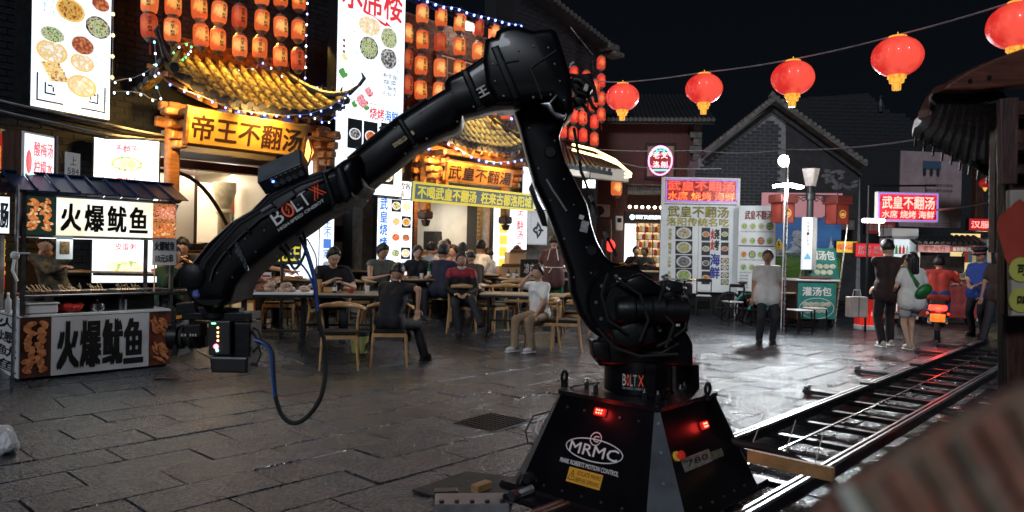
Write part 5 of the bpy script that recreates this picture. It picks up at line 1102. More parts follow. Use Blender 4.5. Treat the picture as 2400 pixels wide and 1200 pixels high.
# ---------------- camera head carried by the arm
ch=thing('cinema_camera','black cinema camera with battery and cables hanging upside down from the robot wrist','camera',P(530,760,4.05))
CI=Matrix.Translation(-Vector(ch.location))
def cbox(pix,d0,d1,name,m,bev=.008,parent=ch):
    b=B(); b.M=CI; pl=[(lambda q:(q.x,q.z))(P(x,y,d0)) for x,y in pix]; b.prism(pl,d0,d1,bev); return b.obj(name,m,parent)
cbox([(425,733),(590,733),(590,750),(425,750)],4.0,4.15,'top_plate',rob_s,.005)
cbox([(450,720),(560,724),(560,734),(450,734)],4.02,4.1,'cheese_plate',rob_s,.004)
bd=cbox([(488,752),(540,752),(540,833),(488,833)],3.93,4.15,'camera_body',mat('camera_grey_black',(.02,.02,.023),.45,0,.15,9))
cbox([(540,755),(587,757),(586,838),(540,836)],3.97,4.15,'recorder_module',rob_s)
cbox([(490,835),(580,837),(578,876),(494,874)],3.94,4.12,'battery',black_pl,.012)
for py,m_ in ((768,'o'),(779,'o'),(788,'o'),(798,'o')): q=P(511,py,3.93); b=B(); b.M=CI; b.ell((q.x,3.928,q.z),.006,.003,.006,8,4); b.obj('indicator_led',emis('orange_led',(1,.5,.2),5),bd)
q=P(507,812,3.93); b=B(); b.M=CI; b.ell((q.x,3.926,q.z),.014,.003,.014,12,4); b.obj('record_button',emis('pink_led',(1,.15,.3),6),bd); q=P(510,821,3.93); b=B(); b.M=CI; b.ell((q.x,3.924,q.z),.008,.003,.008,10,4); b.obj('indicator_led',emis('green_led',(.2,1,.4),5),bd)
q=P(501,758,3.93); b=B(); b.M=CI; b.box(q.x-.011,q.x+.011,3.926,3.929,q.z-.003,q.z+.003); b.obj('indicator_led',MC['green_led'],bd)
L0=P(487,790,4.05); b=B(); b.M=CI; b.lathe([(0,0),(.055,0),(.06,.02),(.06,.07),(.052,.08),(.052,.14),(.068,.15),(.068,.2),(.06,.205),(0,.19)],26,p0=L0,p1=L0+Vector((-1,-.1,0))); ln=b.obj('lens',rob_s,ch,35)
for k in range(3): b=B(); b.M=CI; p0=L0+Vector((-.03-.045*k,-.003*k,0)); b.lathe([(.062,0),(.066,.003),(.066,.018),(.062,.02)],26,p0=p0,p1=p0+Vector((-1,-.1,0))); b.obj('focus_ring',rubber,ln,35)
cbox([(400,752),(412,748),(416,835),(404,830)],3.98,4.14,'matte_box',rob_s,.004)
cbox([(430,762),(470,760),(470,790),(430,790)],3.9,3.99,'focus_motor',rob_s,.006)
cbox([(410,712),(455,708),(462,735),(412,740)],4.0,4.1,'tray_mount',rob_s,.006)
for k,px in enumerate((432,440,452,458,464)): q=P(px,784,3.93); b=B(); b.M=CI; b.ell((q.x,3.9,q.z),.004,.002,.008,6,4); b.obj('scale_mark',MC['pale_sticker'],ln)
for k,pts in enumerate((((585,770),(600,790),(612,830),(600,858),(575,850)),((580,760),(605,775),(615,800),(590,830)),((570,840),(590,850),(625,858)),((560,745),(580,740),(590,755)))):
    b=B(); b.M=CI; b.tube([P(x,y,4.0+.02*k) for x,y in pts],.006,6); b.obj('camera_cable',rubber if k!=2 else MC['pale_cable'],ch,True)
b=B(); b.M=CI; q=P(462,685,3.92); b.bbox(q.x-.02,q.x+.02,3.9,3.93,q.z-.03,q.z+.03,.01); b.obj('blue_connector',mat('violet_plastic',(.15,.17,.5),.4,0,.2,20),ch)
# ---------------- people
import numpy as np
def remeshed(b,vox,smooth=4,fac=.5):
    me=bpy.data.meshes.new('m'); me.from_pydata(b.v,[],b.f); o=bpy.data.objects.new('m',me); C.objects.link(o)
    r=o.modifiers.new('r','REMESH'); r.mode='VOXEL'; r.voxel_size=vox
    s=o.modifiers.new('s','SMOOTH'); s.factor=fac; s.iterations=smooth
    dg=bpy.context.evaluated_depsgraph_get(); ev=o.evaluated_get(dg); m2=bpy.data.meshes.new_from_object(ev); bpy.data.objects.remove(o); bpy.data.meshes.remove(me)
    return m2
def cap(b,p0,p1,r0,r1,fl=1.0,n=12):
    """tapered capsule; fl flattens"""
    p0=Vector(p0);p1=Vector(p1);d=(p1-p0); L=d.length
    if L<1e-5: b.ell(p0,r0,r0,r0,n,8); return
    d/=L; prof=[]
    for k in range(4): t=math.pi/2*k/4; prof.append((r0*math.sin(t)+1e-4,-r0*math.cos(t)))
    prof+=[(r0,0),(r1,L)]
    for k in range(1,5): t=math.pi/2*k/4; prof.append((r1*math.cos(t)+1e-4,L+r1*math.sin(t)))
    b.lathe(prof,n,p0=p0,p1=p1)
def ik(a,c,l1,l2,hint):
    a=Vector(a);c=Vector(c);d=c-a; L=min(d.length,(l1+l2)*.999); d.normalize(); c=a+d*L
    x=(l1*l1-l2*l2+L*L)/(2*L); h=math.sqrt(max(0,l1*l1-x*x)); hint=Vector(hint); hint=(hint-d*hint.dot(d)); 
    if hint.length<1e-4: hint=Vector((0,-1,0))
    return a+d*x+hint.normalized()*h, c
def head_mesh(b,M,hr=1.0,long_=False):
    """head around origin, facing -y; 0.23 high. slots: 0 skin 1 eye 2 lips"""
    n=20;m=16;vs=[]
    for k in range(m+1):
        t=math.pi*k/m
        for i in range(n):
            a=2*math.pi*i/n; x=math.sin(t)*math.cos(a); y=math.sin(t)*math.sin(a); z=-math.cos(t)
            X,Y,Z=.079*x,.096*y,.118*z
            if z<0: X*=1-.28*z*z*1.1; Y*=(1-.12*z*z)
            if y<0 and z<.2: Y*=1-.06*min(1,-z+.2)
            g=lambda cx,cz,sx,sz: math.exp(-((X-cx)/sx)**2-((Z-cz)/sz)**2)
            if y<0:
                Y-=.024*g(0,-.022,.012,.022)+.008*g(0,-.058,.03,.012)+.008*g(0,-.1,.025,.018)+.006*g(0,.03,.05,.01)
                Y+=.009*g(.03,.008,.016,.011)+.009*g(-.03,.008,.016,.011)
            vs.append((X,Y,Z))
    old=b.M; b.M=M; b.m=0
    b.add(vs,[(k*n+i,k*n+(i+1)%n,k*n+n+(i+1)%n,k*n+n+i) for k in range(m) for i in range(n)])
    for s in (-1,1): b.ell((s*.075,.008,-.005),.01,.018,.03,8,6)
    b.m=1
    for s in (-1,1): b.ell((s*.03,-.076,.008),.012,.007,.005,8,5); b.ell((s*.031,-.083,.026),.018,.005,.0035,8,4)
    b.m=2; b.ell((0,-.087,-.056),.022,.006,.006,8,5); b.m=0; b.M=old
def hand(b,wr,dr,curl=.5,side=1):
    """palm and five fingers from the wrist along dr"""
    dr=Vector(dr).normalized(); a=Vector((0,0,1)) if abs(dr.z)<.8 else Vector((0,-1,0)); x=dr.cross(a).normalized(); y=x.cross(dr)
    c=wr+dr*.05; R3=Matrix((x,dr,y)).transposed(); b.ell(c,.04,.055,.018,10,6,R3)
    for k in range(4):
        base=wr+dr*.088+x*(-.028+.019*k); L=(.06,.072,.068,.052)[k]; cd=(dr-y*curl*.6).normalized(); m=base+cd*L*.5; cd2=(dr-y*curl*1.6).normalized(); e=m+cd2*L*.5
        b.tube([base-dr*.02,base,m,e],[.009,.0088,.008,.006],6)
    base=wr+dr*.03-x*.036*side; m=base+(dr*.6-x*side).normalized()*.035; e=m+(dr-x*side*.2-y*.3).normalized()*.03; b.tube([base+x*side*.02,base,m,e],[.012,.011,.0095,.007],6)
NP=[0]
def person(label,loc,face,height=1.7,sit=0,lean=0,hands=None,feet=None,head=(0,0),top=(.02,.02,.025),bottom=(.02,.022,.03),shoe=(.02,.02,.02),sk=0,hairc=None,hs='short',sleeve='short',legs='long',build=1.0,side_lean=0,collar=None,elbow=None,topm=None,fem=False,crossed=False,name='person',cat='person'):
    """face: world heading the person looks towards, radians (0 = towards the camera, -y); sit: seat height"""
    s=height/1.7; o=thing(name,label,cat,loc,face); NP[0]+=1
    hipz=(sit/s+.1) if sit else .89; pel=Vector((0,0,hipz)); 
    Rl=Matrix.Rotation(R(side_lean),3,'Y')@Matrix.Rotation(R(lean),3,'X')
    up_=Rl@Vector((0,0,1)); rx=Rl@Vector((1,0,0)); fr=Rl@Vector((0,-1,0))
    sw=.178 if not fem else .155
    ch_=pel+up_*.3; nk=pel+up_*.5; sh=[nk-up_*.062+rx*sg*sw for sg in (-1,1)]; hip=[pel+Vector((sg*.085,0,-.02)) for sg in (-1,1)]
    yaw,pit=head; hM=Matrix.Rotation(R(yaw),4,'Z')@Matrix.Rotation(R(pit),4,'X'); hc=nk+up_*.045+Vector((0,-.016,.098))+ (fr*.03 if lean>15 else Vector())
    if pit>0: hc+=Vector((0,-.03,-.012))*(pit/30)
    HM=Matrix.Translation(hc)@hM@Matrix.Scale(1.06,4)
    # limbs
    if hands is None: hands=[(-.24,-.02,hipz-.1),(.24,-.02,hipz-.1)] if not sit else [(-.12,-.4,hipz+.08),(.12,-.4,hipz+.08)]
    if feet is None: feet=[(-.1,0,.08),(.1,0,.08)] if not sit else [(-.12,-.42,.08),(.12,-.42,.08)]
    el=[];wr=[];kn=[];an=[]
    for i,sg in enumerate((-1,1)):
        eh=(elbow[i] if elbow else (sg*.5,.35,-.8) if not sit else (sg*.8,.5,-.5)); e,w_=ik(sh[i],hands[i],.285,.25,eh); el.append(e); wr.append(w_)
        k_,a_=ik(hip[i],feet[i],.42,.41,(sg*.12,-1,.5 if sit else .1)); kn.append(k_); an.append(a_)
    b=B(); f=build
    # torso
    def torso(b,g,sk_=1):
        for sg in (-1,1):
            cap(b,hip[0 if sg<0 else 1]+Vector((0,.02,.02)),pel+up_*.16+rx*sg*.05,.1*f+g,.095*f+g)
            cap(b,pel+up_*.16+rx*sg*.05,ch_+rx*sg*.07,.095*f+g,.1*(f*.5+.5)+g)
            cap(b,ch_+rx*sg*.07+up_*.02,nk-up_*.06+rx*sg*(sw-.07),.1*(f*.5+.5)+g,.062+g)
            if fem: b.ell(ch_+rx*sg*.07+fr*.07+up_*.04,.06+g*.5,.06+g*.5,.06+g*.5,10,6)
    torso(b,-.006); cap(b,nk-up_*.04,hc-Vector((0,-.012,.06)),.055,.05)
    for i in (0,1):
        cap(b,sh[i],el[i],.048*(f*.5+.5),.038); cap(b,el[i],wr[i],.038,.026)
        cap(b,hip[i],kn[i],.078,.056); cap(b,kn[i],an[i],.056,.036); cap(b,kn[i].lerp(an[i],.25)+Vector((0,.012,0)),kn[i].lerp(an[i],.5),.052,.04)
    body=remeshed(b,.02,3); bb=B(); bb.v=[tuple(v.co) for v in body.vertices]; bb.f=[tuple(p.vertices) for p in body.polygons]; bb.mi=[0]*len(bb.f); bpy.data.meshes.remove(body)
    for i,sg in enumerate((-1,1)): hand(bb,wr[i]-(wr[i]-el[i]).normalized()*.01,(wr[i]-el[i]),.55,sg)
    head_mesh(bb,HM)
    bo=bb.obj('body',[skin[sk],eye_m,lip_m],o,60); bo.scale=(s,s,s)
    def cloth(name,b,m,vox=.021,sm=5):
        me=remeshed(b,vox,sm); me.materials.append(m); me.shade_smooth(); q=put(name,me,o); q.scale=(s,s,s); return q
    key='cloth_%02d'%NP[0]
    def cm_(nm,c): return mat(nm+'_%d_%d_%d'%tuple(int(x*200) for x in c),c,.8,0,.12,6,.55,16)
    # top
    b=B(); torso(b,.013); cap(b,sh[0]+rx*.02,sh[1]-rx*.02,.07,.07); cap(b,nk-up_*.06,nk-up_*.025,.075,.066)
    if not sit: [cap(b,pel+Vector((sg*.07,.012,.05)),pel+Vector((sg*.075,.012,-.085)),.128*f,.132*f) for sg in (-1,1)]
    for i in (0,1):
        if sleeve=='long': cap(b,sh[i],el[i],.068,.055); cap(b,el[i],wr[i]-(wr[i]-el[i])*.06,.055,.042)
        elif sleeve=='short': cap(b,sh[i],sh[i].lerp(el[i],.62),.07,.064)
        else: cap(b,sh[i],sh[i].lerp(el[i],.12),.064,.06)
    cloth('shirt',b,topm or cm_('fabric',top))
    if collar:
        b=B(); b.lathe([(.06,0),(.075,.0),(.068,.045),(.058,.045)],16,p0=nk-up_*.005-fr*.002,p1=nk+up_); q=b.obj('collar',cm_('fabric',collar),o,True); q.scale=(s,s,s)
    # bottom
    b=B()
    for i in (0,1):
        cap(b,hip[i]+Vector((0,.02,.05)),hip[i],.108*f,.108*f); 
        if legs=='long': cap(b,hip[i],kn[i],.096,.075); cap(b,kn[i],an[i]+Vector((0,0,.0)),.075,.062)
        elif legs=='skirt' or legs=='shorts': cap(b,hip[i],hip[i].lerp(kn[i],.62),.1,.098)
    cloth('trousers' if legs=='long' else 'shorts',b,cm_('trouser_cloth',bottom))
    # shoes
    for i in (0,1):
        b=B(); fd=Vector((0,-1,0)); t=an[i]; dz=t.z-.08; 
        if dz>.06: fd=Vector((0,-1,-.25)).normalized()
        b.M=Matrix.Translation((t.x,t.y,dz))@(Matrix.Rotation(R(-14 if dz>.06 else 0),4,'X'))
        b.ell((0,-.06,.045),.045,.13,.045,12,8); b.ell((0,.02,.06),.042,.06,.055,10,6); b.m=1; b.bbox(-.045,.045,-.18,.075,.0,.022,.012)
        q=b.obj('shoe',[cm_('shoe_leather',shoe),white_p if sum(shoe)>.3 or (label.find('sneaker')>=0) else rubber],o,True); q.scale=(s,s,s)
    # hair
    hm=hairc or hair
    if hs!='none':
        b=B(); b.M=HM; n=20;m=14;vs=[]
        thick=.013 if hs!='buzz' else .004
        for k in range(m+1):
            t=math.pi*k/m
            for i in range(n):
                a=2*math.pi*i/n; x=math.sin(t)*math.cos(a); y=math.sin(t)*math.sin(a); z=-math.cos(t)
                front=max(0,-y); lim=(.6+.1*math.sin(2.3*a+NP[0])+random.Random(i+NP[0]*7).uniform(-.12,.12))*front+(-.4 if y>-.12 else -.3*abs(x)**3)- (0 if y>-.3 else 0); g=-.012+(thick+.012)*max(0,min(1,(z-lim)/.22))
                if hs in('bald',): g=thick*.6 if (z>-.3 and z<.45 and y>-.35) else -.012
                rr=random.Random(k*31+i+NP[0]).uniform(.65,1.5); vs.append(((.08+g*rr)*x,(.097+g*rr)*y,(.119+g*rr*1.15)*z))
        b.add(vs,[(k*n+i,k*n+(i+1)%n,k*n+n+(i+1)%n,k*n+n+i) for k in range(m) for i in range(n)])
        if hs=='long': 
            for xx,ww in ((-.04,.05),(.0,.055),(.04,.05)): cap(b,(xx,.055,.02),(xx*1.15,.075,-.2),ww,ww*.75)
        if hs=='tail': b.ell((0,.1,.02),.03,.035,.03,10,6); cap(b,(0,.11,0),(0,.12,-.14),.028,.012)
        if hs=='bun': b.ell((0,.1,.03),.04,.035,.04,10,6)
        q=b.obj('hair',hm,o,70); q.scale=(s,s,s)
    o['_s']=s
    return o,dict(pel=pel,nk=nk,ch=ch_,hc=hc,HM=HM,wr=wr,el=el,kn=kn,an=an,sh=sh,up=up_,fr=fr,rx=rx,s=s)
def child(b,o,j,name,m,smooth=None):
    q=b.obj(name,m,o,smooth); q.scale=(j['s'],)*3; return q
def glasses(o,j):
    b=B(); b.M=j['HM']
    for s in (-1,1):
        b.tube([(s*.031+.021*math.cos(t),-.098,.008+.014*math.sin(t)) for t in [2*math.pi*i/12 for i in range(13)]],.0022,4); b.tube([(s*.052,-.096,.01),(s*.08,-.02,.012),(s*.08,.01,.005)],.0022,4)
    b.tube([(-.01,-.1,.01),(.01,-.1,.01)],.0022,4); stuff(child(b,o,j,'glasses',metal_bk))
# heading helper: 0 faces the camera; positive turns to the picture's right
def hd(deg): return R(deg)
def phone(label,loc,rz=0,tilt=0):
    o=thing('phone',label,'phone',loc,rz); b=B(); b.bbox(-.037,.037,-.004,.004,-.075,.075,.004); b.obj('case',black_pl,o); b=B(); b.box(-.033,.033,.0042,.005,-.07,.07); b.obj('screen',emis('phone_screen',(.5,.6,.8),.8),o); o.rotation_euler=(R(tilt),0,rz); return o
# --- furniture ---
def chair_ox(label,loc,rz,group='pale wooden chairs round the street tables'):
    o=thing('wooden_chair',label,'chair',loc,rz,group)
    b=B(); b.bbox(-.2,.2,-.2,.19,.42,.465,.018); b.obj('seat_pad',mat('black_leather',(.012,.012,.012),.35,0,.2,12,.1,40),o)
    b=B(); b.box(-.21,.21,-.21,-.18,.375,.42); b.box(-.21,.21,.17,.2,.375,.42); b.box(-.21,-.18,-.18,.17,.375,.42); b.box(.18,.21,-.18,.17,.375,.42); b.obj('seat_frame',wood_ch,o)
    for sx in (-1,1):
        b=B(); b.tube([(sx*.225,-.21,0),(sx*.2,-.19,.4)],[.013,.02],8); b.obj('leg',wood_ch,o,True)
        b=B(); b.tube([(sx*.24,.25,0),(sx*.205,.19,.42),(sx*.215,.2,.6),(sx*.235,.17,.72)],[.013,.021,.018,.015],8); b.obj('leg',wood_ch,o,True)
    b=B(); b.tube([(-.3,.0,.715),(-.285,.1,.725),(-.2,.19,.745),(0,.235,.76),(.2,.19,.745),(.285,.1,.725),(.3,.0,.715)],[.012,.024,.03,.042,.03,.024,.012],10); b.obj('backrest',wood_ch,o,True)
    return o
def table(label,loc,rz,w_,d_,h_=.75,topm=wood_tb,group='folding tables on the plaza',legs='trestle'):
    o=thing('street_table',label,'table',loc,rz,group)
    b=B(); b.bbox(-w_/2,w_/2,-d_/2,d_/2,h_-.028,h_,.006); b.obj('tabletop',topm,o)
    b=B(); b.box(-w_/2+.01,w_/2-.01,-d_/2+.008,-d_/2+.03,h_-.06,h_-.029); b.obj('edge_rail',metal_bk,o); b=B(); b.box(-w_/2+.01,w_/2-.01,d_/2-.03,d_/2-.008,h_-.06,h_-.029); b.obj('edge_rail',metal_bk,o)
    for sx in (-1,1):
        x=sx*(w_/2-.12)
        if legs=='trestle':
            for sy in (-1,1): b=B(); b.beam((x,sy*.11,.1),(x,sy*.16,h_-.03),.035); b.obj('leg',metal_bk,o)
            b=B(); b.beam((x,-d_/2+.06,.085),(x,d_/2-.06,.085),.04); b.obj('foot_bar',metal_bk,o)
            for sy in (-1,1): b=B(); b.cyl((x-.015,sy*(d_/2-.07),.035),(x+.015,sy*(d_/2-.07),.035),.035,n=12); b.obj('castor',rubber,o,True)
        else:
            for sy in (-1,1): b=B(); b.beam((x+sx*.06,sy*(d_/2-.06),0),(x+sx*.06,sy*(d_/2-.06),h_-.03),.035); b.obj('leg',metal_bk,o)
    b=B(); b.beam((-w_/2+.12,0,.3),(w_/2-.12,0,.3),.03); b.obj('stretcher',metal_bk,o)
    return o
def stool(label,loc,rz,h_=.46,back=False,m=white_pl,group='stools by the mural fence'):
    o=thing('metal_stool' if not back else 'metal_chair',label,'stool' if not back else 'chair',loc,rz,group)
    b=B(); b.bbox(-.17,.17,-.17,.17,h_-.03,h_,.01); b.obj('seat',m,o)
    for sx in (-1,1):
        for sy in (-1,1): b=B(); b.beam((sx*.17,sy*.17,0),(sx*.155,sy*.155,h_-.03),.022); b.obj('leg',metal_bk,o)
    b=B(); b.beam((-.16,-.16,.15),(.16,-.16,.15),.016); b.beam((-.16,.16,.15),(.16,.16,.15),.016); b.beam((-.16,-.16,.17),(-.16,.16,.17),.016); b.beam((.16,-.16,.17),(.16,.16,.17),.016); stuff(b.obj('rung',metal_bk,o))
    if back:
        for sx in (-1,1): b=B(); b.beam((sx*.155,.155,h_),(sx*.16,.19,h_+.36),.022); b.obj('back_post',metal_bk,o)
        b=B(); b.beam((-.16,.19,h_+.34),(.16,.19,h_+.34),.016,.07); b.obj('back_rail',metal_bk,o)
    return o
# ---------------- squid cart, left
CP=(P(45,900,7.2)+P(398,900,8.3))/2; CP.z=0
cw=(P(398,900,8.3)-P(45,900,7.2)); cw.z=0; cth=math.atan2(cw.y,cw.x); Wc=cw.length
CP=CP+Vector((-math.sin(cth),math.cos(cth),0))*0
ct=thing('food_cart','white and blue squid skewer cart with lit sign at the left edge','food cart',CP,cth)
hw=Wc/2; DC=.72
squid_e=F8; squid_p=mat('squid_print',(.45,.12,.04),.5,0,.5,26,col2=(.75,.3,.12))
b=B(); b.box(-hw+.01,hw-.01,.012,DC,.14,.72); b.obj('body',metal_bk,ct)
b=B(); b.bbox(-hw,hw,.0,DC,.72,.75,.006); b.obj('counter',mat('white_laminate',(.7,.72,.75),.25,0,.06,3),ct)
# printed front banner
def cpx(px): return -hw+Wc*((px-45)/(398-45)*1.0)**1.0
def ban(x0,x1,z0,z1,m,y=0,name='banner'): b=B(); b.box(x0,x1,y-.004,y+.008,z0,z1); return b.obj(name,m,ct)
f1,f2=-hw+.27,hw-.24
bn=ban(f1,f2,.13,.715,vinyl)
l_=ban(-hw,f1-.002,.13,.715,mat('brown_black_print',(.06,.02,.012),.5,0,.5,4)); r_=ban(f2+.002,hw,.13,.715,mat('red_black_print',(.12,.03,.015),.5,0,.6,6))
def squid_pic(parent,cx,z0,z1,w_,m,y,seed):
    r=random.Random(seed)
    for j in range(2):
        b=B(); 
        for k in range(16): t=k/15; b.ell((cx+(j-.5)*w_*.5+r.uniform(-.3,.3)*w_*.5,y-.002-.0004*k,z0+(z1-z0)*t),w_*r.uniform(.16,.26),.002,(z1-z0)*.06,7,4,Matrix.Rotation(r.uniform(-1,1),3,'Y'))
        b.obj('squid_picture',m,parent)
squid_pic(l_,-hw+.13,.2,.66,.2,squid_p,-.006,1); 
for k in range(2): 
    b=B(); r=random.Random(k)
    for i in range(26): b.ell((f2+.12+r.uniform(-.09,.09),-.007-.0003*i,.27+.28*k+r.uniform(-.09,.09)),.045,.002,.012,6,4,Matrix.Rotation(r.uniform(.2,1.4),3,'Y'))
    b.obj('squid_picture',squid_p,r_)
for i,chx in enumerate('火爆鱿鱼'):
    x0=f1+.06+i*(f2-f1-.1)/4; b=B(); letter(b,chx,x0,x0+(f2-f1-.1)/4*.86,.19,.66,-.006,.03); b.obj('lettering',ink,bn)
# side banner at the left end
b=B(); b.box(-hw-.012,-hw-.002,.0,DC,.13,.715); sb=b.obj('side_banner',vinyl,ct)
b=B(); b.M=Matrix.Translation((-hw-.014,0,0))@Matrix.Rotation(-math.pi/2,4,'Z'); 
for i,c_ in enumerate('火爆鱿鱼'): letter(b,c_,-.36-.3,-.36+.3,.59-.14*i-.0,.7-.14*i,0,.03)
b.obj('lettering',ink,sb)
# shelf, trays and skewers
b=B(); b.bbox(-hw+.02,hw+.02,-.03,.28,.925,.945,.005); b.obj('shelf',steel_dk,ct)
b=B(); b.bbox(-hw+.35,hw-.1,.2,.5,.75,.925,.005); b.obj('griddle_box',metal_bk,ct)
for i in range(5):
    x0=-hw+.06+i*(Wc-.06)/5; x1=x0+(Wc-.1)/5-.015; o=thing('steel_tray',('tray of dark meat skewers, leftmost','tray of pale skewers, second from left','tray of white skewers, middle','tray of long bare skewers, fourth from left','nearly empty tray, rightmost')[i]+' on the squid cart shelf','tray',CP+Matrix.Rotation(cth,3,'Z')@Vector(((x0+x1)/2,.12,.946)),cth,'skewer trays on the squid cart')
    w_=(x1-x0)/2; b=B(); b.box(-w_,w_,-.13,.13,0,.004); b.box(-w_,w_,-.133,-.13,0,.03); b.box(-w_,w_,.13,.133,0,.03); b.box(-w_-.003,-w_,-.13,.13,0,.03); b.box(w_,w_+.003,-.13,.13,0,.03); stuff(b.obj('tray',steel,o))
    r=random.Random(i)
    for k in range((13,14,10,16,0)[i]):
        x=-w_*.85+1.7*w_*k/15+r.uniform(-.01,.01); sl=r.uniform(.01,.06)
        b=B(); b.tube([(x+.05,.02,.02),(x-.04+r.uniform(-.02,.02),-.12,.045+sl)],.003,5); sk_=b.obj('skewer_stick',mat('bamboo',(.7,.55,.35),.6,0,.1,20),o)
        b=B(); b.ell((x+.05,.06,.02),.012,.05,.01,7,5); b.obj('skewered_food',[mat('dark_meat',(.12,.03,.02),.4,0,.4,40),mat('pale_meat',(.6,.45,.33),.4,0,.3,40),mat('pale_meat',(.6,.45,.33)),mat('pale_meat',(.6,.45,.33))][min(i,3)],sk_)
# posts
for x,y in ((-hw+.015,.0),(hw+.0,.02),(-hw+.015,DC-.02),(hw,DC-.02)): b=B(); b.box(x-.018,x+.018,y-.018,y+.018,.745,1.98); b.obj('post',steel_dk,ct)
# lit sign box
zs0,zs1=1.53,1.93
b=B(); b.bbox(-hw-.02,hw+.05,.02,.16,zs0-.02,zs1+.02,.008); b.obj('sign_case',mat('aluminium_frame',(.55,.56,.58),.35,.9,.1,8),ct)
g1_,g2_=-hw+.3,hw-.22
b=B(); b.box(g1_,g2_,-.0,.018,zs0+.01,zs1-.01); sp=b.obj('sign_panel',LW2,ct)
b=B(); b.box(-hw+.01,g1_-.003,-.0,.018,zs0+.01,zs1-.01); a_=b.obj('sign_panel',emis('dark_green_print',(.02,.05,.04),.5),ct)
b=B(); b.box(g2_+.003,hw+.03,-.0,.018,zs0+.01,zs1-.01); c__=b.obj('sign_panel',emis('orange_dark_print',(.35,.1,.03),.6,0,((.9,.35,.12),(.15,.03,.01)),30),ct)
squid_pic(a_,(-hw+g1_)/2,zs0+.07,zs1-.05,.2,squid_e,-.002,3)
for k in range(2):
    b=B(); r=random.Random(k+9)
    for i in range(30): b.ell((g2_+.12+r.uniform(-.1,.1),-.003-.0003*i,zs0+.1+.19*k+r.uniform(-.06,.06)),.045,.002,.011,6,4,Matrix.Rotation(r.uniform(-.4,.9),3,'Y'))
    b.obj('squid_picture',squid_e if k==0 else emis('print_squid_b',(.9,.4,.25),.9,0,((.6,.12,.05),(1,.75,.55)),26),c__)
for i,chx in enumerate('火爆鱿鱼'):
    s0=(g2_-g1_-.06)/4; x0=g1_+.04+i*s0; b=B(); letter(b,chx,x0,x0+s0*.82,zs0+.06,zs1-.07,-.004,.03); b.obj('lettering',ink,sp)
# roof of blue metal sheets
n=9; Lr=Wc+.22
for i in range(n):
    x0=-hw-.1+i*Lr/n; x1=x0+Lr/n-.012
    b=B(); b.add([(x0,-.14,1.97),(x1,-.14,1.97),(x1,.3,2.16),(x0,.3,2.16),(x0,-.14,1.958),(x1,-.14,1.958),(x1,.3,2.148),(x0,.3,2.148)],[(0,1,2,3),(7,6,5,4),(0,4,5,1),(1,5,6,2),(2,6,7,3),(3,7,4,0)])
    b.beam((x0,-.15,1.98),(x0,.3,2.175),.016,.02); b.obj('roof_sheet',blue_rf,ct)
    b=B(); b.add([(x0,.3,2.16),(x1,.3,2.16),(x1,.85,1.97),(x0,.85,1.97)],[(0,1,2,3)]); b.obj('roof_sheet',blue_rf,ct)
b=B(); b.bbox(-hw-.11,hw+.13,.27,.33,2.155,2.18,.006); b.obj('roof_ridge',blue_rf,ct)
for x,y in ((-hw+.1,.06),(hw-.06,.06),(-hw+.1,DC-.08),(hw-.06,DC-.08)):
    b=B(); b.cyl((x-.018,y,.065),(x+.018,y,.065),.065,n=20); wh=b.obj('wheel',rubber,ct,True); b=B(); b.cyl((x-.021,y,.065),(x+.021,y,.065),.03,n=12); b.box(x-.03,x+.03,y-.015,y+.015,.1,.142); b.obj('hub',steel_dk,wh)
lamp('tray_fill_lamp','AREA',CP+Matrix.Rotation(cth,3,'Z')@Vector((0,.15,1.5)),12,(1,.93,.8),.9)  # lamp added under the sign to brighten the trays
lb=B(); lb.tube([(-.5,.28,1.52),(.5,.28,1.52)],.014,6); lb.obj('tube_light',emis('tube_white',(.9,.95,1),5),ct,True)
def on_cart(x,y,z): return CP+Matrix.Rotation(cth,3,'Z')@Vector((x,y,z))
# price card hanging at the right post
o=thing('price_card','small white price card reading ten yuan five skewers hung at the right cart post','sign',on_cart(hw-.1,-.03,1.34),cth)
b=B(); b.box(-.13,.13,0,.006,-.1,.19); b.obj('card',vinyl,o); word(o,'火爆鱿鱼',-.11,.11,.06,.16,-.002,ink,.02); word(o,'10元5串',-.095,.095,-.07,.02,-.002,ink,.02)
b=B(); b.cyl((-.1,.01,-.1),(-.1,.01,-.4),.008,n=5); b.obj('stick',wood_ch,o)
o=thing('hanging_card','pale laminated menu card hanging by string under the lit cart sign','card',on_cart(-hw+.37,-.02,1.42),cth)
b=B(); b.box(-.075,.075,0,.004,-.12,.11); b.obj('card',mat('laminate_card',(.55,.65,.7),.3,0,.1,9,emit=(.6,.75,.8),es=.25),o); b=B(); b.box(-.045,.045,-.003,-.001,-.07,.06); b.obj('photo',mat('card_photo',(.15,.1,.05),.4,0,.6,30),o)  # card glows weakly, standing in for lamp light on it
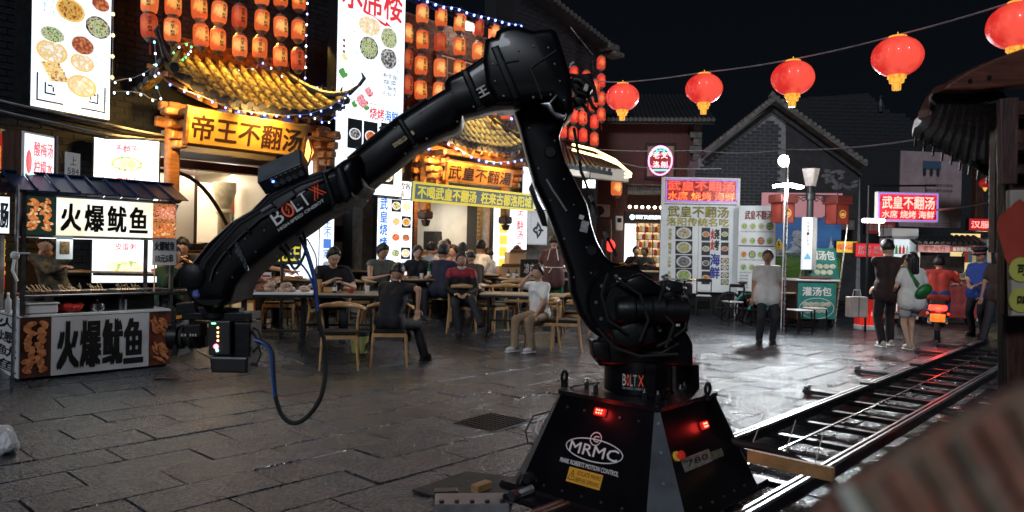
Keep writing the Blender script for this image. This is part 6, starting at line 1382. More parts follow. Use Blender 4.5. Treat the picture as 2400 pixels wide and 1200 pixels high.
# things on the counter
o=thing('foam_box','white plastic box on the white counter of the squid cart','box',on_cart(-hw+.18,.08,.752),cth); b=B(); b.bbox(-.15,.15,-.08,.1,0,.1,.015); b.obj('box',white_pl,o); b=B(); b.bbox(-.16,.16,-.09,.11,.095,.115,.006); b.obj('lid',white_pl,o)
o=thing('red_bag','crumpled red plastic bag beside the white box on the cart counter','bag',on_cart(-hw+.47,.08,.752),cth); b=B()
for k in range(7): b.ell((rnd.uniform(-.07,.07),rnd.uniform(-.04,.04),.045+rnd.uniform(0,.02)),.07,.06,.045,10,6,Matrix.Rotation(k,3,'Z'))
q=put('bag',remeshed(b,.015,2),o); q.data.materials.append(mat('red_plastic',(.6,.03,.02),.3,0,.2,20,.4,30))
o=thing('kettle','small steel kettle on the cart counter','kettle',on_cart(-hw+.72,.08,.752),cth); b=B(); b.lathe([(0,0),(.06,0),(.075,.03),(.07,.08),(.04,.1),(.012,.105),(.012,.125),(0,.125)],18); b.obj('kettle',steel,o,True); b=B(); b.tube([(-.07,0,.06),(-.04,0,.14),(.04,0,.14),(.07,0,.06)],.006,6); b.obj('handle',black_pl,o,True)
o=thing('steel_cup','steel cup holding a wooden spatula on the cart counter','cup',on_cart(-hw+.97,.08,.752),cth); b=B(); b.lathe([(0,0),(.045,0),(.048,.12),(.044,.12),(.042,.01)],16); b.obj('cup',steel_dk,o,True); b=B(); b.bbox(-.012,.012,-.003,.003,.01,.17,.003); b.obj('spatula',wood_ch,o)
for k,(x,c_) in enumerate(((-hw+.02,mat('sauce_red',(.5,.06,.03))),(-hw-.03,white_pl))): o=thing('sauce_bottle',('white','clear')[k]+' sauce bottle at the left end of the cart counter'+(' behind' if k else ''),'bottle',on_cart(x+.03,.3+.1*k,.752),cth); b=B(); b.lathe([(0,0),(.03,0),(.03,.12),(.012,.15),(.012,.18),(0,.18)],12); b.obj('bottle',white_pl if k==0 else grey_pl,o,True); b=B(); b.lathe([(0,.18),(.014,.18),(.01,.2),(0,.2)],10); b.obj('cap',c_,o)
# bamboo pole and ropes at the left edge
o=thing('support_pole','grey metal pole with knotted white rope at the left edge in front of the cart','pole',P(28,920,6.9)*1,cth); o.location.z=0
b=B(); b.cyl((0,0,0),(.02,0,2.0),.016,n=8); b.obj('pole',steel_dk,o); b=B(); 
b=B(); b.tube([(.0,-.02,1.35),(.05,-.03,1.36),(.12,-.03,1.36)],.012,6); b.tube([(0,-.02,1.33),(-.02,-.03,1.2),(.02,-.03,1.1)],.014,6); b.ell((.0,-.02,1.34),.04,.03,.04,8,6); stuff(b.obj('rope',white_pl,o))
# neighbouring cart sign cut by the left edge
o,p=lightbox('neighbour_cart_sign','lit white sign box of another cart cut off by the left photo edge',-120,22,458,545,ends=(6.6,6.9),case=wood_dk,depth=.1,cat='sign')
wp(o,p,'烤肠',.7,.98,.15,.85,e_ink,.02)
# white plastic bag on the ground at left edge
o=thing('plastic_bag','crumpled translucent white plastic bag at the lower left photo edge','bag',G(6,1062)); b=B()
for k in range(7): b.ell((rnd.uniform(-.06,.06),rnd.uniform(-.05,.05),.07+rnd.uniform(-.03,.08)),.06,.05,.07,10,6,Matrix.Rotation(k,3,'Y'))
q=put('bag',remeshed(b,.014,2),o); q.data.materials.append(mat('thin_plastic',(.7,.7,.72),.3,0,.1,20,.8,40)); 
# ---------------- tables and chairs
def GD(px,d): return GX(px,d)
ch0=chair_ox('empty wooden chair with its back to us at the phone man\'s table',GD(795,9.0),R(12)); kids()
def chair(label,px,d,rz): return dup(ch0,GD(px,d),R(rz),label)
ch0['label']='empty wooden chair in front, nearest the hanging hose'
chair('wooden chair carrying the man in black with crossed legs',912,9.4,8)
chair('wooden chair under the man in the red and black jacket',1082,12.1,183)
chair('wooden chair under the navy shirt man, its back to us',1032,12.9,-5)
chair('wooden chair under the woman in the white T-shirt',1268,11.2,-80)
chair('empty wooden chair just right of the woman in the white T-shirt',1325,11.2,-95)
chair('wooden chair behind the phone man, half hidden by him',770,10.6,170)
chair('empty wooden chair seen between the phone man and the olive vest man',838,11.6,120)
chair('wooden chair under the man in the olive vest',885,11.8,95)
chair('wooden chair under the brown jacket man',1112,13.0,20)
chair('empty wooden chair behind the white T-shirt woman\'s table, left',1180,12.8,190)
chair('empty wooden chair left of the phone man\'s table in the hose loop',690,10.9,170)
chair('empty wooden chair at the far side of the middle table',1210,13.6,185)
chair('empty wooden chair right beside the arm, behind the table',1350,12.6,170)
table('phone man\'s table with condiment caddy, left of the crossed legs man',GD(790,10.1),R(8),1.15,.7)
table('white topped table holding bagged snacks behind the camera head',GD(640,9.3),R(14),.95,.62,.8,white_p)
table('crowded dinner table in the middle with beer bottles',GD(975,12.3)+Vector((0,.6,0)),R(35),1.5,.75)
table('table beside the woman in the white T-shirt on castors',GD(1225,12.0),R(-6),1.35,.7)
table('long bare table behind, between the robot arm and the dinner group',GD(1220,14.2),R(0),1.9,.7)
table('dark table far left behind the squid cart',P(245,640,9.9)*1,R(10),1.9,.6,wood_tb and .8); 
bpy.data.objects['street_table.005'].location.z=.3
table('table with a tray behind the white snack table',GD(680,10.9),R(10),1.1,.6)
table('table behind the phone man by the glowing white panel',GD(830,13.2),R(30),1.2,.6,group='folding tables on the plaza')
table('dark low table under the camera head, left of the snack table',GD(450,9.3),R(20),.95,.6,.72,mat('dark_table_top',(.06,.05,.045),.3,0,.2,5))
# yellow bin
o=thing('waste_bin','small yellow waste bin with black liner between the two front chairs','bin',GD(842,9.9),0); b=B(); b.lathe([(0,0),(.1,0),(.13,.27),(.125,.27),(.1,.01)],18); b.obj('bin',mat('yellow_green_plastic',(.35,.36,.12),.5,0,.15,8),o,True); b=B(); b.lathe([(.128,.23),(.134,.28),(.12,.285)],18); b.obj('liner',rubber,o,True)
# bagged snacks on the white table: brown bags
T=GD(640,9.3); tz=T.z+.8
for k,(px,dx,n,m_,lb) in enumerate(((600,-.22,6,'nuts_dark','pile of dark candied nut bags'),(648,.08,5,'nuts_pale','pile of pale puffed rice bags'),(682,.3,2,'nuts_pale','pale bags at the table edge'))):
    for j in range(n):
        x=dx+rnd.uniform(-.09,.09)+(.06 if j%2 else -.06); z=.03+.045*(j//2); b=B(); b.ell((0,0,0),.1,.07,.035,14,8)
        b.v=[(x_*(1+.1*rnd.random()),y_*(1+.1*rnd.random()),z_*(1+.2*rnd.random())) for x_,y_,z_ in b.v]
        o=b.obj('snack_bag',mat(m_,(.3,.12,.07) if m_=='nuts_dark' else (.62,.42,.3),.3,0,.55,55,.5,70),None,True,loc=T+Vector((x*.9,-.05+rnd.uniform(-.08,.1)+x*.25,.8+z+.004)),rot=(rnd.uniform(-.2,.2),rnd.uniform(-.2,.2),rnd.uniform(0,3)))
        tag(o,lb+', %s from the bottom on the white table'%ORD[j],'bag','bagged snacks on the white table')
o=thing('price_tag','small red and white price tag standing in the snack bags','sign',T+Vector((-.08,-.08,.97)),.2); b=B(); b.box(-.06,.06,0,.004,0,.07); b.obj('card',white_p,o); b=B(); b.box(-.05,.05,-.002,-.0005,.01,.035); b.obj('red_band',ink_r,o)
# caddy and pots on phone man's table
Tt=GD(790,10.1); zt_=Tt.z+.752
o=thing('chopstick_holder','tall bamboo chopstick holder on the phone man\'s table','holder',Tt+Vector((-.22,-.15,.752)),0); b=B(); b.lathe([(0,0),(.035,0),(.035,.17),(.03,.17),(.03,.01)],14); b.obj('cup',mat('orange_bamboo',(.6,.3,.1),.4,0,.15,20),o,True)
o=thing('tissue_box','small wooden tissue box beside the chopstick holder','box',Tt+Vector((-.1,-.12,.752)),.2); b=B(); b.bbox(-.07,.07,-.05,.05,0,.07,.008); b.obj('box',wood_ch,o)
def bottle(label,loc,h_=.2,m=None,r=.03,group=None,lab=True):
    o=thing('bottle',label,'bottle',loc,0,group); b=B(); b.lathe([(0,0),(r,0),(r,h_*.55),(r*.4,h_*.72),(r*.38,h_*.96),(0,h_*.96)],12); b.obj('bottle',m or black_pl,o,True); b=B(); b.lathe([(0,h_*.96),(r*.45,h_*.95),(r*.45,h_),(0,h_)],10); b.obj('cap',ink_r if not lab else grey_pl,o)
    if lab: b=B(); b.lathe([(r*1.02,h_*.15),(r*1.02,h_*.45)],12); b.obj('bottle_label',white_p,o)
    return o
bottle('dark sauce bottle with steel cap on the phone man\'s table',Tt+Vector((-.0,-.2,.752)),.17)
gl=mat('green_glass',(.03,.2,.08),.08,0,.1,5,coat=.5)
Td=GD(975,12.3)+Vector((0,.6,0)); zd=Td.z+.752
for k,(dx,dy,m_) in enumerate(((-.3,-.2,gl),(-.22,-.05,gl),(.15,-.15,gl),(.25,0,white_pl),(-.45,-.1,white_pl))): bottle(('leftmost green beer bottle','second green beer bottle','green beer bottle before the navy shirt man','white drink bottle beside the beer','white bottle at the left table end')[k]+' on the crowded dinner table',Td+Vector((dx,dy,.752)),.27,m_,.032,'bottles on the dinner table')
for k in range(7):
    dx,dy=-.55+.18*k,rnd.uniform(-.15,.2); o=thing('food_plate','white plate of food, %s from left on the crowded dinner table'%ORD[k],'plate',Td+Matrix.Rotation(R(35),3,'Z')@Vector((dx,dy,.752)),0,'plates on the dinner table'); b=B(); b.lathe([(0,.004),(.07,.004),(.1,.02),(.1,.024),(.07,.01),(0,.01)],18); b.obj('plate',white_pl,o,True); b=B(); b.ell((0,0,.015),.06,.06,.02,10,5); b.obj('food',mat(('dish_red','dish_green','dish_brown')[k%3],((.4,.08,.03),(.15,.25,.05),(.3,.15,.05))[k%3],.4,0,.5,50,.6,60),o)
Tw=GD(1220,14.2)
bottle('dark vinegar bottle on the long bare table, left one',Tw+Vector((-.25,-.1,.752)),.17,black_pl,.035); bottle('dark vinegar bottle on the long bare table, right one',Tw+Vector((-.1,-.1,.752)),.17,black_pl,.035)
# cardboard boxes and easel board
for k,(px,d,w_,h_,z) in enumerate(((1190,14.9,.42,.32,.55),(1205,15.1,.35,.28,.87))):
    q=GD(px,d); o=thing('cardboard_box',('lower','upper')[k]+' open cardboard box stacked left of the black chalk easel','box',(q.x,q.y,q.z+z),.3); b=B(); cb_=mat('cardboard',(.5,.33,.18),.8,0,.1,4); b.box(-w_/2,w_/2,-.15,.15,0,.01); b.box(-w_/2,w_/2,-.16,-.15,0,h_); b.box(-w_/2,w_/2,.15,.16,0,h_); b.box(-w_/2-.01,-w_/2,-.15,.15,0,h_); b.box(w_/2,w_/2+.01,-.15,.15,0,h_); stuff(b.obj('box',cb_,o)); b=B(); b.add([(-w_/2,-.16,h_),(w_/2,-.16,h_),(w_/2,-.26,h_+.06),(-w_/2,-.26,h_+.06)],[(0,1,2,3)]); b.obj('flap',cb_,o)
q=GD(1195,15.0); table('small side table under the cardboard boxes',(q.x,q.y+.05,q.z),.3,.9,.45,.55)
o,p=pan('chalk_easel','black chalk board easel with white scribbled characters behind the white T-shirt woman','chalkboard',1220,1262,608,655,ends=(14.4,14.5)); b=B(); b.bbox(-p.w/2,p.w/2,0,.03,0,p.z1,.005); b.obj('board',black_pl,o); wp(o,p,'凉皮',.2,.8,.2,.7,ink_w,.0)
for x in (-p.w/2+.02,p.w/2-.02): b=B(); b.beam((x,.03,p.z1),(x,.12,-(o.location.z-.35)),.025); b.obj('leg',wood_dk,o)
# dark sign with yellow lettering behind the arm
o,p=pan('peanut_sign','dark green board with yellow hand painted characters on a post behind the arm','sign',598,706,562,620,ends=(10.0,10.4)); b=B(); b.bbox(-p.w/2,p.w/2,0,.02,0,p.z1,.004); b.obj('board',mat('dark_slate_board',(.04,.07,.07),.6,0,.3,6),o); wp(o,p,'日花生',.22,.97,.12,.86,mat('bright_yellow_paint',(.9,.75,.08)),.02)
b=B(); b.box(.05,.09,.03,.06,-o.location.z+.0,p.z1*.5); b.obj('post',steel_dk,o)
# glass jars on a small stall behind (right of the easel)
q=GD(1295,15.2); tb2=table('preparation table with jars behind the apron woman',(q.x+.1,q.y,q.z),.1,1.3,.6,.85,steel_dk)
for k in range(5): bottle(('amber','green','red','brown','white')[k]+' condiment jar on the preparation table behind the apron woman',(q.x-.35+.14*k,q.y-.15,q.z+.852),.16,mat('jar_%s'%('amber','green','red','brown','white')[k],((.5,.25,.05),(.1,.3,.08),(.5,.06,.03),(.2,.1,.04),(.6,.6,.55))[k],.2,0,.2,20),.045,'condiment jars on the preparation table')
# ---------------- diners
S=.45
def pp(px,d,dz=0): q=GD(px,d); q.z+=dz; return q
# bowls, cups and tissues
def clutter(T_,rz,w_,d_,h_,n,where,seed):
    r=random.Random(seed); kinds=[('rice_bowl','small bowl'),('paper_cup','paper cup'),('tissue_pack','tissue pack'),('chopstick_pair','pair of chopsticks')]
    for k in range(n):
        nm,lb=kinds[(k+seed)%4]; x=-w_/2+.1+(w_-.2)*(k+.5)/n; y=r.uniform(-d_/2+.1,d_/2-.1); q=T_+Matrix.Rotation(rz,3,'Z')@Vector((x,y,h_+.002)); c_=(white_pl,mat('red_cup',(.5,.05,.04),.4,0,0),mat('blue_pack',(.2,.35,.6),.5,0,.1,20))[r.randrange(3)]
        o=thing(nm,'%s, %s from the left %s'%(lb,ORD[k],where),'tableware',q,r.uniform(0,3),'small things on the street tables'); b=B()
        if nm=='rice_bowl': b.lathe([(0,.004),(.03,0),(.055,.045),(.05,.045),(.028,.012),(0,.012)],14)
        elif nm=='paper_cup': b.lathe([(0,0),(.026,0),(.036,.085),(.033,.085),(.024,.006),(0,.006)],12)
        elif nm=='tissue_pack': b.bbox(-.06,.06,-.04,.04,0,.035,.01)
        else: b.tube([(-.11,.008,.004),(.11,.003,.004)],.003,5); b.tube([(-.11,-.008,.004),(.11,-.003,.004)],.003,5); c_=wood_ch
        b.obj(nm.split('_')[-1],c_,o,40)
clutter(GD(790,10.1),R(8),1.15,.7,.75,5,'on the phone man table',1); clutter(Td,R(35),1.5,.75,.75,8,'on the crowded dinner table',2); clutter(GD(1220,14.2),0,1.9,.7,.75,6,'on the long bare table',3); clutter(GD(680,10.9),R(10),1.1,.6,.75,4,'on the table behind the snacks',4); clutter(GD(830,13.2),R(30),1.2,.6,.75,5,'on the table by the glowing panel',5); clutter(P(245,640,9.9)*1+Vector((0,0,.3-P(245,640,9.9).z)),R(10),1.9,.6,.8,5,'on the table behind the squid cart',6)
# man in black, back to us, legs crossed, right arm over the chair
person('seated man in black seen from behind with cropped hair and crossed legs, nearest the camera',pp(912,9.4),hd(158),1.72,S,lean=14,head=(10,22),hands=[(-.42,.05,.72),(.1,-.45,.78)],feet=[(-.22,-.5,.08),(.1,-.62,.3)],top=(.005,.006,.01),bottom=(.012,.012,.015),hs='buzz',sk=1,build=1.1)
o,j=person('man with glasses in a black T-shirt reading his phone at the front table',pp(775,10.5),hd(18),1.76,S,lean=16,head=(10,24),hands=[(-.03,-.42,.83),(.1,-.44,.8)],top=(.005,.005,.008),sk=2,build=1.15); glasses(o,j)
phone('phone held by the man with glasses',pp(790,10.05,.87),R(20),-50)
o,j=person('older man in red and black jacket sitting cross-legged facing the camera',pp(1078,12.0),hd(5),1.68,S,lean=3,head=(0,4),hands=[(-.08,-.3,.66),(.1,-.3,.66)],feet=[(-.02,-.42,.08),(.3,-.6,.24)],top=(.005,.005,.008),sleeve='long',collar=(.5,.48,.45),shoe=(.02,.02,.02),sk=1,build=1.05)
b=B(); 
for i in (0,1): cap(b,j['sh'][i]+Vector((0,-.005,.0)),j['sh'][i].lerp(j['el'][i],.3),.073,.071); cap(b,j['sh'][i],j['nk']-j['up']*.03,.073,.07)
cap(b,j['ch']+j['rx']*.08+j['up']*.1,j['ch']-j['rx']*.08+j['up']*.1,.1,.1)
me=remeshed(b,.02,4); me.materials.append(mat('red_fabric',(.3,.015,.03),.7,0,.15,8,.4,20)); q=put('jacket_yoke',me,o); q.scale=(j['s'],)*3
person('broad man in navy shirt seen from behind at the dinner table',pp(1030,12.7),hd(170),1.76,S,lean=12,head=(-25,8),hands=[(-.3,-.35,.8),(.2,-.4,.82)],top=(.014,.018,.045),bottom=(.02,.02,.03),build=1.2,sk=0)
o,j=person('woman in white T-shirt and khaki trousers sitting with her hand on her forehead',pp(1262,11.1),hd(-42),1.63,S,lean=4,head=(12,6),hands=[(-.1,-.14,1.17),(.16,-.3,.55)],elbow=[(-.3,-.6,-1),(.6,.4,-.6)],feet=[(-.1,-.46,.08),(.14,-.34,.08)],top=(.85,.84,.8),bottom=(.3,.21,.13),shoe=(.6,.6,.58),hs='bun',sk=0,fem=True)
b=B(); b.M=Matrix.Translation(j['ch']+j['fr']*.128+j['up']*.06); letter(b,'hello',-.06,.06,-.015,.02,0,0); child(b,o,j,'shirt_print',ink_b)
person('man in olive vest looking down at the dinner table',pp(886,11.9),hd(30),1.72,S,lean=10,head=(25,22),hands=[(-.05,-.4,.8),(.15,-.38,.78)],top=(.1,.105,.085),sleeve='none',sk=1,build=1.1)
person('smiling young man in grey T-shirt leaning behind the olive vest man',pp(878,13.6),hd(25),1.75,S,lean=5,head=(30,5),hands=[(-.3,-.1,.75),(.2,-.35,.8)],top=(.04,.043,.05),sk=2)
o,j=person('young man in black T-shirt with a cigarette at the back of the dinner table',pp(943,13.7),hd(-5),1.75,S,lean=8,head=(-5,0),hands=[(-.35,-.35,.8),(.35,-.35,.8)],elbow=[(-1,.1,-.2),(1,.1,-.2)],top=(.005,.005,.007),sk=0)
b=B(); b.M=j['HM']; b.cyl((.0,-.09,-.058),(.0,-.15,-.07),.004,n=6); child(b,o,j,'cigarette',white_p)
b=B(); b.M=Matrix.Translation(j['ch']+j['fr']*.125+j['rx']*.06+j['up']*.05); ring(b,0,0,.02,.02,.005,0,12); child(b,o,j,'shirt_print',white_p)
person('woman in black shirt with tied hair looking down beside the beer bottles',pp(975,12.9),hd(10),1.62,S,lean=12,head=(10,15),hands=[(-.25,-.3,.78),(.2,-.35,.78)],top=(.006,.006,.01),hs='tail',sk=2,fem=True)
person('person with short bob seen from behind between two diners',pp(1003,13.9),hd(150),1.62,S,lean=5,head=(0,5),top=(.5,.5,.5),hs='short',sk=2,fem=True)
person('man with cap in white and navy shirt eating at the back table',pp(1030,14.6),hd(60),1.72,S,lean=5,head=(10,0),hands=[(-.1,-.25,1.0),(.2,-.35,.8)],top=(.35,.36,.42),sk=0,hairc=mat('pale_cap',(.5,.48,.45),.8,0,.1,5))
person('man facing us behind the man with the cap, dark hair',pp(1044,15.2),hd(0),1.78,S,lean=3,head=(0,5),top=(.04,.05,.1),sk=0)
person('balding older man in brown jacket beside the red jacket man',pp(1108,12.9),hd(-150),1.7,S,lean=12,head=(-20,12),top=(.075,.05,.04),sleeve='long',hs='bald',sk=1,build=1.1,bottom=(.2,.17,.15))
person('woman in pink flowered blouse behind the red jacket man',pp(1068,13.9),hd(-55),1.6,S,lean=6,head=(10,5),hands=[(-.05,-.2,1.0),(.2,-.3,.8)],top=(.4,.25,.23),hs='tail',sk=2,fem=True)
person('dark haired person in black behind the woman in pink',pp(1080,14.9),hd(160),1.65,S,top=(.02,.02,.025),hs='long',sk=2,fem=True)
person('man in white T-shirt seen half from behind at the back table',pp(1118,14.6),hd(140),1.76,S,lean=6,head=(-10,4),top=(.8,.8,.78),sk=2)
person('boy in white T-shirt with red print looking left at the back table',pp(1152,14.6),hd(-110),1.52,S,lean=8,head=(-8,8),top=(.6,.6,.57),sk=0)
o,j=person('woman in maroon top and green apron standing with her back to us by the arm',pp(1293,13.6),hd(172),1.72,0,lean=10,head=(0,15),hands=[(-.2,-.4,1.05),(.2,-.4,1.05)],top=(.11,.045,.04),bottom=(.01,.13,.06),legs='shorts',hs='short',sk=2,fem=True,build=1.15)
b=B(); pts=[j['pel']+Vector((.135*math.cos(t)*1.25,.02+.14*math.sin(t),.17)) for t in [math.pi*2*i/20 for i in range(21)]]; b.tube(pts,.008,5); b.tube([pts[5],pts[5]+Vector((.06,.02,-.1))],.008,5); b.tube([j['nk']+Vector((-.06,.1,0)),j['ch']+Vector((-.1,.12,0))],.008,5); b.tube([j['nk']+Vector((.06,.1,0)),j['ch']+Vector((.1,.12,0))],.008,5); child(b,o,j,'apron_strings',white_p)
person('man in blue grey polo at the far left back of the dinner group',pp(905,14.8),hd(10),1.72,S,lean=4,head=(15,5),top=(.09,.1,.14),sk=1)
person('woman with long hair in cream blouse at the long table',pp(1205,15.6),hd(20),1.6,S,lean=6,head=(-5,10),top=(.45,.38,.28),hs='long',sk=2,fem=True)
table('round the corner table right of the dinner group',GD(1090,13.9),R(20),1.1,.65)
chair('empty wooden chair between the dinner group and the castor table',1150,12.4,60); chair('empty wooden chair against the glowing menu boards',868,14.2,20); chair('empty wooden chair under the snack table behind',655,10.6,10); chair('empty wooden chair left of the snack table',585,10.7,-15); chair('wooden chair turned sideways behind the castor table',1290,13.4,80)
# left behind the cart
camo=mat('camouflage_cloth',(.025,.028,.018),.8,0,0,14,.3,20,col2=(.14,.12,.07),det=2)
person('person in camouflage jacket leaning on the table behind the squid cart',P(128,700,9.3)*1+Vector((0,0,-P(128,700,9.3).z+.3)),hd(10),1.72,S,lean=22,head=(10,25),hands=[(.25,-.4,.85),(.02,-.25,1.1)],sleeve='long',topm=camo,sk=0)
person('person in dark green jacket smoking behind the camera lens',P(395,700,9.6)*1+Vector((0,0,-P(395,700,9.6).z+.17)),hd(45),1.64,S,lean=14,head=(10,8),hands=[(-.02,-.28,1.02),(.2,-.4,.78)],top=(.025,.085,.045),sleeve='long',hs='tail',sk=2,collar=(.03,.12,.06),fem=True)
o,j=person('young man in black T-shirt looking down at a phone beside the amber counter',P(440,700,10.6)*1+Vector((0,0,-P(440,700,10.6).z+.3)),hd(8),1.74,S,lean=24,head=(5,28),hands=[(.0,-.45,.92),(.12,-.45,.92)],top=(.006,.006,.008),sk=2)
person('man in black bending over a table behind the snack table, half hidden by the arm',pp(603,10.9),hd(40),1.72,S,lean=30,head=(20,30),hands=[(.3,-.5,.8),(.35,-.45,.8)],top=(.005,.006,.01),sk=0)
# ---------------- far side of the square
def rect(b,p,l,r,t,bt,y0,y1): b.box(p.x(l),p.x(r),y0,y1,p.z(bt),p.z(t)); return b
# wood clad building
wo,p=pan('wood_clad_building','dark red brown timber clad building with tiled eave and neon round sign behind the arm','building',1400,1640,283,655,ends=(21.5,21.2))
b=B(); b.box(-p.w/2,p.w/2,.05,6,-.6,p.z1); b.obj('wall',wood_dk,wo)
nb=44; bw_=p.w*.87/nb; bb=B(); bb.box(0,bw_*.86,0,.05,p.z1*.33,p.z1); me=bb.mesh('cladding_board',wood_rd); bb=B(); bb.box(0,bw_*.86,0,.05,-.5,p.z1*.33-.01); me2=bb.mesh('cladding_board',wood_rd)
for i in range(nb):
    o=put('cladding_board',me,wo,(-p.w/2+i*bw_,rnd.uniform(0,.02),0))
    if i<13: put('cladding_board',me2,wo,(-p.w/2+i*bw_,rnd.uniform(0,.02),0))
for i in range(22):
    h_=p.z1/16; z=i*h_*.75; w_=.32 if i%2 else .22; b=B(); b.bbox(p.w/2-w_,p.w/2+.02,-.06,.04,z,z+h_*.72,.02); b.obj('quoin',tile_g,wo)
b=B(); b.add([(-p.w/2-.3,-.35,p.z1-.05),(p.w/2+.3,-.35,p.z1-.05),(p.w/2+.3,3,p.z1+1.3),(-p.w/2-.3,3,p.z1+1.3),(-p.w/2-.3,-.35,p.z1-.15),(p.w/2+.3,-.35,p.z1-.15),(p.w/2+.3,3,p.z1+1.2),(-p.w/2-.3,3,p.z1+1.2)],[(0,1,2,3),(7,6,5,4),(0,4,5,1),(1,5,6,2),(3,7,4,0)]); rf=b.obj('roof',tile_d,wo)
bb=B(); bb.cyl((0,-.4,p.z1-.05),(0,3,p.z1+1.33),.055,n=6); me=bb.mesh('roof_tile',tile_d); bb=B(); bb.cyl((0,-.44,p.z1-.06),(0,-.4,p.z1-.04),.065,n=8); me2=bb.mesh('eave_tile',tile_g)
for i in range(28): x=-p.w/2-.25+i*(p.w+.5)/27; put('roof_tile',me,rf,(x,0,.03)); put('eave_tile',me2,rf,(x,0,.02))
b=rect(B(),p,.46,.76,.14,.37,-.03,.0); wf=b.obj('window',metal_bk,wo); b=rect(B(),p,.48,.74,.16,.35,-.04,-.031); b.obj('pane',mat('poster_pane',(.2,.14,.08),.4,0,.4,6,emit=(1,.7,.4),es=.05),wf)
for i in range(5): b=rect(B(),p,.48+i*.065-.003,.48+i*.065+.003,.15,.36,-.05,-.041); b.obj('glazing_bar',wood_dk,wf)
# neon sign
ns,q=pan('neon_round_sign','glowing oval neon sign with pink ring, teal arcs and red characters on the timber wall','neon sign',1518,1577,342,411,ends=(21.0,20.9))
neon_p=emis('neon_pink',(1,.25,.6),4); neon_t=emis('neon_teal',(.1,.9,.85),2.6); neon_r=emis('neon_red',(1,.12,.1),3)
cx,cz,rx,rz=0,q.z1/2,q.w/2*.92,q.z1/2*.97
b=B(); b.tube([(rx*math.cos(t),-.03,cz+rz*math.sin(t)) for t in [2*math.pi*i/40 for i in range(41)]],.022,6); b.obj('ring',neon_p,ns)
b=B(); b.tube([(rx*.9*math.cos(t),-.03,cz+rz*.9*math.sin(t)) for t in [.35+2.45*i/16 for i in range(17)]],.018,6); b.obj('arc',neon_t,ns)
b=B(); b.tube([(rx*.55*math.cos(t),-.03,cz+rz*.72*math.sin(t)) for t in [.6+1.9*i/10 for i in range(11)]],.014,5); b.obj('arc',neon_t,ns); b=B(); b.tube([(-.1,-.03,cz+rz*.75),(-.1,-.03,cz+rz*.4)],.014,5); b.obj('bar',neon_t,ns); b=B(); b.tube([(.1,-.03,cz+rz*.75),(.1,-.03,cz+rz*.4)],.014,5); b.obj('bar',neon_t,ns)
b=B(); vs=[(rx*.86*math.cos(t),-.012,cz+rz*.86*math.sin(t)) for t in [2*math.pi*i/30 for i in range(30)]]; b.add(vs,[tuple(range(30))]); b.obj('panel',mat('neon_back',(.16,.02,.02),.4,0,.1,3,emit=(1,.08,.06),es=.25),ns)
for i,chs in enumerate(('老文','洛刨')): 
    for k,c_ in enumerate(chs[:1]+chs[1:]): word(ns,c_,-.2+.22*k,-.02+.22*k,cz+.06-.28*i,cz+.26-.28*i,-.03,emis('neon_white_pink',(1,.6,.7),2.2),.01)
for z_ in (.35,-.35): b=B(); b.box(-rx*.8,rx*.8,-.03,-.015,cz+rz*z_*1.2-.02,cz+rz*z_*1.2+.02); b.obj('bar',neon_r,ns)
b=B(); b.box(-rx*.62,rx*.62,-.03,-.015,cz-rz*.72,cz-rz*.62); b.obj('bar',neon_t,ns)
# ledge with balusters
lg,q=pan('stone_balcony','weathered stone balcony ledge with small posts under the neon sign','balcony',1470,1552,432,446,ends=(20.9,20.9)); b=B(); b.bbox(-q.w/2,q.w/2,-.1,.3,q.z1*.75,q.z1,.02); b.obj('coping',tile_g,lg); b=B(); b.bbox(-q.w/2,q.w/2,-.05,.3,-.12,0,.02); b.obj('slab',tile_g,lg)
for i in range(14): x=-q.w/2+.05+i*(q.w-.1)/13; b=B(); b.box(x-.02,x+.02,0,.05,0,q.z1*.75); b.obj('baluster',tile_g,lg)
# dark shop with lit window
shp,q=pan('craft_shop_front','small lit craft shop front with black header sign and glowing shelves behind the arm','shop front',1462,1552,497,625,ends=(20.8,20.8))
b=rect(B(),q,0,1,0,.19,-.1,.05); hd_=b.obj('header',mat('black_header',(.01,.012,.016),.4,0,0),shp); word(hd_,'丽景门文创直播间',q.x(.28),q.x(.92),q.z(.13),q.z(.06),-.104,emis('small_white_letters',(.9,.95,1),3),.02)
b=B(); b.cyl((q.x(.19),-.12,q.z(.1)),(q.x(.19),-.1,q.z(.1)),.07,n=16); b.obj('emblem',MC['small_white_letters'],hd_)
b=rect(B(),q,.02,.3,.22,.95,-.03,0); b.obj('lit_poster',emis('poster_white',(.9,.95,1),1.7),shp)
b=rect(B(),q,.34,1,.2,1,.25,.3); b.obj('lit_back',emis('warm_shop_back',(.9,.55,.22),.9,0,((1,.8,.45),(.35,.12,.04)),9),shp)
for i in range(5): b=rect(B(),q,.34,1,.36+.14*i,.368+.14*i,-.0,.2); sf=b.obj('shelf_board',wood_dk,shp); 
for i in range(5):
    for k in range(8): b=B(); x=q.x(.37+.08*k); b.lathe([(0,0),(.05,0),(.06,.08),(.03,.15),(0,.16)],7,(x,.1,q.z(.36+.14*i))); b.obj('trinket',[mat('trinket_red',(.5,.05,.04),.3,0,0),mat('trinket_gold',(.7,.5,.15),.3,0,0),white_p][(i+k)%3],shp)
for i in range(4): b=rect(B(),q,.34+.2*i,.355+.2*i,.2,1,-.03,.01); b.obj('mullion',wood_dk,shp)
for i in range(6): b=B(); x=q.x(.1+.16*i); b.ell((x,-.25,q.z(-.08)),.045,.045,.045,8,6); b.obj('spot_lamp',emis('bulb_warm',(1,.85,.6),8),shp)
b=rect(B(),q,.02,.98,-.13,-.12,-.27,-.24); b.obj('lamp_rail',metal_bk,shp)
lamp('shop_light','POINT',P(1515,560,20),14,(1,.75,.45),.3)
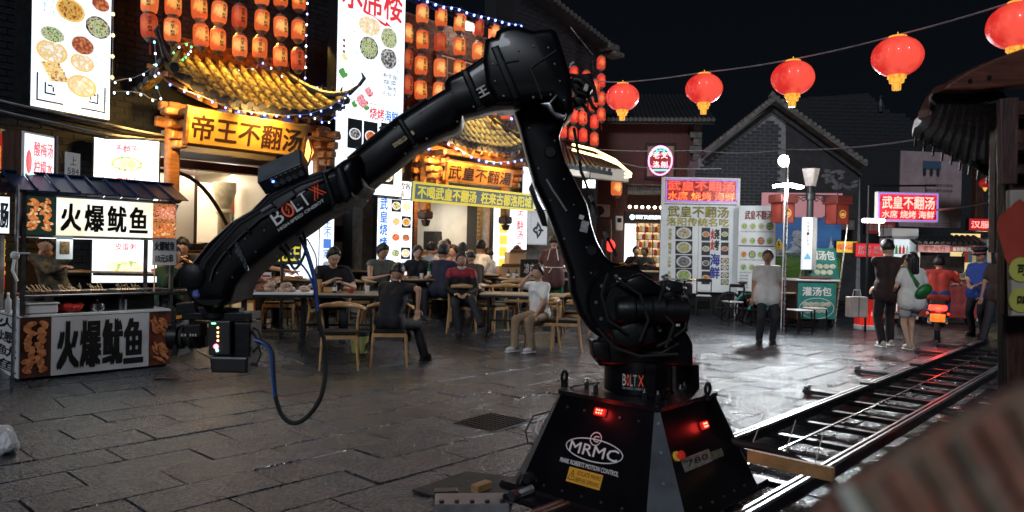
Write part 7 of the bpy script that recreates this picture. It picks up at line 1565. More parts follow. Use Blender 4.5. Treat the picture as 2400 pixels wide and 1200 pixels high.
# air conditioner, meter box, pipes
ac,q=pan('air_conditioner','white outdoor air conditioner with round grille on the timber wall right of the arm','air conditioner',1392,1430,479,508,ends=(18.8,18.8)); b=B(); b.bbox(-q.w/2,q.w/2,0,.3,0,q.z1,.02); b.obj('casing',white_p,ac)
b=B(); b.lathe([(q.z1*.38,0),(q.z1*.4,.01),(q.z1*.36,.012)],20,p0=(-q.w*.17,0,q.z1/2),p1=(-q.w*.17,-1,q.z1/2)); b.obj('grille_ring',metal_bk,ac); b=B(); b.cyl((-q.w*.17,-.004,q.z1/2),(-q.w*.17,0,q.z1/2),q.z1*.36,n=20); b.obj('fan_opening',mat('dark_grille',(.05,.05,.055),.6,0,0),ac)
for k in range(3): b=B(); b.M=Matrix.Translation((-q.w*.17,-.008,q.z1/2))@Matrix.Rotation(k*2.1,4,'Y'); b.ell((0,0,q.z1*.17),q.z1*.09,.003,q.z1*.15,8,5); b.obj('fan_blade',grey_pl,ac)
b=B(); b.tube([(-q.w/2,-.02,-.03),(q.w/2,-.02,-.03)],.015,5); b.tube([(-q.w/2+.05,.3,-.35),(-q.w/2+.05,-.02,-.03)],.015,5); stuff(b.obj('bracket',metal_bk,ac))
mb_,q=pan('meter_box','grey electricity meter box on the wall beside the craft shop','meter box',1443,1460,506,540,ends=(20.3,20.3)); b=B(); b.bbox(-q.w/2,q.w/2,0,.15,0,q.z1,.02); b.obj('box',white_p,mb_); b=B(); b.box(-q.w*.3,q.w*.3,-.004,0,q.z1*.55,q.z1*.85); b.obj('window',mat('dark_glass',(.02,.025,.03)),mb_)
b=B(); b.tube([P(1431,515,20)-P(1431,700,20),Vector((0,0,.1))],.03,8); tag(b.obj('drain_pipe',grey_pl,None,True,loc=P(1431,700,20)),'grey vertical pipe below the air conditioner','pipe')
# red ball lamp
rl=thing('red_lamp','blurry bright red traffic lamp glowing at the arm edge below the air conditioner','lamp',P(1431,576,16)); b=B(); b.ell((0,0,0),.1,.06,.13,14,8); b.obj('lens',emis('red_signal',(1,.03,.02),3.5),rl); b=B(); b.bbox(-.2,-.08,-.05,.08,-.16,.14,.02); b.obj('housing',metal_bk,rl)
b=B(); b.cyl((-.1,0,-.15),(-.1,0,-1.9),.025,n=6); b.obj('pole',metal_bk,rl)
# pavilion roof with gold strip lights
pv=thing('pavilion','tiled pavilion roof edged with golden strip lights right of the robot arm','pavilion',P(1380,420,16.5),R(0))
PVI=Matrix.Translation(-Vector(pv.location))
gold_l=emis('gold_strip_light',(1,.72,.25),5)
R0=[P(1300,330,17.5),P(1330,338,17.8),P(1390,352,17.8),P(1440,375,17.2),P(1477,410,16.2),P(1400,400,15.6),P(1330,385,15.4),P(1290,380,15.4)]
b=B(); b.M=PVI; vs=[R0[0],R0[2],R0[4],R0[7]]; th_=Vector((0,0,-.08))
b.add(vs+[v+th_ for v in vs],[(3,2,1,0),(4,5,6,7),(0,1,5,4),(1,2,6,5),(2,3,7,6),(3,0,4,7)]); pr=b.obj('roof',tile_d,pv)
for k in range(16):
    t=k/15; a=R0[0].lerp(R0[2],t); c=R0[7].lerp(R0[4],t); b=B(); b.M=PVI; b.cyl(a+Vector((0,0,.03)),c+Vector((0,0,.03)),.04,n=6); b.obj('roof_tile',tile_d,pr)
for pts in (((1340,340),(1390,352),(1440,376),(1478,411)),((1478,411),(1420,400),(1350,386),(1300,378)),((1478,408),(1448,386),(1400,366)),((1340,352),(1400,368),(1420,372)),((1478,414),(1440,420),(1400,416),(1340,410))):
    b=B(); b.M=PVI; n_=len(pts); b.tube([P(x,y,16.2)+Vector((0,-.1,.0)) for x,y in pts],.028,5); b.obj('strip_light',gold_l,pr)
b=B(); b.M=PVI; a,c=P(1290,392,15.8),P(1470,414,16.2); b.beam(a,c,.2,.25); b.obj('beam',plaster,pv)
b=B(); b.M=PVI; a=P(1392,415,16.8); b.cyl(a,a+Vector((0,0,-3.1)),.09,n=10); b.obj('pillar',metal_bk,pv)
b=B(); b.M=PVI; a=P(1330,415,16.8); b.cyl(a,a+Vector((0,0,-3.1)),.09,n=10); b.obj('pillar',metal_bk,pv)
fl=thing('floodlight','square white floodlight glaring under the pavilion roof corner','floodlight',P(1380,431,15.5),R(-20)); b=B(); b.bbox(-.14,.14,0,.06,-.09,.09,.01); b.obj('housing',grey_pl,fl); b=B(); b.box(-.12,.12,-.01,-.001,-.07,.07); b.obj('lens',emis('flood_cool',(.85,.93,1),14),fl); b=B(); b.tube([(0,.05,.08),(0,.08,.3)],.012,5); b.obj('bracket',metal_bk,fl)
lamp('pavilion_light','POINT',P(1380,428,15.2),30,(.9,.95,1),.1)
# ---- brick gable building
gb_=thing('brick_gable_building','grey brick building with pointed gable and pale stepped verge right of the timber clad wall','building',P(1740,660,19.6),R(-3))
gi=(Matrix.Translation(gb_.location)@Matrix.Rotation(R(-3),4,'Z')).inverted()
def gp(px,py,d=19.6): q=gi@P(px,py,d); return q.x,q.z
poly=[gp(1638,700),gp(2010,700),gp(2010,395),gp(1806,252),gp(1652,372),gp(1638,372)]
b=B(); b.prism(poly,0,5); b.obj('wall',mat('light_pointing',(.26,.27,.28),.9,0,.2,9),gb_)
A_=gp(1806,262); L_=gp(1645,378); br_=gp(1838,0)[0]; sl1=(A_[1]-L_[1])/(A_[0]-L_[0])
def ins(x,z): return z<min(A_[1]-.1-abs(0) + sl1*(x-A_[0]) if x<A_[0] else A_[1]-.1-.8*(x-A_[0]),99)-.12
brickwork(gb_,[(gp(1640,0)[0],br_,gp(0+1700,655)[1],A_[1])],0,mat('dark_slate_brick',(.045,.05,.06),.75,0,.3,8,.3,30),bw=.24,bh=.088,inside=ins,limit=300)
b=B(); q0=gp(1840,700); q1=gp(2008,300); b.prism([(q0[0],q0[1]),(q1[0],q0[1]),(gp(2008,400)),(gp(1840,285))],-.04,0); b.obj('rendered_wall',mat('dark_render',(.035,.035,.04),.8,0,.3,4,.3,10),gb_)
for (pa,pb_,w_) in (((1648,362),(1806,238),.35),((1806,238),(2012,392),.35)):
    a=gp(*pa);c=gp(*pb_); b=B(); b.beam((a[0],-.15,a[1]),(c[0],-.15,c[1]),.5,.1); vg=b.obj('verge',tile_g,gb_)
    n_=20
    for i in range(n_): t=(i+.5)/n_; x=a[0]+(c[0]-a[0])*t; z=a[1]+(c[1]-a[1])*t; b=B(); b.lathe([(0,0),(.06,0),(.065,.4),(0,.4)],7,p0=(x,-.42,z+.05),p1=(x,1,z+.05)); b.obj('verge_tile',tile_g,vg)
    b=B(); b.beam((a[0],-.08,a[1]-.22),(c[0],-.08,c[1]-.22),.1,.1); b.obj('verge_moulding',tile_d,gb_)
b=B(); x,z=gp(1806,238); b.lathe([(0,0),(.1,0),(.12,.1),(.05,.2),(0,.25)],8,(x,-.15,z)); b.obj('finial',tile_g,gb_)
b=B(); r=random.Random(4)
for k in range(26): x,z=gp(r.uniform(1930,2000),r.uniform(400,445)); b.ell((x,-.045,z),r.uniform(.03,.14),.004,r.uniform(.02,.06),6,4,Matrix.Rotation(r.uniform(-.5,.5),3,'Y'))
stuff(b.obj('peeled_paint',mat('peeled_grey',(.16,.16,.17),.8,0,.4,12),gb_))
# ---- far dark hall on the right with wall banner
fh=thing('dark_hall','tall dark brick hall with stepped ridge far behind the market stalls','building',P(2050,600,26),R(0))
fi=Matrix.Translation(-Vector(fh.location))
def fp(px,py,d=26): q=fi@P(px,py,d); return q.x,q.z
b=B(); b.prism([fp(1860,700),fp(2420,700),fp(2420,330),fp(2190,300),fp(2075,262),fp(2035,218),fp(1900,228),fp(1860,232)],0,6); b.obj('wall',mort_dk,fh)
brickwork(fh,[(fp(1900,0)[0],fp(2250,0)[0],fp(0+2000,350)[1],fp(2000,225)[1])],0,brick_dk,bw=.36,bh=.13,limit=200,inside=lambda x,z: z<fp(2035,222)[1]-max(0,(x-fp(2035,0)[0]))*.55)
b=B(); x,z=fp(2063,262); b.lathe([(0,0),(.1,.0),(.12,.2),(.05,.45),(.08,.5),(0,.6)],8,(x,0,z)); b.obj('finial',tile_d,fh)
bn,q=pan('wall_banner','large pale pink wall banner with small blue window drawing on the dark hall','banner',2110,2254,356,533,ends=(22,22.3)); b=B(); b.bbox(-q.w/2,q.w/2,0,.06,0,q.z1,.01); b.obj('board',mat('pale_pink_vinyl',(.4,.3,.33),.6,0,.15,3),bn)
b=rect(B(),q,.35,.65,.12,.24,-.004,-.001); b.obj('window_drawing',mat('dull_blue_print',(.06,.12,.2),.6,0,0),bn)
for k in range(3): b=B(); b.ell((q.x(.38+.11*k),-.008,q.z(.27)),.06,.003,.14,8,6); b.obj('figure_drawing',mat('dark_print',(.03,.03,.04),.6,0,0),bn)
for k,(t0,t1) in enumerate(((.42,.46),(.49,.53),(.93,.95),(.96,.98))): word(bn,'洛邑古城欢迎您来',q.x(.4),q.x(.85),q.z(t1),q.z(t0),-.004,MC['dark_print'],.01)
# side wall on the far right
b=B(); 
# ---------------- stalls
vin_glow=mat('stall_vinyl',(.6,.62,.62),.5,0,.08,3,.2,6,emit=(.8,.9,.92),es=.08)  # unlit vinyl given a slight glow in place of lamp light
st=thing('menu_stall','market stall with red LED header over a creased white menu banner, right of the arm','stall',P(1643,745,17.2),R(-2))
si=(Matrix.Translation(st.location)@Matrix.Rotation(R(-2),4,'Z')).inverted()
def spx(px,py,d=17.2): q=si@P(px,py,d); return q.x,q.z
def srect(l,r,t,bt,y0,y1,name,m,par=st): a=spx(l,(t+bt)/2);c=spx(r,(t+bt)/2); z1=spx((l+r)/2,t)[1]; z0=spx((l+r)/2,bt)[1]; b=B(); b.box(a[0],c[0],y0,y1,z0,z1); return b.obj(name,m,par)
def sword(s,l,r,t,bt,m,bold=.015,y=-.012,par=st,**k): a=spx(l,(t+bt)/2);c=spx(r,(t+bt)/2); z1=spx((l+r)/2,t)[1]; z0=spx((l+r)/2,bt)[1]; return word(par,s,a[0],c[0],z0,z1,y,m,bold,**k)
led_bg=emis('led_red_panel',(.25,.012,.015),.6,0,((.45,.05,.03),(.12,.006,.01)),8); led_r=emis('led_red_letters',(1,.12,.07),1.25); led_b=emis('led_violet_edge',(.3,.22,.8),1.1)
srect(1556,1732,416,478,.01,.2,'header_case',white_p); srect(1560,1728,420,474,-.004,.008,'header_panel',led_bg)
for l,r,t,bt in ((1562,1726,421,423.5),(1562,1726,471,473.5),(1561,1563.5,424,470),(1724.5,1727,424,470)): srect(l,r,t,bt,-.012,-.005,'led_border',led_b)
sword('武皇不翻汤',1566,1721,425,447,led_r,.018); sword('水席 烧烤 海鲜',1566,1721,450,470,emis('led_orange_letters',(1,.22,.06),1.1,0,((1,.12,.06),(1,.4,.08)),4),.018)
srect(1548,1731,480,684,.0,.02,'banner',vin_glow)
olive=mat('olive_yellow_print',(.35,.3,.02),.5,0,.2,6); 
sword('武皇不翻汤',1566,1707,484,509,mat('dark_olive_print',(.08,.08,.02),.5,0,.3,8,col2=(.4,.32,.02)),.03); sword('洛阳传统名吃',1563,1707,511,530,olive,.03)
def sdish(px,py,w_,f,par=st,sq=True,asp=.75,y=-.004,plm=None,fn=spx,hh=None):
    x,z=fn(px,py); r=w_/2/F*17; b=B(); n=16
    if sq: h_=(hh or w_*.72)/2/F*17; b.m=2; b.add([(x-r,y,z-h_),(x+r,y,z-h_),(x+r,y,z+h_),(x-r,y,z+h_)],[(0,1,2,3)])
    for m_,k in ((0,.9),(1,.68)): b.m=m_; b.add([(x+r*k*math.cos(2*math.pi*i/n),y-.004*(m_+1),z+r*k*asp*math.sin(2*math.pi*i/n)*(1+.1*m_*random.random())) for i in range(n)],[tuple(range(n))])
    return b.obj('food_picture',[plm or mat('printed_plate',(.6,.6,.58),.5,0,0),f,mat('printed_dark',(.03,.03,.035),.5,0,0)],par)
PF=[mat('p_food_%s'%n_,a,.5,0,.3,24,col2=c) for n_,a,c in (('white',(.6,.55,.42),(.2,.16,.06)),('yellow',(.5,.5,.3),(.3,.28,.08)),('black',(.05,.05,.05),(.3,.3,.28)),('green',(.1,.3,.05),(.5,.5,.2)),('red',(.55,.06,.03),(.6,.3,.08)),('brown',(.3,.12,.04),(.6,.45,.2)))]
for k,(py,f) in enumerate(((546,PF[0]),(580,PF[1]),(613,PF[2]),(645,PF[3]))): sdish(1603,py,40,f,hh=31)
sword('炸鸡套',1567,1575,535,562,olive,.02,vert=True); sword('椒鸡宝',1566,1574,568,595,olive,.02,vert=True); sword('小炒海',1565,1573,601,627,olive,.02,vert=True); sword('牛肉',1565,1573,635,655,olive,.02,vert=True)
for i in range(4):
    sdish(1654,549+34*i,20,PF[(i*2+4)%6],hh=31); sdish(1698,549+34*i-(6 if i>1 else 0),18,PF[(i+3)%6],hh=30 if i<2 else 13)
    if i>1: sdish(1698,549+34*i+10,18,PF[(i+4)%6],hh=13)
sword('火火',1666,1673,536,588,ink_r,.04,vert=True); sword('尧考',1674,1685,536,588,ink,.04,vert=True); sword('海鲜',1664,1686,594,655,mat('navy_print',(.03,.04,.3),.5,0,0),.03,vert=True)
b=B(); 
for k in range(14): x,z=spx(1552+rnd.uniform(0,16),640+rnd.uniform(0,35)); b.ell((x,-.006,z),.05,.002,.04,6,4,Matrix.Rotation(rnd.uniform(-1,1),3,'Y'))
b.obj('tree_drawing',mat('ink_tree',(.03,.05,.05),.6,0,0),st)
b=B(); 
for px in (1550,1731): a=spx(px,560); b.box(a[0]-.03,a[0]+.03,.03,.09,0,spx(1643,416)[1]); 
pbx=[spx(1552,560)[0],spx(1729,560)[0]]
for x in pbx: b=B(); b.box(x-.03,x+.03,.03,.09,0,spx(1643,416)[1]); b.obj('post',white_p,st)
srect(1556,1726,684,742,.1,.8,'counter',metal_bk)
# crease seam
srect(1636,1637,480,684,-.003,-.0005,'seam',grey_pl)
# second menu board
ms,q=pan('green_dish_menu','white menu board of green dish pictures hung right of the big stall banner','menu board',1730,1816,482,683,ends=(16.9,16.6)); b=B(); b.box(-q.w/2,q.w/2,.004,.03,0,q.z1); b.obj('board',vin_glow,ms)
b=B(); b.box(-q.w/2,q.w/2,-.001,.003,q.z(.475),q.z(.465)); b.obj('gap',metal_bk,ms)
word(ms,'武皇不翻汤',q.x(.17),q.x(.9),q.z(.16),q.z(.06),-.004,mat('dark_red_print',(.2,.04,.03),.5,0,0),.025)
for i in range(4):
    for j in range(4 if True else 3):
        if j>1 and i>2: continue
        t=(.24,.41,.57,.72)[j]; x,z=q.x(.16+.23*i),q.z(t); r=q.w*.1; b=B(); b.add([(x+r*math.cos(a_)*1,0-.002,z+r*1.1*math.sin(a_)) for a_ in [2*math.pi*k/14 for k in range(14)]],[tuple(range(14))]); b.m=1; b.add([(x+r*.7*math.cos(a_)*1,0-.005,z+r*.8*math.sin(a_)) for a_ in [2*math.pi*k/14 for k in range(14)]],[tuple(range(14))]); b.obj('food_picture',[PF[2] if (i+j)%3==0 and i else MC['printed_plate'],PF[(3,3,1,3,4,3)[(i+2*j)%6]]],ms); word(ms,'时蔬',x-.08,x+.08,z-r*1.75,z-r*1.35,-.003,MC['dark_print'],.0)
b=rect(B(),q,.4,1,.84,.99,-.004,-.001); b.obj('red_box_print',mat('red_brown_print',(.3,.03,.02),.5,0,0),ms); word(ms,'福彩米线',q.x(.42),q.x(.85),q.z(.97),q.z(.91),-.006,ink_w,.03); 
for k in range(5): word(ms,'·烧时蔬',q.x(.05),q.x(.3),q.z(.83+.035*k),q.z(.81+.035*k),-.004,MC['dark_print'],.0)
for x in (-q.w/2,q.w/2): b=B(); b.cyl((x,.04,q.z1),(x,.04,-ms.location.z+.1),.02,n=6); b.obj('post',white_p,ms)
# mural fence
mf,q=pan('mural_fence','painted hoarding with pink top and blue snowy mountain meadow mural behind the standing man','hoarding',1783,1972,452,672,ends=(18.3,18.0))
rect(B(),q,0,1,0,.32,0,.05).obj('pink_panel',mat('pink_print',(.62,.27,.3),.5,0,.06,3,emit=(.9,.4,.42),es=.18),mf)  # hoarding print glows slightly, standing in for light on it
sky_p=rect(B(),q,.17,.99,.26,.66,-.03,-.002).obj('mural_sky',mat('mural_blue',(.02,.09,.28),.5,0,.3,2,emit=(.05,.15,.45),es=.12,col2=(.05,.2,.45)),mf)  # same stand-in glow in the painted sky
rect(B(),q,.17,.99,.66,1,-.03,-.002).obj('mural_meadow',mat('mural_green',(.05,.14,.02),.5,0,.4,3,emit=(.1,.25,.03),es=.08,col2=(.12,.25,.03),stretch=(1,1,6)),mf)  # same stand-in glow in the painted meadow
rect(B(),q,.0,.17,.32,1,-.01,.04).obj('side_panel',mat('blue_dark_panel',(.02,.04,.1),.5,0,.2,3),mf)
r=random.Random(3)
for (s_,t_,w_,h_) in ((.42,.5,.1,.12),(.55,.52,.1,.1),(.87,.52,.06,.14)):
    b=B(); x,z=q.x(s_),q.z(.64); W_=w_*q.w; H_=h_*q.z1*1.3; b.prism([(x-W_,z),(x+W_,z),(x+W_*.5,z+H_*.45),(x+W_*.2,z+H_*.5),(x,z+H_),(x-W_*.35,z+H_*.4)],-.034,-.031); b.obj('mountain_picture',mat('snow_print',(.5,.55,.62),.5,0,.3,8),mf)
b=B()
for k in range(18): x,z=q.x(r.uniform(.38,.62)),q.z(r.uniform(.42,.56)); b.ell((x,-.035,z),r.uniform(.05,.12),.002,r.uniform(.03,.07),8,4)
b.obj('cloud_picture',MC['snow_print'],mf)
b=B()
for k in range(22): x=q.x(.19+.8*k/21); b.ell((x,-.036,q.z(.665)),.06,.002,.03+.06*r.random(),6,4)
b.obj('tree_picture',mat('dark_green_print',(.01,.04,.012),.6,0,0),mf)
wt=thing('warning_sign','yellow triangular electricity warning sign on the blue hoarding','sign',P(1826,575,17.7)); b=B(); b.prism([(-.17,-.12),(.17,-.12),(0,.18)],0,.01); b.obj('plate',ink_y,wt); b=B(); b.prism([(-.02,.1),(.015,.1),(.0,.03),(.03,.03),(-.02,-.09),(-.005,0),(-.03,0)],-.004,-.001); b.obj('symbol',ink,wt); b=B(); b.box(-.17,.17,0,.01,-.26,-.14); b.obj('caption_plate',mat('grey_plate',(.4,.42,.44)),wt); word(wt,'当心触电',-.14,.14,-.24,-.16,-.003,ink,.01)
# street lamp
lp=thing('street_lamp','tall dark street lamp with tapered glass head, scrolled arms and white sign box','street lamp',P(1893,700,15.8)*1); lp.location.z=.0
lx_=P(1893,700,15.8)
def lz(py): return P(1895,py,15.8).z
b=B(); b.lathe([(.09,0),(.09,.6),(.07,.65),(.07,lz(470)),(.1,lz(468)),(.1,lz(452)),(.07,lz(450)),(.07,lz(436)),(0,lz(436))],14); b.obj('pole',mat('dark_lamp_iron',(.035,.037,.04),.45,.3,.15,9),lp,35)
b=B(); b.lathe([(.11,0),(.19,lz(396)-lz(436)),(.175,lz(396)-lz(436)),(.1,.01)],8,(0,0,lz(436))); b.obj('glass_head',mat('frosted_glass',(.45,.42,.4),.3,0,.2,6,emit=(.8,.6,.55),es=.15),lp)
b=B(); b.cyl((0,0,lz(432)),(0,0,lz(403)),.05,n=10); b.obj('red_core',mat('red_core',(.5,.05,.04),.4,0,0,emit=(1,.1,.08),es=.3),lp)
for sg in (-1,1):
    b=B(); b.beam((0,0,lz(458)),(sg*.62,0,lz(458)),.035); b.obj('arm',MC['dark_lamp_iron'],lp)
    for k in range(3): b=B(); b.tube([(sg*(.14+.13*k)+.06*math.cos(t)*(1-t/9),0,lz(468)-.05*k*0+.06*math.sin(t)*(1-t/9)) for t in [i*.5 for i in range(14)]],.012,5); b.obj('scroll',MC['dark_lamp_iron'],lp)
    hl=thing('box_lantern',('left','right')[sg>0]+' red square lantern with grey cap hanging from the street lamp arm','lantern',lx_+Vector((sg*.58,-.0,0)),R(20)); hl.location.z=lz(524)
    b=B(); b.bbox(-.16,.16,-.16,.16,0,.42,.01); b.obj('shade',mat('red_lantern_face',(.22,.035,.025),.5,0,.2,5,emit=(1,.08,.04),es=.04),hl); b=B(); b.bbox(-.22,.22,-.22,.22,.42,.6,.02); b.obj('cap',mat('dim_red_cap',(.1,.025,.02),.5,0,.2,5,emit=(.9,.1,.08),es=.05),hl)
    for x in (-.17,.15):
        for y in (-.17,.15): b=B(); b.box(x,x+.02,y,y+.02,0,.43); b.obj('frame_bar',wood_dk,hl)
    b=B(); b.cyl((0,0,.6),(0,0,.72),.01,n=5); b.obj('hook',metal_bk,hl); b=B(); ring(b,0,.21,.09,.09,.02,-.164,16); b.ell((0,-.164,.2),.06,.002,.04,8,4); b.obj('gold_pattern',mat('gold_pattern',(.6,.3,.08),.5,0,0,emit=(1,.5,.1),es=.3),hl)
sb,q=pan('pole_sign_box','narrow white sign box with small vertical writing and blue mountain strapped to the street lamp','sign',1882,1904,509,632,ends=(15.6,15.6)); b=B(); b.bbox(-q.w/2,q.w/2,0,.1,0,q.z1,.01); b.obj('box',emis('white_sign_soft',(.8,.86,.9),.75),sb); b=B(); b.box(q.w/2+.002,q.w/2+.09,.0,.1,0,q.z1); b.obj('side',grey_pl,sb)
word(sb,'京绮馆一定有我',q.x(.35),q.x(.65),q.z(.55),q.z(.08),-.004,MC['dark_print'],.0,vert=True); b=B(); b.prism([(q.x(.1),q.z(.8)),(q.x(.9),q.z(.8)),(q.x(.7),q.z(.72)),(q.x(.45),q.z(.68)),(q.x(.3),q.z(.74))],-.004,-.001); b.obj('mountain_picture',mat('pale_blue_print',(.1,.35,.6),.5,0,.3,8,emit=(.2,.5,.8),es=.3),sb)
# floodlight mast
fm=thing('floodlight_mast','thin mast with two glaring white floodlights above the menu stalls','floodlight mast',P(1838,740,15.2)*1); fm.location.z=0; z1=P(1830,375,15.2).z; z2=P(1838,432,15.2).z
b=B(); b.tube([(0,0,0),(0,0,z1+.1)],.022,8); b.obj('pole',steel,fm)
b=B(); b.tube([(-.06,0,0),(-.05,0,z2)],.012,6); b.obj('cable',white_pl,fm)
fe=emis('flood_glare',(.97,.98,1),40)
b=B(); b.ell((-.1,-.02,z1-.02),.11,.08,.12,14,10); b.obj('lamp_head',fe,fm,True)
for x0,x1,t in ((-.27,-.02,-.15),(.02,.3,.2)): b=B(); b.M=Matrix.Translation((0,0,z2))@Matrix.Rotation(t,4,'Y'); b.bbox(x0,x1,-.12,.12,-.03,.03,.01); b.obj('lamp_panel',fe if x0<0 else emis('flood_glare_side',(.97,.98,1),12),fm)
lamp('mast_light','SPOT',P(1828,376,14.9),800,(.93,.97,1),.14,spot=110,to=P(1760,950,8.5)); lamp('mast_light','SPOT',P(1838,444,14.85),300,(.93,.97,1),.12,spot=120,to=P(1900,900,9.5)); lamp('mast_light','POINT',P(1838,440,14.9),60,(.93,.97,1),.12)
# dumpling cart
dc=thing('dumpling_cart','teal dumpling cart with painted dumpling panels and a raised teal sign board','food cart',P(1912,763,15.4)*1,R(10)); dc.location.z=0
teal=mat('teal_print',(.02,.17,.15),.5,0,.25,4,emit=(.05,.4,.35),es=.1); dw=.45; dh=.98  # teal print glows slightly in place of light on the panels
b=B(); b.bbox(-dw,dw+.0,0,.75,.18,dh,.01); b.obj('body',wood_dk,dc); b=B(); b.box(-dw+.02,dw-.02,-.012,-.002,.2,dh-.03); fpn=b.obj('front_panel',teal,dc)
b=B(); b.box(dw+.002,dw+.012,.02,.73,.2,dh-.03); b.obj('side_panel',mat('brown_price_panel',(.22,.08,.03),.5,0,.5,9,emit=(.8,.3,.1),es=.06,col2=(.5,.25,.1)),dc)  # side print carries a faint glow instead of received light
word(fpn,'灌汤包',-.33,.33,.68,.86,-.016,ink_w,.03)
b=B(); ring(b,0,.42,.4,.22,.012,-.016,30); b.obj('plate_outline',ink_w,fpn)
for k in range(9): b=B(); b.ell((-.26+.13*(k%5)+(.06 if k>4 else 0),-.015,.5-.13*(k//5)),.075,.006,.055,10,6); b.obj('dumpling_picture',mat('dumpling_print',(.55,.55,.42),.6,0,.2,14),fpn)
b=B(); b.bbox(-dw-.03,dw+.06,-.04,.8,dh,dh+.04,.01); b.obj('counter',mat('white_laminate',(.7,.72,.75)),dc)
b=B(); b.M=Matrix.Translation((.38,.3,dh+.04))@Matrix.Rotation(R(-14),4,'X'); b.box(-.33,.33,0,.02,0,.68); sb2=b.obj('sign_board',teal,dc)
b=B(); b.M=Matrix.Translation((.38,.3,dh+.04))@Matrix.Rotation(R(-14),4,'X'); letter(b,'灌汤包',-.28,.28,.42,.62,-.006,.03); b.obj('lettering',ink_w,sb2)
for k in range(7): b=B(); b.M=Matrix.Translation((.38,.3,dh+.04))@Matrix.Rotation(R(-14),4,'X'); b.ell((-.24+.15*(k%4)+(.07 if k>3 else 0),-.006,.28-.13*(k//4)),.075,.006,.055,10,6); b.obj('dumpling_picture',MC['dumpling_print'],sb2)
b=B(); b.ell((.15,.25,dh+.06),.4,.3,.04,18,6); b.obj('griddle_lid',wood_rd,dc)
for x,y in ((-.35,.1),(.4,.1),(-.35,.65),(.4,.65)): b=B(); b.cyl((x-.02,y,.09),(x+.02,y,.09),.09,n=16); b.obj('wheel',rubber,dc,True)
for (x,h_) in ((.1,2.6),(.95,2.3)): b=B(); b.tube([(x-.25,.4,0 if x>.5 else dh),(x,.4,h_)],.018,6); b.obj('frame_pole',steel,dc)
b=B(); b.tube([(.1,.4,2.2),(.55,.4,2.45),(.95,.4,2.15)],.014,5); b.obj('frame_pole',steel,dc)
lamp('cart_light','POINT',P(1960,560,15.0),12,(1,.9,.75),.1)
# red and yellow small signs behind the cart
def sgn(name,label,l,r,t,bt,d,m,txt=None,tm=ink_w,case=metal_bk,cat='sign',bold=.02,box=(.06,.94,.15,.85)):
    o,q=pan(name,label,cat,l,r,t,bt,ends=(d,d)); b=B(); b.box(-q.w/2-.02,q.w/2+.02,.01,.12,-.02,q.z1+.02); b.obj('casing',case,o); b=B(); b.box(-q.w/2,q.w/2,0,.008,0,q.z1); b.obj('panel',m,o)
    if txt:
        n_=len(txt)
        for i,s_ in enumerate(txt): hh=(box[3]-box[2])/n_; word(o,s_,q.x(box[0]),q.x(box[1]),q.z(box[2]+hh*(i+.93)),q.z(box[2]+hh*(i+.07)),-.006,tm,bold)
    return o,q
o,q=sgn('snack_sign','small yellow sign with two red crab pictures behind the dumpling cart',1961,2010,566,592,16.6,emis('yellow_sign',(.85,.55,.06),.8))
for k in (.25,.7): b=B(); b.ell((q.x(k),-.004,q.z(.5)),.12,.003,.07,10,6); b.obj('crab_picture',MC['print_crayfish'] if 'print_crayfish' in MC else F6,o)
sgn('barbecue_stall_sign','red lit stall sign with white characters left of the brown shirt man',2006,2080,571,602,16.3,emis('red_sign_lit',(.65,.03,.04),.95),['武皇','烧烤海鲜'],ink_w)
sgn('plaza_sign','dim grey sign board with two characters behind the right box lantern',1945,2003,515,538,19,mat('dim_grey_sign',(.16,.13,.12),.6,0,.1,4),['古市'],mat('dim_letters',(.3,.25,.22),.6,0,0))
sgn('dim_red_sign','dim red shop sign half hidden under the hanging LED sign',2030,2098,520,548,19,mat('dim_red_sign',(.12,.015,.015),.6,0,.1,4,emit=(1,.06,.05),es=.08),['串串市集'],mat('dim_letters',(.3,.25,.22)))
# hanging LED sign
ls,q=sgn('led_sign','bright red LED sign with white characters hanging from a pole above the couple',2059,2198,453,518,14.6,emis('led_red_bright',(.6,.015,.03),.85,0,((.85,.04,.05),(.35,.005,.02)),6),['武皇不翻汤'],emis('led_white_letters',(1,.5,.4),1.5),white_p,'LED sign',.02,(.06,.94,.08,.6))
word(ls,'水席 烧烤 海鲜',q.x(.06),q.x(.94),q.z(.9),q.z(.63),-.006,MC['led_white_letters'],.02)
for l,r,t,bt in ((.0,1,.0,.045),(.0,1,.955,1),(0,.02,.045,.955),(.98,1,.045,.955)): rect(B(),q,l,r,t,bt,-.006,-.001).obj('led_border',led_b,ls)
hp=thing('sign_pole','black steel pole with long arm carrying the hanging LED sign','pole',P(2028,760,14.9)*1); hp.location.z=0; zt_=P(2030,435,14.9).z
b=B(); b.tube([(0,0,0),(0,0,zt_),(.1,0,zt_),(1.35,0,zt_+.03)],.02,7); b.obj('pole',metal_bk,hp); b=B(); b.tube([(.3,-.02,zt_-1.0),(.3,0,zt_)],.012,5); b.obj('stay',metal_bk,hp); b=B(); b.tube([(1.1,-.05,zt_),(1.1,-.1,zt_-.15)],.01,5); b.obj('chain',metal_bk,hp)
cable('overhead_wire','dark cable from the hanging LED sign to the right post',[P(2195,492,14.5),P(2330,470,12)],.02)
b=B(); b.bbox(-.22,.2,-.06,.06,-.05,.03,.02); fo=thing('floodlight','small white lamp with dangling cable left of the hanging LED sign','floodlight',P(2048,516,14.4)); b.obj('lamp_head',emis('small_flood',(1,.97,.95),8),fo); b=B(); b.tube([(.1,0,0),(.12,0,-.3)],.012,5); b.obj('cable',white_pl,fo); lamp('sign_lamp','POINT',P(2040,530,14.2),25,(1,.92,.85),.08)
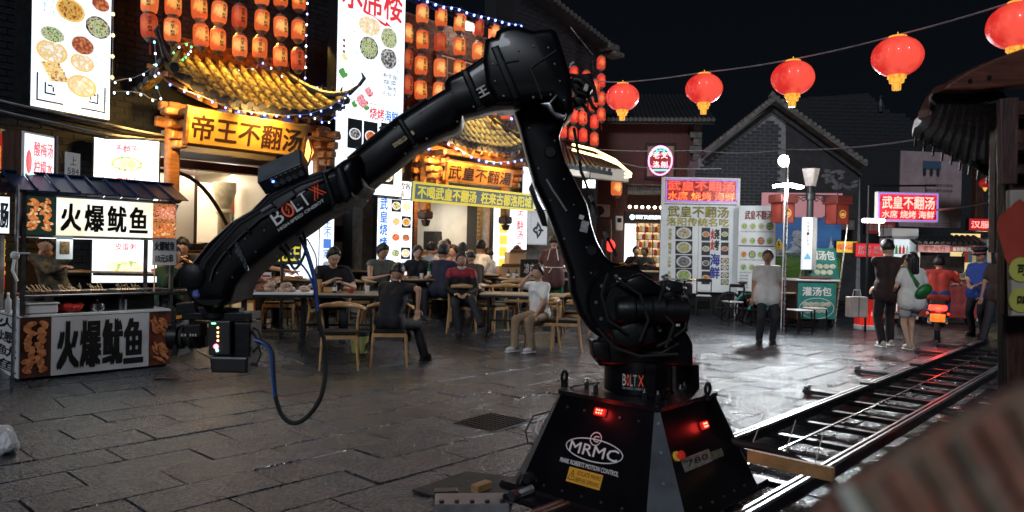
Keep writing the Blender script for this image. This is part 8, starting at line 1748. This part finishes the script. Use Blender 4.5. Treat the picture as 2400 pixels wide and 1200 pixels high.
# drinks fridges and crates behind the couple
fr=fridge('brightly lit drinks fridge behind the walking couple',P(2117,700,17.2)*1,0,.62,2.1,.2,white_p,n=5); fr.location.z=.1
o=thing('drinks_crate_stand','red lit drinks stand with rows of bottles at the brown shirt man\'s legs','stand',P(2047,762,15.2)*1,0); o.location.z=0; b=B(); b.bbox(-.25,.25,0,.35,0,.1,.01); b.obj('plinth',white_p,o)
b=B(); b.box(-.24,.24,.2,.35,.1,.62); b.obj('back_board',emis('red_stand',(.5,.02,.015),.5),o)
for k in range(5): b=B(); b.lathe([(0,0),(.04,0),(.04,.2),(.015,.28),(.015,.32),(0,.32)],8,(-.2+.1*k,.08,.1)); b.obj('bottle',mat('red_can',(.6,.02,.02),.3,0,0,emit=(1,.05,.03),es=.4),o)
# snack cart with tiled roof
sc_=thing('tiled_snack_cart','wooden snack cart with small black tiled roof and red valance behind the scooter rider','food cart',P(2222,702,17.0)*1,R(-8)); sc_.location.z=.0; w2=.68
zr=lambda py: P(2222,py,17.0).z
for x in (-w2,w2-.05):
    for y in (0,.8): b=B(); b.box(x,x+.05,y,y+.05,.1,zr(592)); b.obj('post',white_p,sc_)
b=B(); b.bbox(-w2,w2,0,.85,.15,zr(655),.02); b.obj('body',mat('dark_red_panel',(.2,.04,.04),.5,0,.4,6,emit=(.8,.1,.1),es=.05),sc_); b=B(); b.bbox(-w2-.04,w2+.04,-.05,.9,zr(655),zr(652),.01); b.obj('counter',wood_wd if False else wood_tb,sc_)  # red panel given a faint glow in place of light on it
b=B(); b.box(-w2,.0,-.03,.0,zr(592),zr(574)); v1=b.obj('valance',mat('pink_valance',(.4,.2,.2),.6,0,.2,4,emit=(.9,.5,.5),es=.12),sc_); b=B(); b.box(.01,w2,-.03,0,zr(590),zr(576)); b.obj('valance',mat('red_valance',(.3,.07,.06),.6,0,.2,4,emit=(.9,.2,.15),es=.08),sc_); word(v1,'老宅火行',-w2*.85,-w2*.15,zr(590),zr(577),-.034,mat('dark_red_print',(.2,.04,.03)),.02); word(v1,'酱香糯叽叽锅贴',.06,w2*.9,zr(588),zr(578),-.034,ink_w,.02)  # valance cloth glows weakly, standing in for lamp light
tb=B(); tb.lathe([(0,0),(.05,0),(.055,.28),(0,.28)],7,p0=(0,-.1,zr(574)),p1=(0,.45,zr(556))); tm_=tb.mesh('roof_tile',tile_d)
b=B(); b.add([(-w2-.1,-.12,zr(575)),(w2+.1,-.12,zr(575)),(w2+.1,.45,zr(555)),(-w2-.1,.45,zr(555)),(-w2-.1,1.0,zr(575)),(w2+.1,1.0,zr(575))],[(0,1,2,3),(3,2,5,4)]); rf=b.obj('roof',tile_d,sc_)
for k in range(12):
    for j in range(2): put('roof_tile',tm_,rf,(-w2+k*(2*w2)/11,j*.25,j*.09+.03))
for k in range(10): b=B(); b.lathe([(0,0),(.06,0),(.065,.12),(.02,.16),(0,.16)],9,(-w2+.1+k*.13,.15,zr(652))); b.obj('jar',[wood_tb,white_pl,mat('sauce_red',(.5,.06,.03)),steel][k%4],sc_)
b=B(); b.box(-w2+.1,w2-.1,.6,.62,zr(640),zr(600)); b.obj('back_shelf',mat('dark_back',(.03,.03,.035),.6,0,.5,9),sc_)
for x in (-w2+.15,w2-.2): b=B(); b.cyl((x-.02,.1,.12),(x+.02,.1,.12),.12,n=16); b.obj('wheel',rubber,sc_,True)
lamp('snack_cart_light','POINT',P(2215,605,16.6),10,(1,.85,.7),.1)
# costume shop
sgn('costume_shop_sign','red and green LED sign of the costume shop beside the timber post',2272,2345,513,540,17.5,emis('led_dark_red',(.5,.02,.03),.7),['汉服店'],emis('led_pink_letters',(1,.3,.25),2),metal_bk,'LED sign')
o,q=pan('costume_shop','warm lit open shop with hanging costumes beyond the police officer','shop',2275,2345,546,640,ends=(18.2,18.2)); b=B(); b.box(-q.w/2,q.w/2,.8,.85,0,q.z1); b.obj('lit_back',emis('warm_yellow_wall',(.9,.7,.3),.9),o)
for k in range(7): b=B(); x=-q.w/2+.08+k*(q.w-.16)/6; b.prism([(x-.06,q.z1*.25),(x+.06,q.z1*.25),(x+.035,q.z1*.85),(x-.035,q.z1*.85)],.3,.38,.01); b.obj('garment',mat('garment_%d'%(k%4),((.4,.04,.04),(.05,.15,.3),(.6,.5,.4),(.1,.25,.1))[k%4],.8,0,.2,9),o)
b=B(); b.tube([(-q.w/2,.34,q.z1*.88),(q.w/2,.34,q.z1*.88)],.015,6); b.obj('rail',steel,o)
lamp('costume_shop_light','POINT',P(2308,560,17.9),12,(1,.8,.45),.2)
# fruit / goods row at the back right
o=thing('dark_column','dark carved timber column with a pale sticker between banner and post','column',P(2285,700,20)*1); o.location.z=0; b=B(); b.bbox(-.12,.12,-.12,.12,0,4.2,.02); b.obj('shaft',wood_dk,o); b=B(); b.bbox(-.5,.9,-.5,.5,4.2,4.4,.03); b.obj('eave',tile_d,o)
# ---------------- stools, tables, bicycles by the stalls
s0=stool('white topped stool farthest left, before the big stall banner',GX(1610,17.2),.2,.5,back=True); kids()
dup(s0,GX(1648,16.9),2.9,'white seated metal chair facing the stall, second from left')
dup(s0,GX(1716,15.9),3.3,'metal chair nearest the second menu board')
s1_=stool('white topped low stool right of the standing man, nearest the camera',GX(1872,14.3),.35,.47); kids()
dup(s1_,GX(1908,14.9),.4,'low stool just left of the dumpling cart'); dup(s1_,GX(1580,16.2),.1,'low stool at the robot motors, partly hidden')
table('wooden topped table before the big stall banner',GX(1655,17.6),.05,1.7,.6,.78,group='tables by the market stalls'); table('wooden topped table behind the standing man',GX(1820,15.6),.1,1.2,.55,.74,group='tables by the market stalls')
table('wooden table in front of the craft shop',GX(1500,17.5),.1,1.5,.6,.85,group='tables by the market stalls')
def bicycle(label,loc,rz,col,name='bicycle'):
    o=thing(name,label,'bicycle',loc,rz); m_=mat('bike_'+name+str(int(col[1]*100)),col,.35,.2,0)
    for x in (-.5,.5):
        b=B(); b.tube([(x+.31*math.cos(t),0,.33+.31*math.sin(t)) for t in [2*math.pi*i/24 for i in range(25)]],.02,6); wh=b.obj('wheel',rubber,o,True)
        b=B()
        for k in range(10): a_=math.pi*2*k/10; b.tube([(x,0,.33),(x+.3*math.cos(a_),0,.33+.3*math.sin(a_))],.003,3)
        stuff(b.obj('spokes',steel,wh)); b=B(); b.tube([(x+.335*math.cos(t),0,.33+.345*math.sin(t)) for t in [.5+2.1*i/10 for i in range(11)]],.014,5); b.obj('mudguard',m_,o)
    for name_,pts in (('down_tube',[(.32,0,.75),(-.05,0,.3)]),('seat_tube',[(-.05,0,.3),(-.18,0,.85)]),('chain_stay',[(-.05,0,.3),(-.5,0,.33)]),('seat_stay',[(-.15,0,.7),(-.5,0,.33)]),('fork',[(.5,0,.33),(.36,0,.85),(.33,0,1.0)])): b=B(); b.tube(pts,.02,6); b.obj(name_,m_,o)
    b=B(); b.tube([(.22,-.25,1.02),(.33,-.08,1.02),(.33,.08,1.02),(.22,.25,1.02)],.014,6); b.obj('handlebar',steel,o); b=B(); b.ell((-.2,0,.88),.12,.07,.03,10,6); b.obj('saddle',black_pl,o); b=B(); b.bbox(.42,.72,-.14,.14,.72,.95,.02); b.obj('basket',metal_bk,o)
    return o
bicycle('teal and white shared bicycle parked behind the standing man',GX(1800,16.1),R(15),(.03,.4,.35)); bicycle('dark bicycle parked behind the table beside the menu boards',GX(1758,16.4),R(8),(.02,.02,.025))
bicycle('dark electric scooter wheel showing right of the robot motors',GX(1600,13.4),R(75),(.012,.013,.015),'electric_scooter')
# chairs stack in yellow behind
o=thing('plastic_chair','yellow plastic chair beside the men at the craft shop','chair',GX(1476,20),R(30)); b=B(); b.bbox(-.22,.22,-.22,.22,.42,.46,.02); b.obj('seat',mat('yellow_plastic',(.7,.5,.05),.4,0,0),o); b=B(); b.bbox(-.22,.22,.2,.24,.46,.9,.02); b.obj('backrest',MC['yellow_plastic'],o)
for sx in (-1,1):
    for sy in (-1,1): b=B(); b.beam((sx*.2,sy*.2,0),(sx*.18,sy*.18,.42),.03); b.obj('leg',MC['yellow_plastic'],o)
# ---------------- people on the right
person('man in black T-shirt sitting before the craft shop, left one',GX(1487,20.2),hd(10),1.74,S,lean=3,head=(5,0),hands=[(-.2,-.35,.85),(.2,-.35,.85)],top=(.012,.012,.015),sk=2)
person('man in grey polo sitting before the craft shop, right one',GX(1511,20.0),hd(-35),1.72,S,lean=6,head=(-10,0),hands=[(-.2,-.35,.85),(.25,-.4,.85)],top=(.06,.07,.07),sk=1)
o,j=person('heavy man in white T-shirt and dark trousers standing alone, head turned aside',G(1795,806),hd(-5),1.63,0,lean=-3,head=(-25,0),hands=[(-.25,.03,.78),(.21,-.0,.76)],feet=[(-.12,.0,.08),(.12,.04,.08)],top=(.74,.71,.66),bottom=(.018,.02,.027),shoe=(.012,.012,.012),sk=1,hairc=hair_g,build=1.3)
b=B(); b.M=Matrix.Translation(j['pel']+Vector((0,.02,.05))); b.lathe([(.21,-.02),(.213,-.02),(.213,.02),(.21,.02)],20); 
o2,j2=person('young man in dark brown shirt and black trousers walking away, carrying a white bag',G(2075,812),hd(176),1.86,0,lean=1,head=(22,5),hands=[(.3,-.02,.78),(-.27,-.1,.84)],feet=[(-.13,-.14,.08),(.1,.12,.08)],top=(.03,.012,.01),bottom=(.008,.008,.01),shoe=(.6,.57,.48),sk=2,build=1.05)
o=thing('carrier_bag','square white paper carrier bag held by the walking man in brown','bag',P(2007,742,11.9)); b=B(); b.bbox(-.15,.15,-.08,.08,-.01,.32,.012); b.obj('bag',mat('paper_white',(.8,.66,.58),.7,0,.1,5,.3,12),o); b=B(); b.tube([(-.07,0,.32),(-.05,0,.43),(.05,0,.43),(.07,0,.32)],.006,5); b.obj('handle',white_p,o); b=B(); b.box(-.01,.01,-.084,-.081,0,.32); b.obj('ribbon',grey_pl,o)
o,j=person('young woman with long black hair in loose white T-shirt and shorts walking away',G(2133,818),hd(178),1.64,0,lean=0,head=(-5,0),hands=[(-.24,-.05,.82),(.22,-.2,.95)],feet=[(-.08,-.12,.08),(.09,.14,.08)],top=(.86,.82,.76),bottom=(.5,.5,.48),legs='shorts',shoe=(.5,.42,.32),hs='long',sk=2,fem=True,build=1.25)
b=B(); b.ell(j['pel']+Vector((-.1,.2,.12)),.16,.06,.1,14,8,Matrix.Rotation(.6,3,'Y')); gbg=child(b,o,j,'body_bag',mat('green_nylon',(.01,.17,.035),.45,0,.2,8,.4,18),True); gbg['label']='bright green sling bag across her back'
b=B(); b.tube([j['nk']+Vector((.09,.03,.0)),j['nk']+Vector((.06,.11,-.12)),j['pel']+Vector((-.02,.19,.22))],.026,6); child(b,o,j,'bag_strap',MC['green_nylon'])
o,j=person('police officer in blue shirt and peaked cap standing turned left, hands at his waist',GX(2292,14.6),hd(-60),1.76,0,lean=-4,head=(-5,8),hands=[(-.05,-.26,.98),(.1,-.28,.98)],top=(.02,.06,.3),bottom=(.012,.013,.02),hs='buzz',sk=1,build=1.3)
b=B(); b.M=j['HM']; b.lathe([(.09,.03),(.1,.05),(.1,.085),(.14,.13),(.135,.15),(.0,.165)],20); cp=child(b,o,j,'peaked_cap',mat('navy_cap',(.012,.013,.03),.5,0,.1,9),35); b=B(); b.M=j['HM']; b.lathe([(.101,.055),(.104,.055),(.104,.08),(.101,.08)],20); child(b,o,j,'cap_band',mat('silver_red_band',(.35,.12,.1),.4,.3,0)); b=B(); b.M=j['HM']; b.ell((0,-.11,.045),.08,.055,.01,14,6,Matrix.Rotation(.3,3,'X')); child(b,o,j,'cap_peak',black_pl)
b=B(); b.ell(j['sh'][0].lerp(j['el'][0],.35)+Vector((-.065,-.01,0)),.006,.03,.035,10,6); child(b,o,j,'arm_badge',mat('red_badge',(.5,.1,.04),.5,0,0)); b=B(); b.ell(j['sh'][1].lerp(j['el'][1],.35)+Vector((.065,-.01,0)),.006,.03,.035,10,6); child(b,o,j,'arm_badge',MC['red_badge'])
person('man in dark clothes walking past, half hidden behind the timber post',GX(2338,13.2),hd(120),1.75,0,lean=4,hands=[(-.3,-.15,.85),(.24,.1,.8)],feet=[(-.1,-.3,.08),(.1,.3,.08)],top=(.03,.015,.012),bottom=(.03,.032,.04),sk=1)
person('woman standing behind the long haired girl near the lit fridge',GX(2118,16.3),hd(20),1.62,0,top=(.3,.3,.3),sk=2,hs='short',fem=True)
# scooter and rider
sp_=GX(2196,13.6); sh_=R(150)
sk2=thing('electric_scooter','dark electric scooter with glowing red tail light and yellow plate carrying the rider in red','scooter',sp_,sh_)
for y in (-.62,.55): b=B(); b.tube([(0,y+.2*math.cos(t),.24+.2*math.sin(t)) for t in [2*math.pi*i/20 for i in range(21)]],.05,8); wh=b.obj('wheel',rubber,sk2,True); b=B(); b.cyl((-.03,y,.24),(.03,y,.24),.13,n=16); b.obj('rim',steel_dk,wh)
b=B(); b.bbox(-.13,.13,-.3,.35,.28,.36,.03); b.obj('footboard',black_pl,sk2); b=B(); b.bbox(-.15,.15,.05,.75,.42,.68,.07); b.obj('tail_body',mat('scooter_dark_blue',(.015,.03,.06),.25,0,.1,5,coat=.5),sk2); b=B(); b.bbox(-.13,.13,-.05,.7,.68,.76,.03); b.obj('seat',rubber,sk2)
b=B(); b.add([(-.16,-.36,.3),(.16,-.36,.3),(.13,-.5,.85),(-.13,-.5,.85),(-.16,-.42,.3),(.16,-.42,.3),(.13,-.56,.85),(-.13,-.56,.85)],[(0,1,2,3),(7,6,5,4),(0,4,5,1),(1,5,6,2),(2,6,7,3),(3,7,4,0)]); b.obj('front_shield',MC['scooter_dark_blue'],sk2)
b=B(); b.tube([(-.3,-.35,1.02),(-.1,-.45,1.0),(.1,-.45,1.0),(.3,-.35,1.02)],.018,6); b.tube([(0,-.45,1.0),(0,-.6,.5),(0,-.62,.24)],.025,6); b.obj('handlebar',metal_bk,sk2)
b=B(); b.bbox(-.14,.14,.74,.8,.6,.7,.02); b.obj('tail_light',emis('tail_red',(1,.04,.02),4),sk2); b=B(); b.bbox(-.12,.12,.79,.81,.4,.54,.005); b.obj('number_plate',mat('yellow_plate_lit',(.75,.5,.06),.4,0,.3,30,emit=(1,.55,.1),es=.12),sk2)  # number plate's weak glow stands in for light on it
for x in (-.16,.16): b=B(); b.cyl((x,.72,.55),(x,.77,.55),.025,n=8); b.obj('indicator',mat('orange_lens',(.7,.25,.03),.3,0,0),sk2)
lamp('tail_light_glow','POINT',sp_+Vector((-.42,-.75,.62)),9,(1,.04,.03),.05)
o,j=person('rider in orange red T-shirt and blue jeans seated on the electric scooter',sp_,sh_,1.7,.72,lean=16,head=(0,-8),hands=[(-.28,-.42,1.04),(.28,-.42,1.04)],feet=[(-.12,-.2,.4),(.12,-.2,.4)],top=(.5,.045,.03),bottom=(.02,.06,.2),sk=1,build=1.1,shoe=(.2,.2,.2)); o.location=sp_+Vector((0,0,0))
# ---------------- track
def GZ(px,py,z): q=D(px,py); d=(z-H)/q.z; p_=Vector((0,0,H))+q*d; return p_.dot(U),p_.dot(V)
rt_=thing('camera_track','black steel track with bright rails and cross bars running diagonally into the street','track',W(3.74,2.37,0),TH)
vl=GZ(1740,1012,.15)[1]-2.37; vr=GZ(1800,1165,.15)[1]-2.37; vc=(vl+vr)/2+.02
u0,u1=-1.15,11
rail_m=mat('polished_rail',(.75,.76,.78),.34,1,.08,4)
for v_,nm in ((vl,'rail'),(vr,'rail')):
    b=B(); b.box(u0,u1,v_-.03,v_+.03,.06,.125); b.obj('rail_beam',metal_bk,rt_); 
    b=B(); b.bbox(u0,u1,v_-.036,v_-.006,.126,.15,.006); b.obj('rail',rail_m,rt_); b=B(); b.bbox(u0,u1,v_+.006,v_+.036,.126,.15,.006); b.obj('rail',rail_m,rt_)
b=B(); b.bbox(u0,u1,vl+.05,vl+.1,.02,.1,.006); b.obj('cable_duct',metal_bk,rt_)
b=B(); b.bbox(u0,u1,vc-.012,vc+.012,.11,.125,.004); b.obj('rack_strip',mat('dull_steel',(.3,.3,.31),.25,1,.1,9),rt_)
n_=int((u1-u0)/.62)
for i in range(n_):
    x=u0+.1+i*.62; b=B(); b.bbox(x,x+.09,vr,vl,.04,.08,.01); b.obj('cross_bar',metal_bk,rt_)
    if 1: b=B(); b.bbox(x+.02,x+.06,vc-.04,vc+.01,.1,.118,.003); b.obj('rack_clamp',steel_dk,rt_)
for k,(px,py) in enumerate(((1885,915),(2005,868),(2145,822),(2190,806))):
    u_,v_=GZ(px,py,.04); x=u_-3.74; y=v_-2.37; b=B(); b.bbox(x-.07,x+.07,vl,y,.02,.06,.01); ot=b.obj('outrigger',mat('scratched_plate',(.12,.13,.14),.3,.6,.3,12),rt_)
    for dx in (-.04,.05): b=B(); b.cyl((x+dx,y-.03,.0),(x+dx,y-.03,.1),.022,n=8); b.obj('levelling_foot',steel_dk,ot)
    x2=x+.3; b=B(); b.bbox(x2-.05,x2+.05,vl-.06,vl+.06,.1,.17,.01); b.obj('rail_joint',metal_bk,rt_)
    b=B(); b.bbox(x-.07,x+.07,vr-.35,vr,.02,.06,.01); b.obj('outrigger',MC['scratched_plate'],rt_)
# second rails beyond the timber post
b=B()
for dv in (-1.0,-1.35): b=B(); b.bbox(2.0,9,dv+vr-.2,dv+vr-.14,.05,.12,.01); b.obj('storage_rail',rail_m,rt_)
# energy chain / cables at right of the base, plank, ties
o=thing('black_cable','thick black cable trunk with pale zip ties curving off the robot base over the rails','cable',P(1740,1040,4.3)); o0=Vector(o.location)
CT=[P(1700,1030,4.35),P(1745,1042,4.3),P(1800,1052,4.2),P(1860,1075,4.05),P(1915,1100,3.9),P(1955,1135,3.75),P(1980,1175,3.6),P(1995,1230,3.5)]
b=B(); b.tube([p_-o0 for p_ in CT],.022,8); b.obj('trunk',rubber,o,True)
for k,(x,y) in enumerate(((1765,1048),(1842,1068),(1910,1100))):
    c=P(x,y,4.3-.15*k)-o0; b=B(); b.tube([c+Vector((.0,0,-.028)),c+Vector((.026,-.01,0)),c+Vector((0,0,.03)),c+Vector((-.026,0,0)),c+Vector((0,0,-.028))],.003,4); b.tube([c+Vector((0,0,.03)),c+Vector((.06-.01*k,.0,.2))],.003,4); b.obj('zip_tie',MC['pale_sticker'],o)
a,c=P(1755,1068,4.15),P(1953,1112,3.75); o=thing('wooden_plank','raw wooden plank lying across the rails beside the robot base','plank',a); b=B(); b.beam((0,0,0),c-a,.03,.07); b.obj('plank',wood_bl,o)
o=thing('cable_loops','thin coloured cables looping at the left side of the robot base','cable',P(1260,1000,4.4)); o0=Vector(o.location)
for k,pts in enumerate((((1295,962),(1250,975),(1232,1010),(1238,1040),(1265,1042)),((1300,966),(1262,985),(1255,1010),(1272,1030)),((1290,970),(1270,1000),(1282,1030)),((1310,925),(1345,905),(1405,897)))): b=B(); b.tube([P(x,y,4.4)-o0 for x,y in pts],.005,5); b.obj('cable',[rubber,white_pl,mat('red_cable',(.4,.03,.03),.5,0,0),rubber][k],o,True)
# floor things
def gpoly(pix,z): return [(lambda q:(q.x,q.y,z))(G(x,y)) for x,y in pix]
dr_=thing('drain_grate','dark diamond studded drain cover in the paving left of the robot base','drain cover',G(1148,990)); o0=Vector(dr_.location); 
pl_=[Vector(v_)-o0+Vector((0,0,.008)) for v_ in gpoly([(1062,992),(1150,968),(1238,985),(1150,1012)],0)]; b=B(); b.add([tuple(v_) for v_ in pl_]+[(v_.x,v_.y,-.0) for v_ in pl_],[(3,2,1,0),(0,1,5,4),(1,2,6,5),(2,3,7,6),(3,0,4,7)]); b.obj('cover',mat('cast_iron',(.02,.021,.024),.4,.6,.3,20),dr_)
b=B()
for i in range(9):
    for j in range(9):
        s_,t_=(i+.7)/9.4,(j+.7)/9.4; q=pl_[0].lerp(pl_[1],s_).lerp(pl_[3].lerp(pl_[2],s_),t_); b.bbox(q.x-.018,q.x+.018,q.y-.012,q.y+.012,.008,.016,.004)
stuff(b.obj('studs',MC['cast_iron'],dr_))
mt=thing('rubber_mat','dark rubber mat on the ground in front of the robot base','mat',G(1100,1140)); o0=Vector(mt.location); pl_=[Vector(v_)-o0 for v_ in gpoly([(965,1152),(1095,1108),(1225,1125),(1200,1185),(1060,1178)],0)]; b=B(); b.add([(v_.x,v_.y,.012) for v_ in pl_]+[(v_.x,v_.y,.001) for v_ in pl_],[(4,3,2,1,0)]+[(i,(i+1)%5,5+(i+1)%5,5+i) for i in range(5)]); b.obj('mat',mat('ribbed_mat',(.03,.027,.024),.7,0,.3,9,.5,50),mt)
def block(name,label,cat,px,py,w_,d_,h_,rz,m,parts=()):
    o=thing(name,label,cat,G(px,py)+Vector((0,0,.013)),rz); b=B(); b.bbox(-w_/2,w_/2,-d_/2,d_/2,0,h_,.006); b.obj(name.split('_')[-1],m,o); return o
block('wooden_block','small pale wooden wedge on the mat beside the robot base','wood block',1128,1155,.14,.06,.05,.9,wood_bl)
o=block('steel_case','grey flat equipment plate with screws at the bottom edge left of the base','plate',1105,1198,.42,.2,.06,R(5),mat('grey_alloy',(.22,.22,.23),.4,.4,.2,9))
for k in range(5): b=B(); b.cyl((-.17+.085*k,-.07,.06),(-.17+.085*k,-.07,.075),.014,n=8); b.obj('screw_knob',black_pl,o)
o=block('black_box','small black module with orange label at the bottom edge','box',1045,1172,.14,.08,.05,.2,black_pl); b=B(); b.box(-.05,.03,-.042,-.0405,.01,.04); b.obj('orange_label',MC['amber_sticker'],o)
block('flat_wood_stick','dark flat stick lying on the paving right of the cart wheel','stick',392,890,.26,.05,.015,.2,wood_dk)
# scattered litter on the track bed
for k,(px,py) in enumerate(((1945,905),(2080,855),(2310,950),(2270,985),(2335,965),(2210,990),(2240,1010),(2180,1030))): 
    o=block('paper_scrap','crumpled pale scrap on the paving, %s along the track'%ORD[k],'litter',px,py,.06+.05*(k>1),.05+.03*(k>1),.012,k,MC['cardboard'] if k%2 else white_pl)
# red basket
o=thing('red_crate','translucent red ribbed plastic crate beyond the blurred roof corner','crate',G(2275,1035),R(35)); 
for i in range(9): b=B(); b.bbox(-.28+.065*i,-.24+.065*i,-.2,-.18,.02,.2,.004); b.obj('rib',mat('red_crate_plastic',(.45,.02,.03),.3,0,.1,9,emit=(1,.05,.05),es=.05),o)
b=B(); b.bbox(-.3,.3,-.2,.2,0,.02,.005); b.obj('floor',MC['red_crate_plastic'],o); b=B(); b.bbox(-.3,.3,-.215,-.175,.2,.23,.006); b.obj('rim',MC['red_crate_plastic'],o)
# ---------------- timber booth on the right edge
bt=thing('timber_booth','dark red timber booth with curved fascia roof and white sign board at the right edge','booth',P(2400,700,3.2)); bi=Matrix.Translation(-Vector(bt.location))
def bprism(pix,d,y0,y1,name,m,bev=.006,par=bt):
    b=B(); b.M=bi; b.prism([(lambda q:(q.x,q.z))(P(x,y,d)) for x,y in pix],y0,y1,bev); return b.obj(name,m,par)
bprism([(2350,235),(2356,235),(2420,240),(2420,455),(2400,455),(2400,900),(2354,900),(2348,740)],3.2,3.18,3.24,'post',mat('booth_timber',(.05,.018,.012),.55,0,.5,5,.3,20,stretch=(4,4,.8)))
bprism([(2341,232),(2386,228),(2382,432),(2342,432)],3.1,3.09,3.12,'panel',mat('booth_timber_grey',(.09,.045,.045),.55,0,.35,6,.3,20,stretch=(4,4,.8)))
for k,x in enumerate((2319,2327,2334)): bprism([(x,238),(x+6,238),(x+2,592),(x-4,592)],3.5,3.45,3.5,'conduit_pipe',mat('pale_old_pipe',(.28,.25,.2),.5,0,.4,9),.004)
bprism([(2345,448),(2440,446),(2440,738),(2350,738)],3.08,3.02,3.05,'sign_board',mat('dirty_white_board',(.42,.38,.33),.6,0,.15,3,.1,10))
b=B(); b.M=bi; 
q=P(2394,548,3.0); 
b.add([(q.x+.085*math.cos(t)*(1+.12*math.sin(3*t)),3.015,q.z+.13*math.sin(t)*(1+.1*math.sin(5*t))) for t in [2*math.pi*i/24 for i in range(24)]],[tuple(range(24))]); b.obj('red_blot',mat('red_seal_print',(.4,.05,.03),.6,0,.15,8),bt)
for py in (632,704): q=P(2399,py,3.0); b=B(); b.M=bi; b.add([(q.x+.05*math.cos(t),3.014,q.z+.05*math.sin(t)) for t in [2*math.pi*i/24 for i in range(24)]],[tuple(range(24))]); b.obj('yellow_disc',mat('yellow_green_print',(.5,.5,.1),.6,0,.1,8),bt); b=B(); b.M=bi; letter(b,'可' if py==632 else '叫',q.x-.018,q.x+.022,q.z-.02,q.z+.02,3.008,.03); b.obj('lettering',ink,bt)
bprism([(2182,222),(2192,208),(2240,178),(2300,150),(2350,132),(2440,100),(2440,205),(2330,214),(2260,222)],3.3,3.2,3.3,'fascia',mat('fascia_timber',(.12,.035,.02),.55,0,.4,5,.25,18,stretch=(.8,4,4)),.01)
bprism([(2149,280),(2152,262),(2166,232),(2186,208),(2196,202),(2193,224),(2172,248),(2158,282)],3.45,3.35,3.45,'curved_tip',mat('tip_timber',(.16,.06,.03),.5,0,.3,5),.008)
tb=[]
for k in range(9):
    x0=2200+k*17; y0=228; x1=2160+k*21; y1=310+k*11
    b=B(); b.M=bi; a=P(x0,y0,3.3); c=P(x1+6,y1-20,3.9); e=P(x1,y1,4.0); m_=a.lerp(c,.5)+Vector((0,0,-.03)); b.tube([a,m_,c,e],[.035,.045,.05,.05],7); tl=b.obj('roof_tile',tile_d,bt,True); b=B(); b.M=bi; b.tube([e+Vector((-.02,-.01,.02)),e+Vector((-.035,-.01,-.03)),e+Vector((-.04,-.01,-.08))],.006,5); b.obj('drip_edge',MC['pale_old_pipe'],bt)
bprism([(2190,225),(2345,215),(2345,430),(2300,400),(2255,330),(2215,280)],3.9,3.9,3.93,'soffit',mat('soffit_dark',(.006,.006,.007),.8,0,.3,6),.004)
b=B(); b.M=bi; b.beam(P(2250,225,3.4),P(2318,290,3.7),.05,.07); b.obj('brace',wood_dk,bt)
for py in (262,345,400): q=P(2390,py,3.1); b=B(); b.M=bi; b.bbox(q.x,q.x+.3,3.1,3.14,q.z-.015,q.z+.02,.004); b.obj('crosspiece',MC['booth_timber'],bt)
for (x,y) in ((2273,190),(2318,182)): q=P(x,y,3.2); b=B(); b.M=bi; b.cyl((q.x,3.195,q.z),(q.x,3.2,q.z),.01,n=8); b.obj('bolt',metal_bk,bt)
bprism([(2385,760),(2440,755),(2440,790),(2388,792)],3.3,3.25,3.3,'crosspiece',MC['booth_timber'])
bprism([(2346,735),(2400,738),(2402,1300),(2352,1300)],3.2,3.185,3.23,'post_foot',metal_bk)
# blurred foreground roof corner
fr_=thing('foreground_roof_corner','out of focus reddish brown roof corner with white strip at the lower right','roof',P(2250,1150,.36)); fi_=Matrix.Translation(-Vector(fr_.location))
def fprism(pix,d,th_,name,m): b=B(); b.M=fi_; b.prism([(lambda q:(q.x,q.z))(P(x,y,d)) for x,y in pix],d,d+th_,.001); return b.obj(name,m,fr_)
fgm=mat('weathered_red_tile',(.3,.22,.16),.7,0,.5,40,.3,90,col2=(.4,.14,.1))
fprism([(1890,1260),(1965,1165),(2080,1092),(2200,1022),(2300,968),(2430,905),(2470,1290)],.36,.012,'roof_slab',fgm)
for k in range(6): x=2010+k*72; y=1160-k*40; fprism([(x,y),(x+34,y-18),(x+150,y+170),(x+112,y+190)],.352,.006,'ridge_tile',[mat('fg_tile_olive',(.24,.18,.13),.7,0,.3,60),mat('fg_tile_red',(.36,.16,.11),.7,0,.3,60),mat('fg_tile_brown',(.29,.19,.13),.7,0,.3,60)][k%3])
fprism([(1964,1148),(1990,1134),(2045,1225),(2012,1240)],.346,.004,'white_strip',mat('white_strip_lit',(.8,.8,.7),.5,0,.05,3))
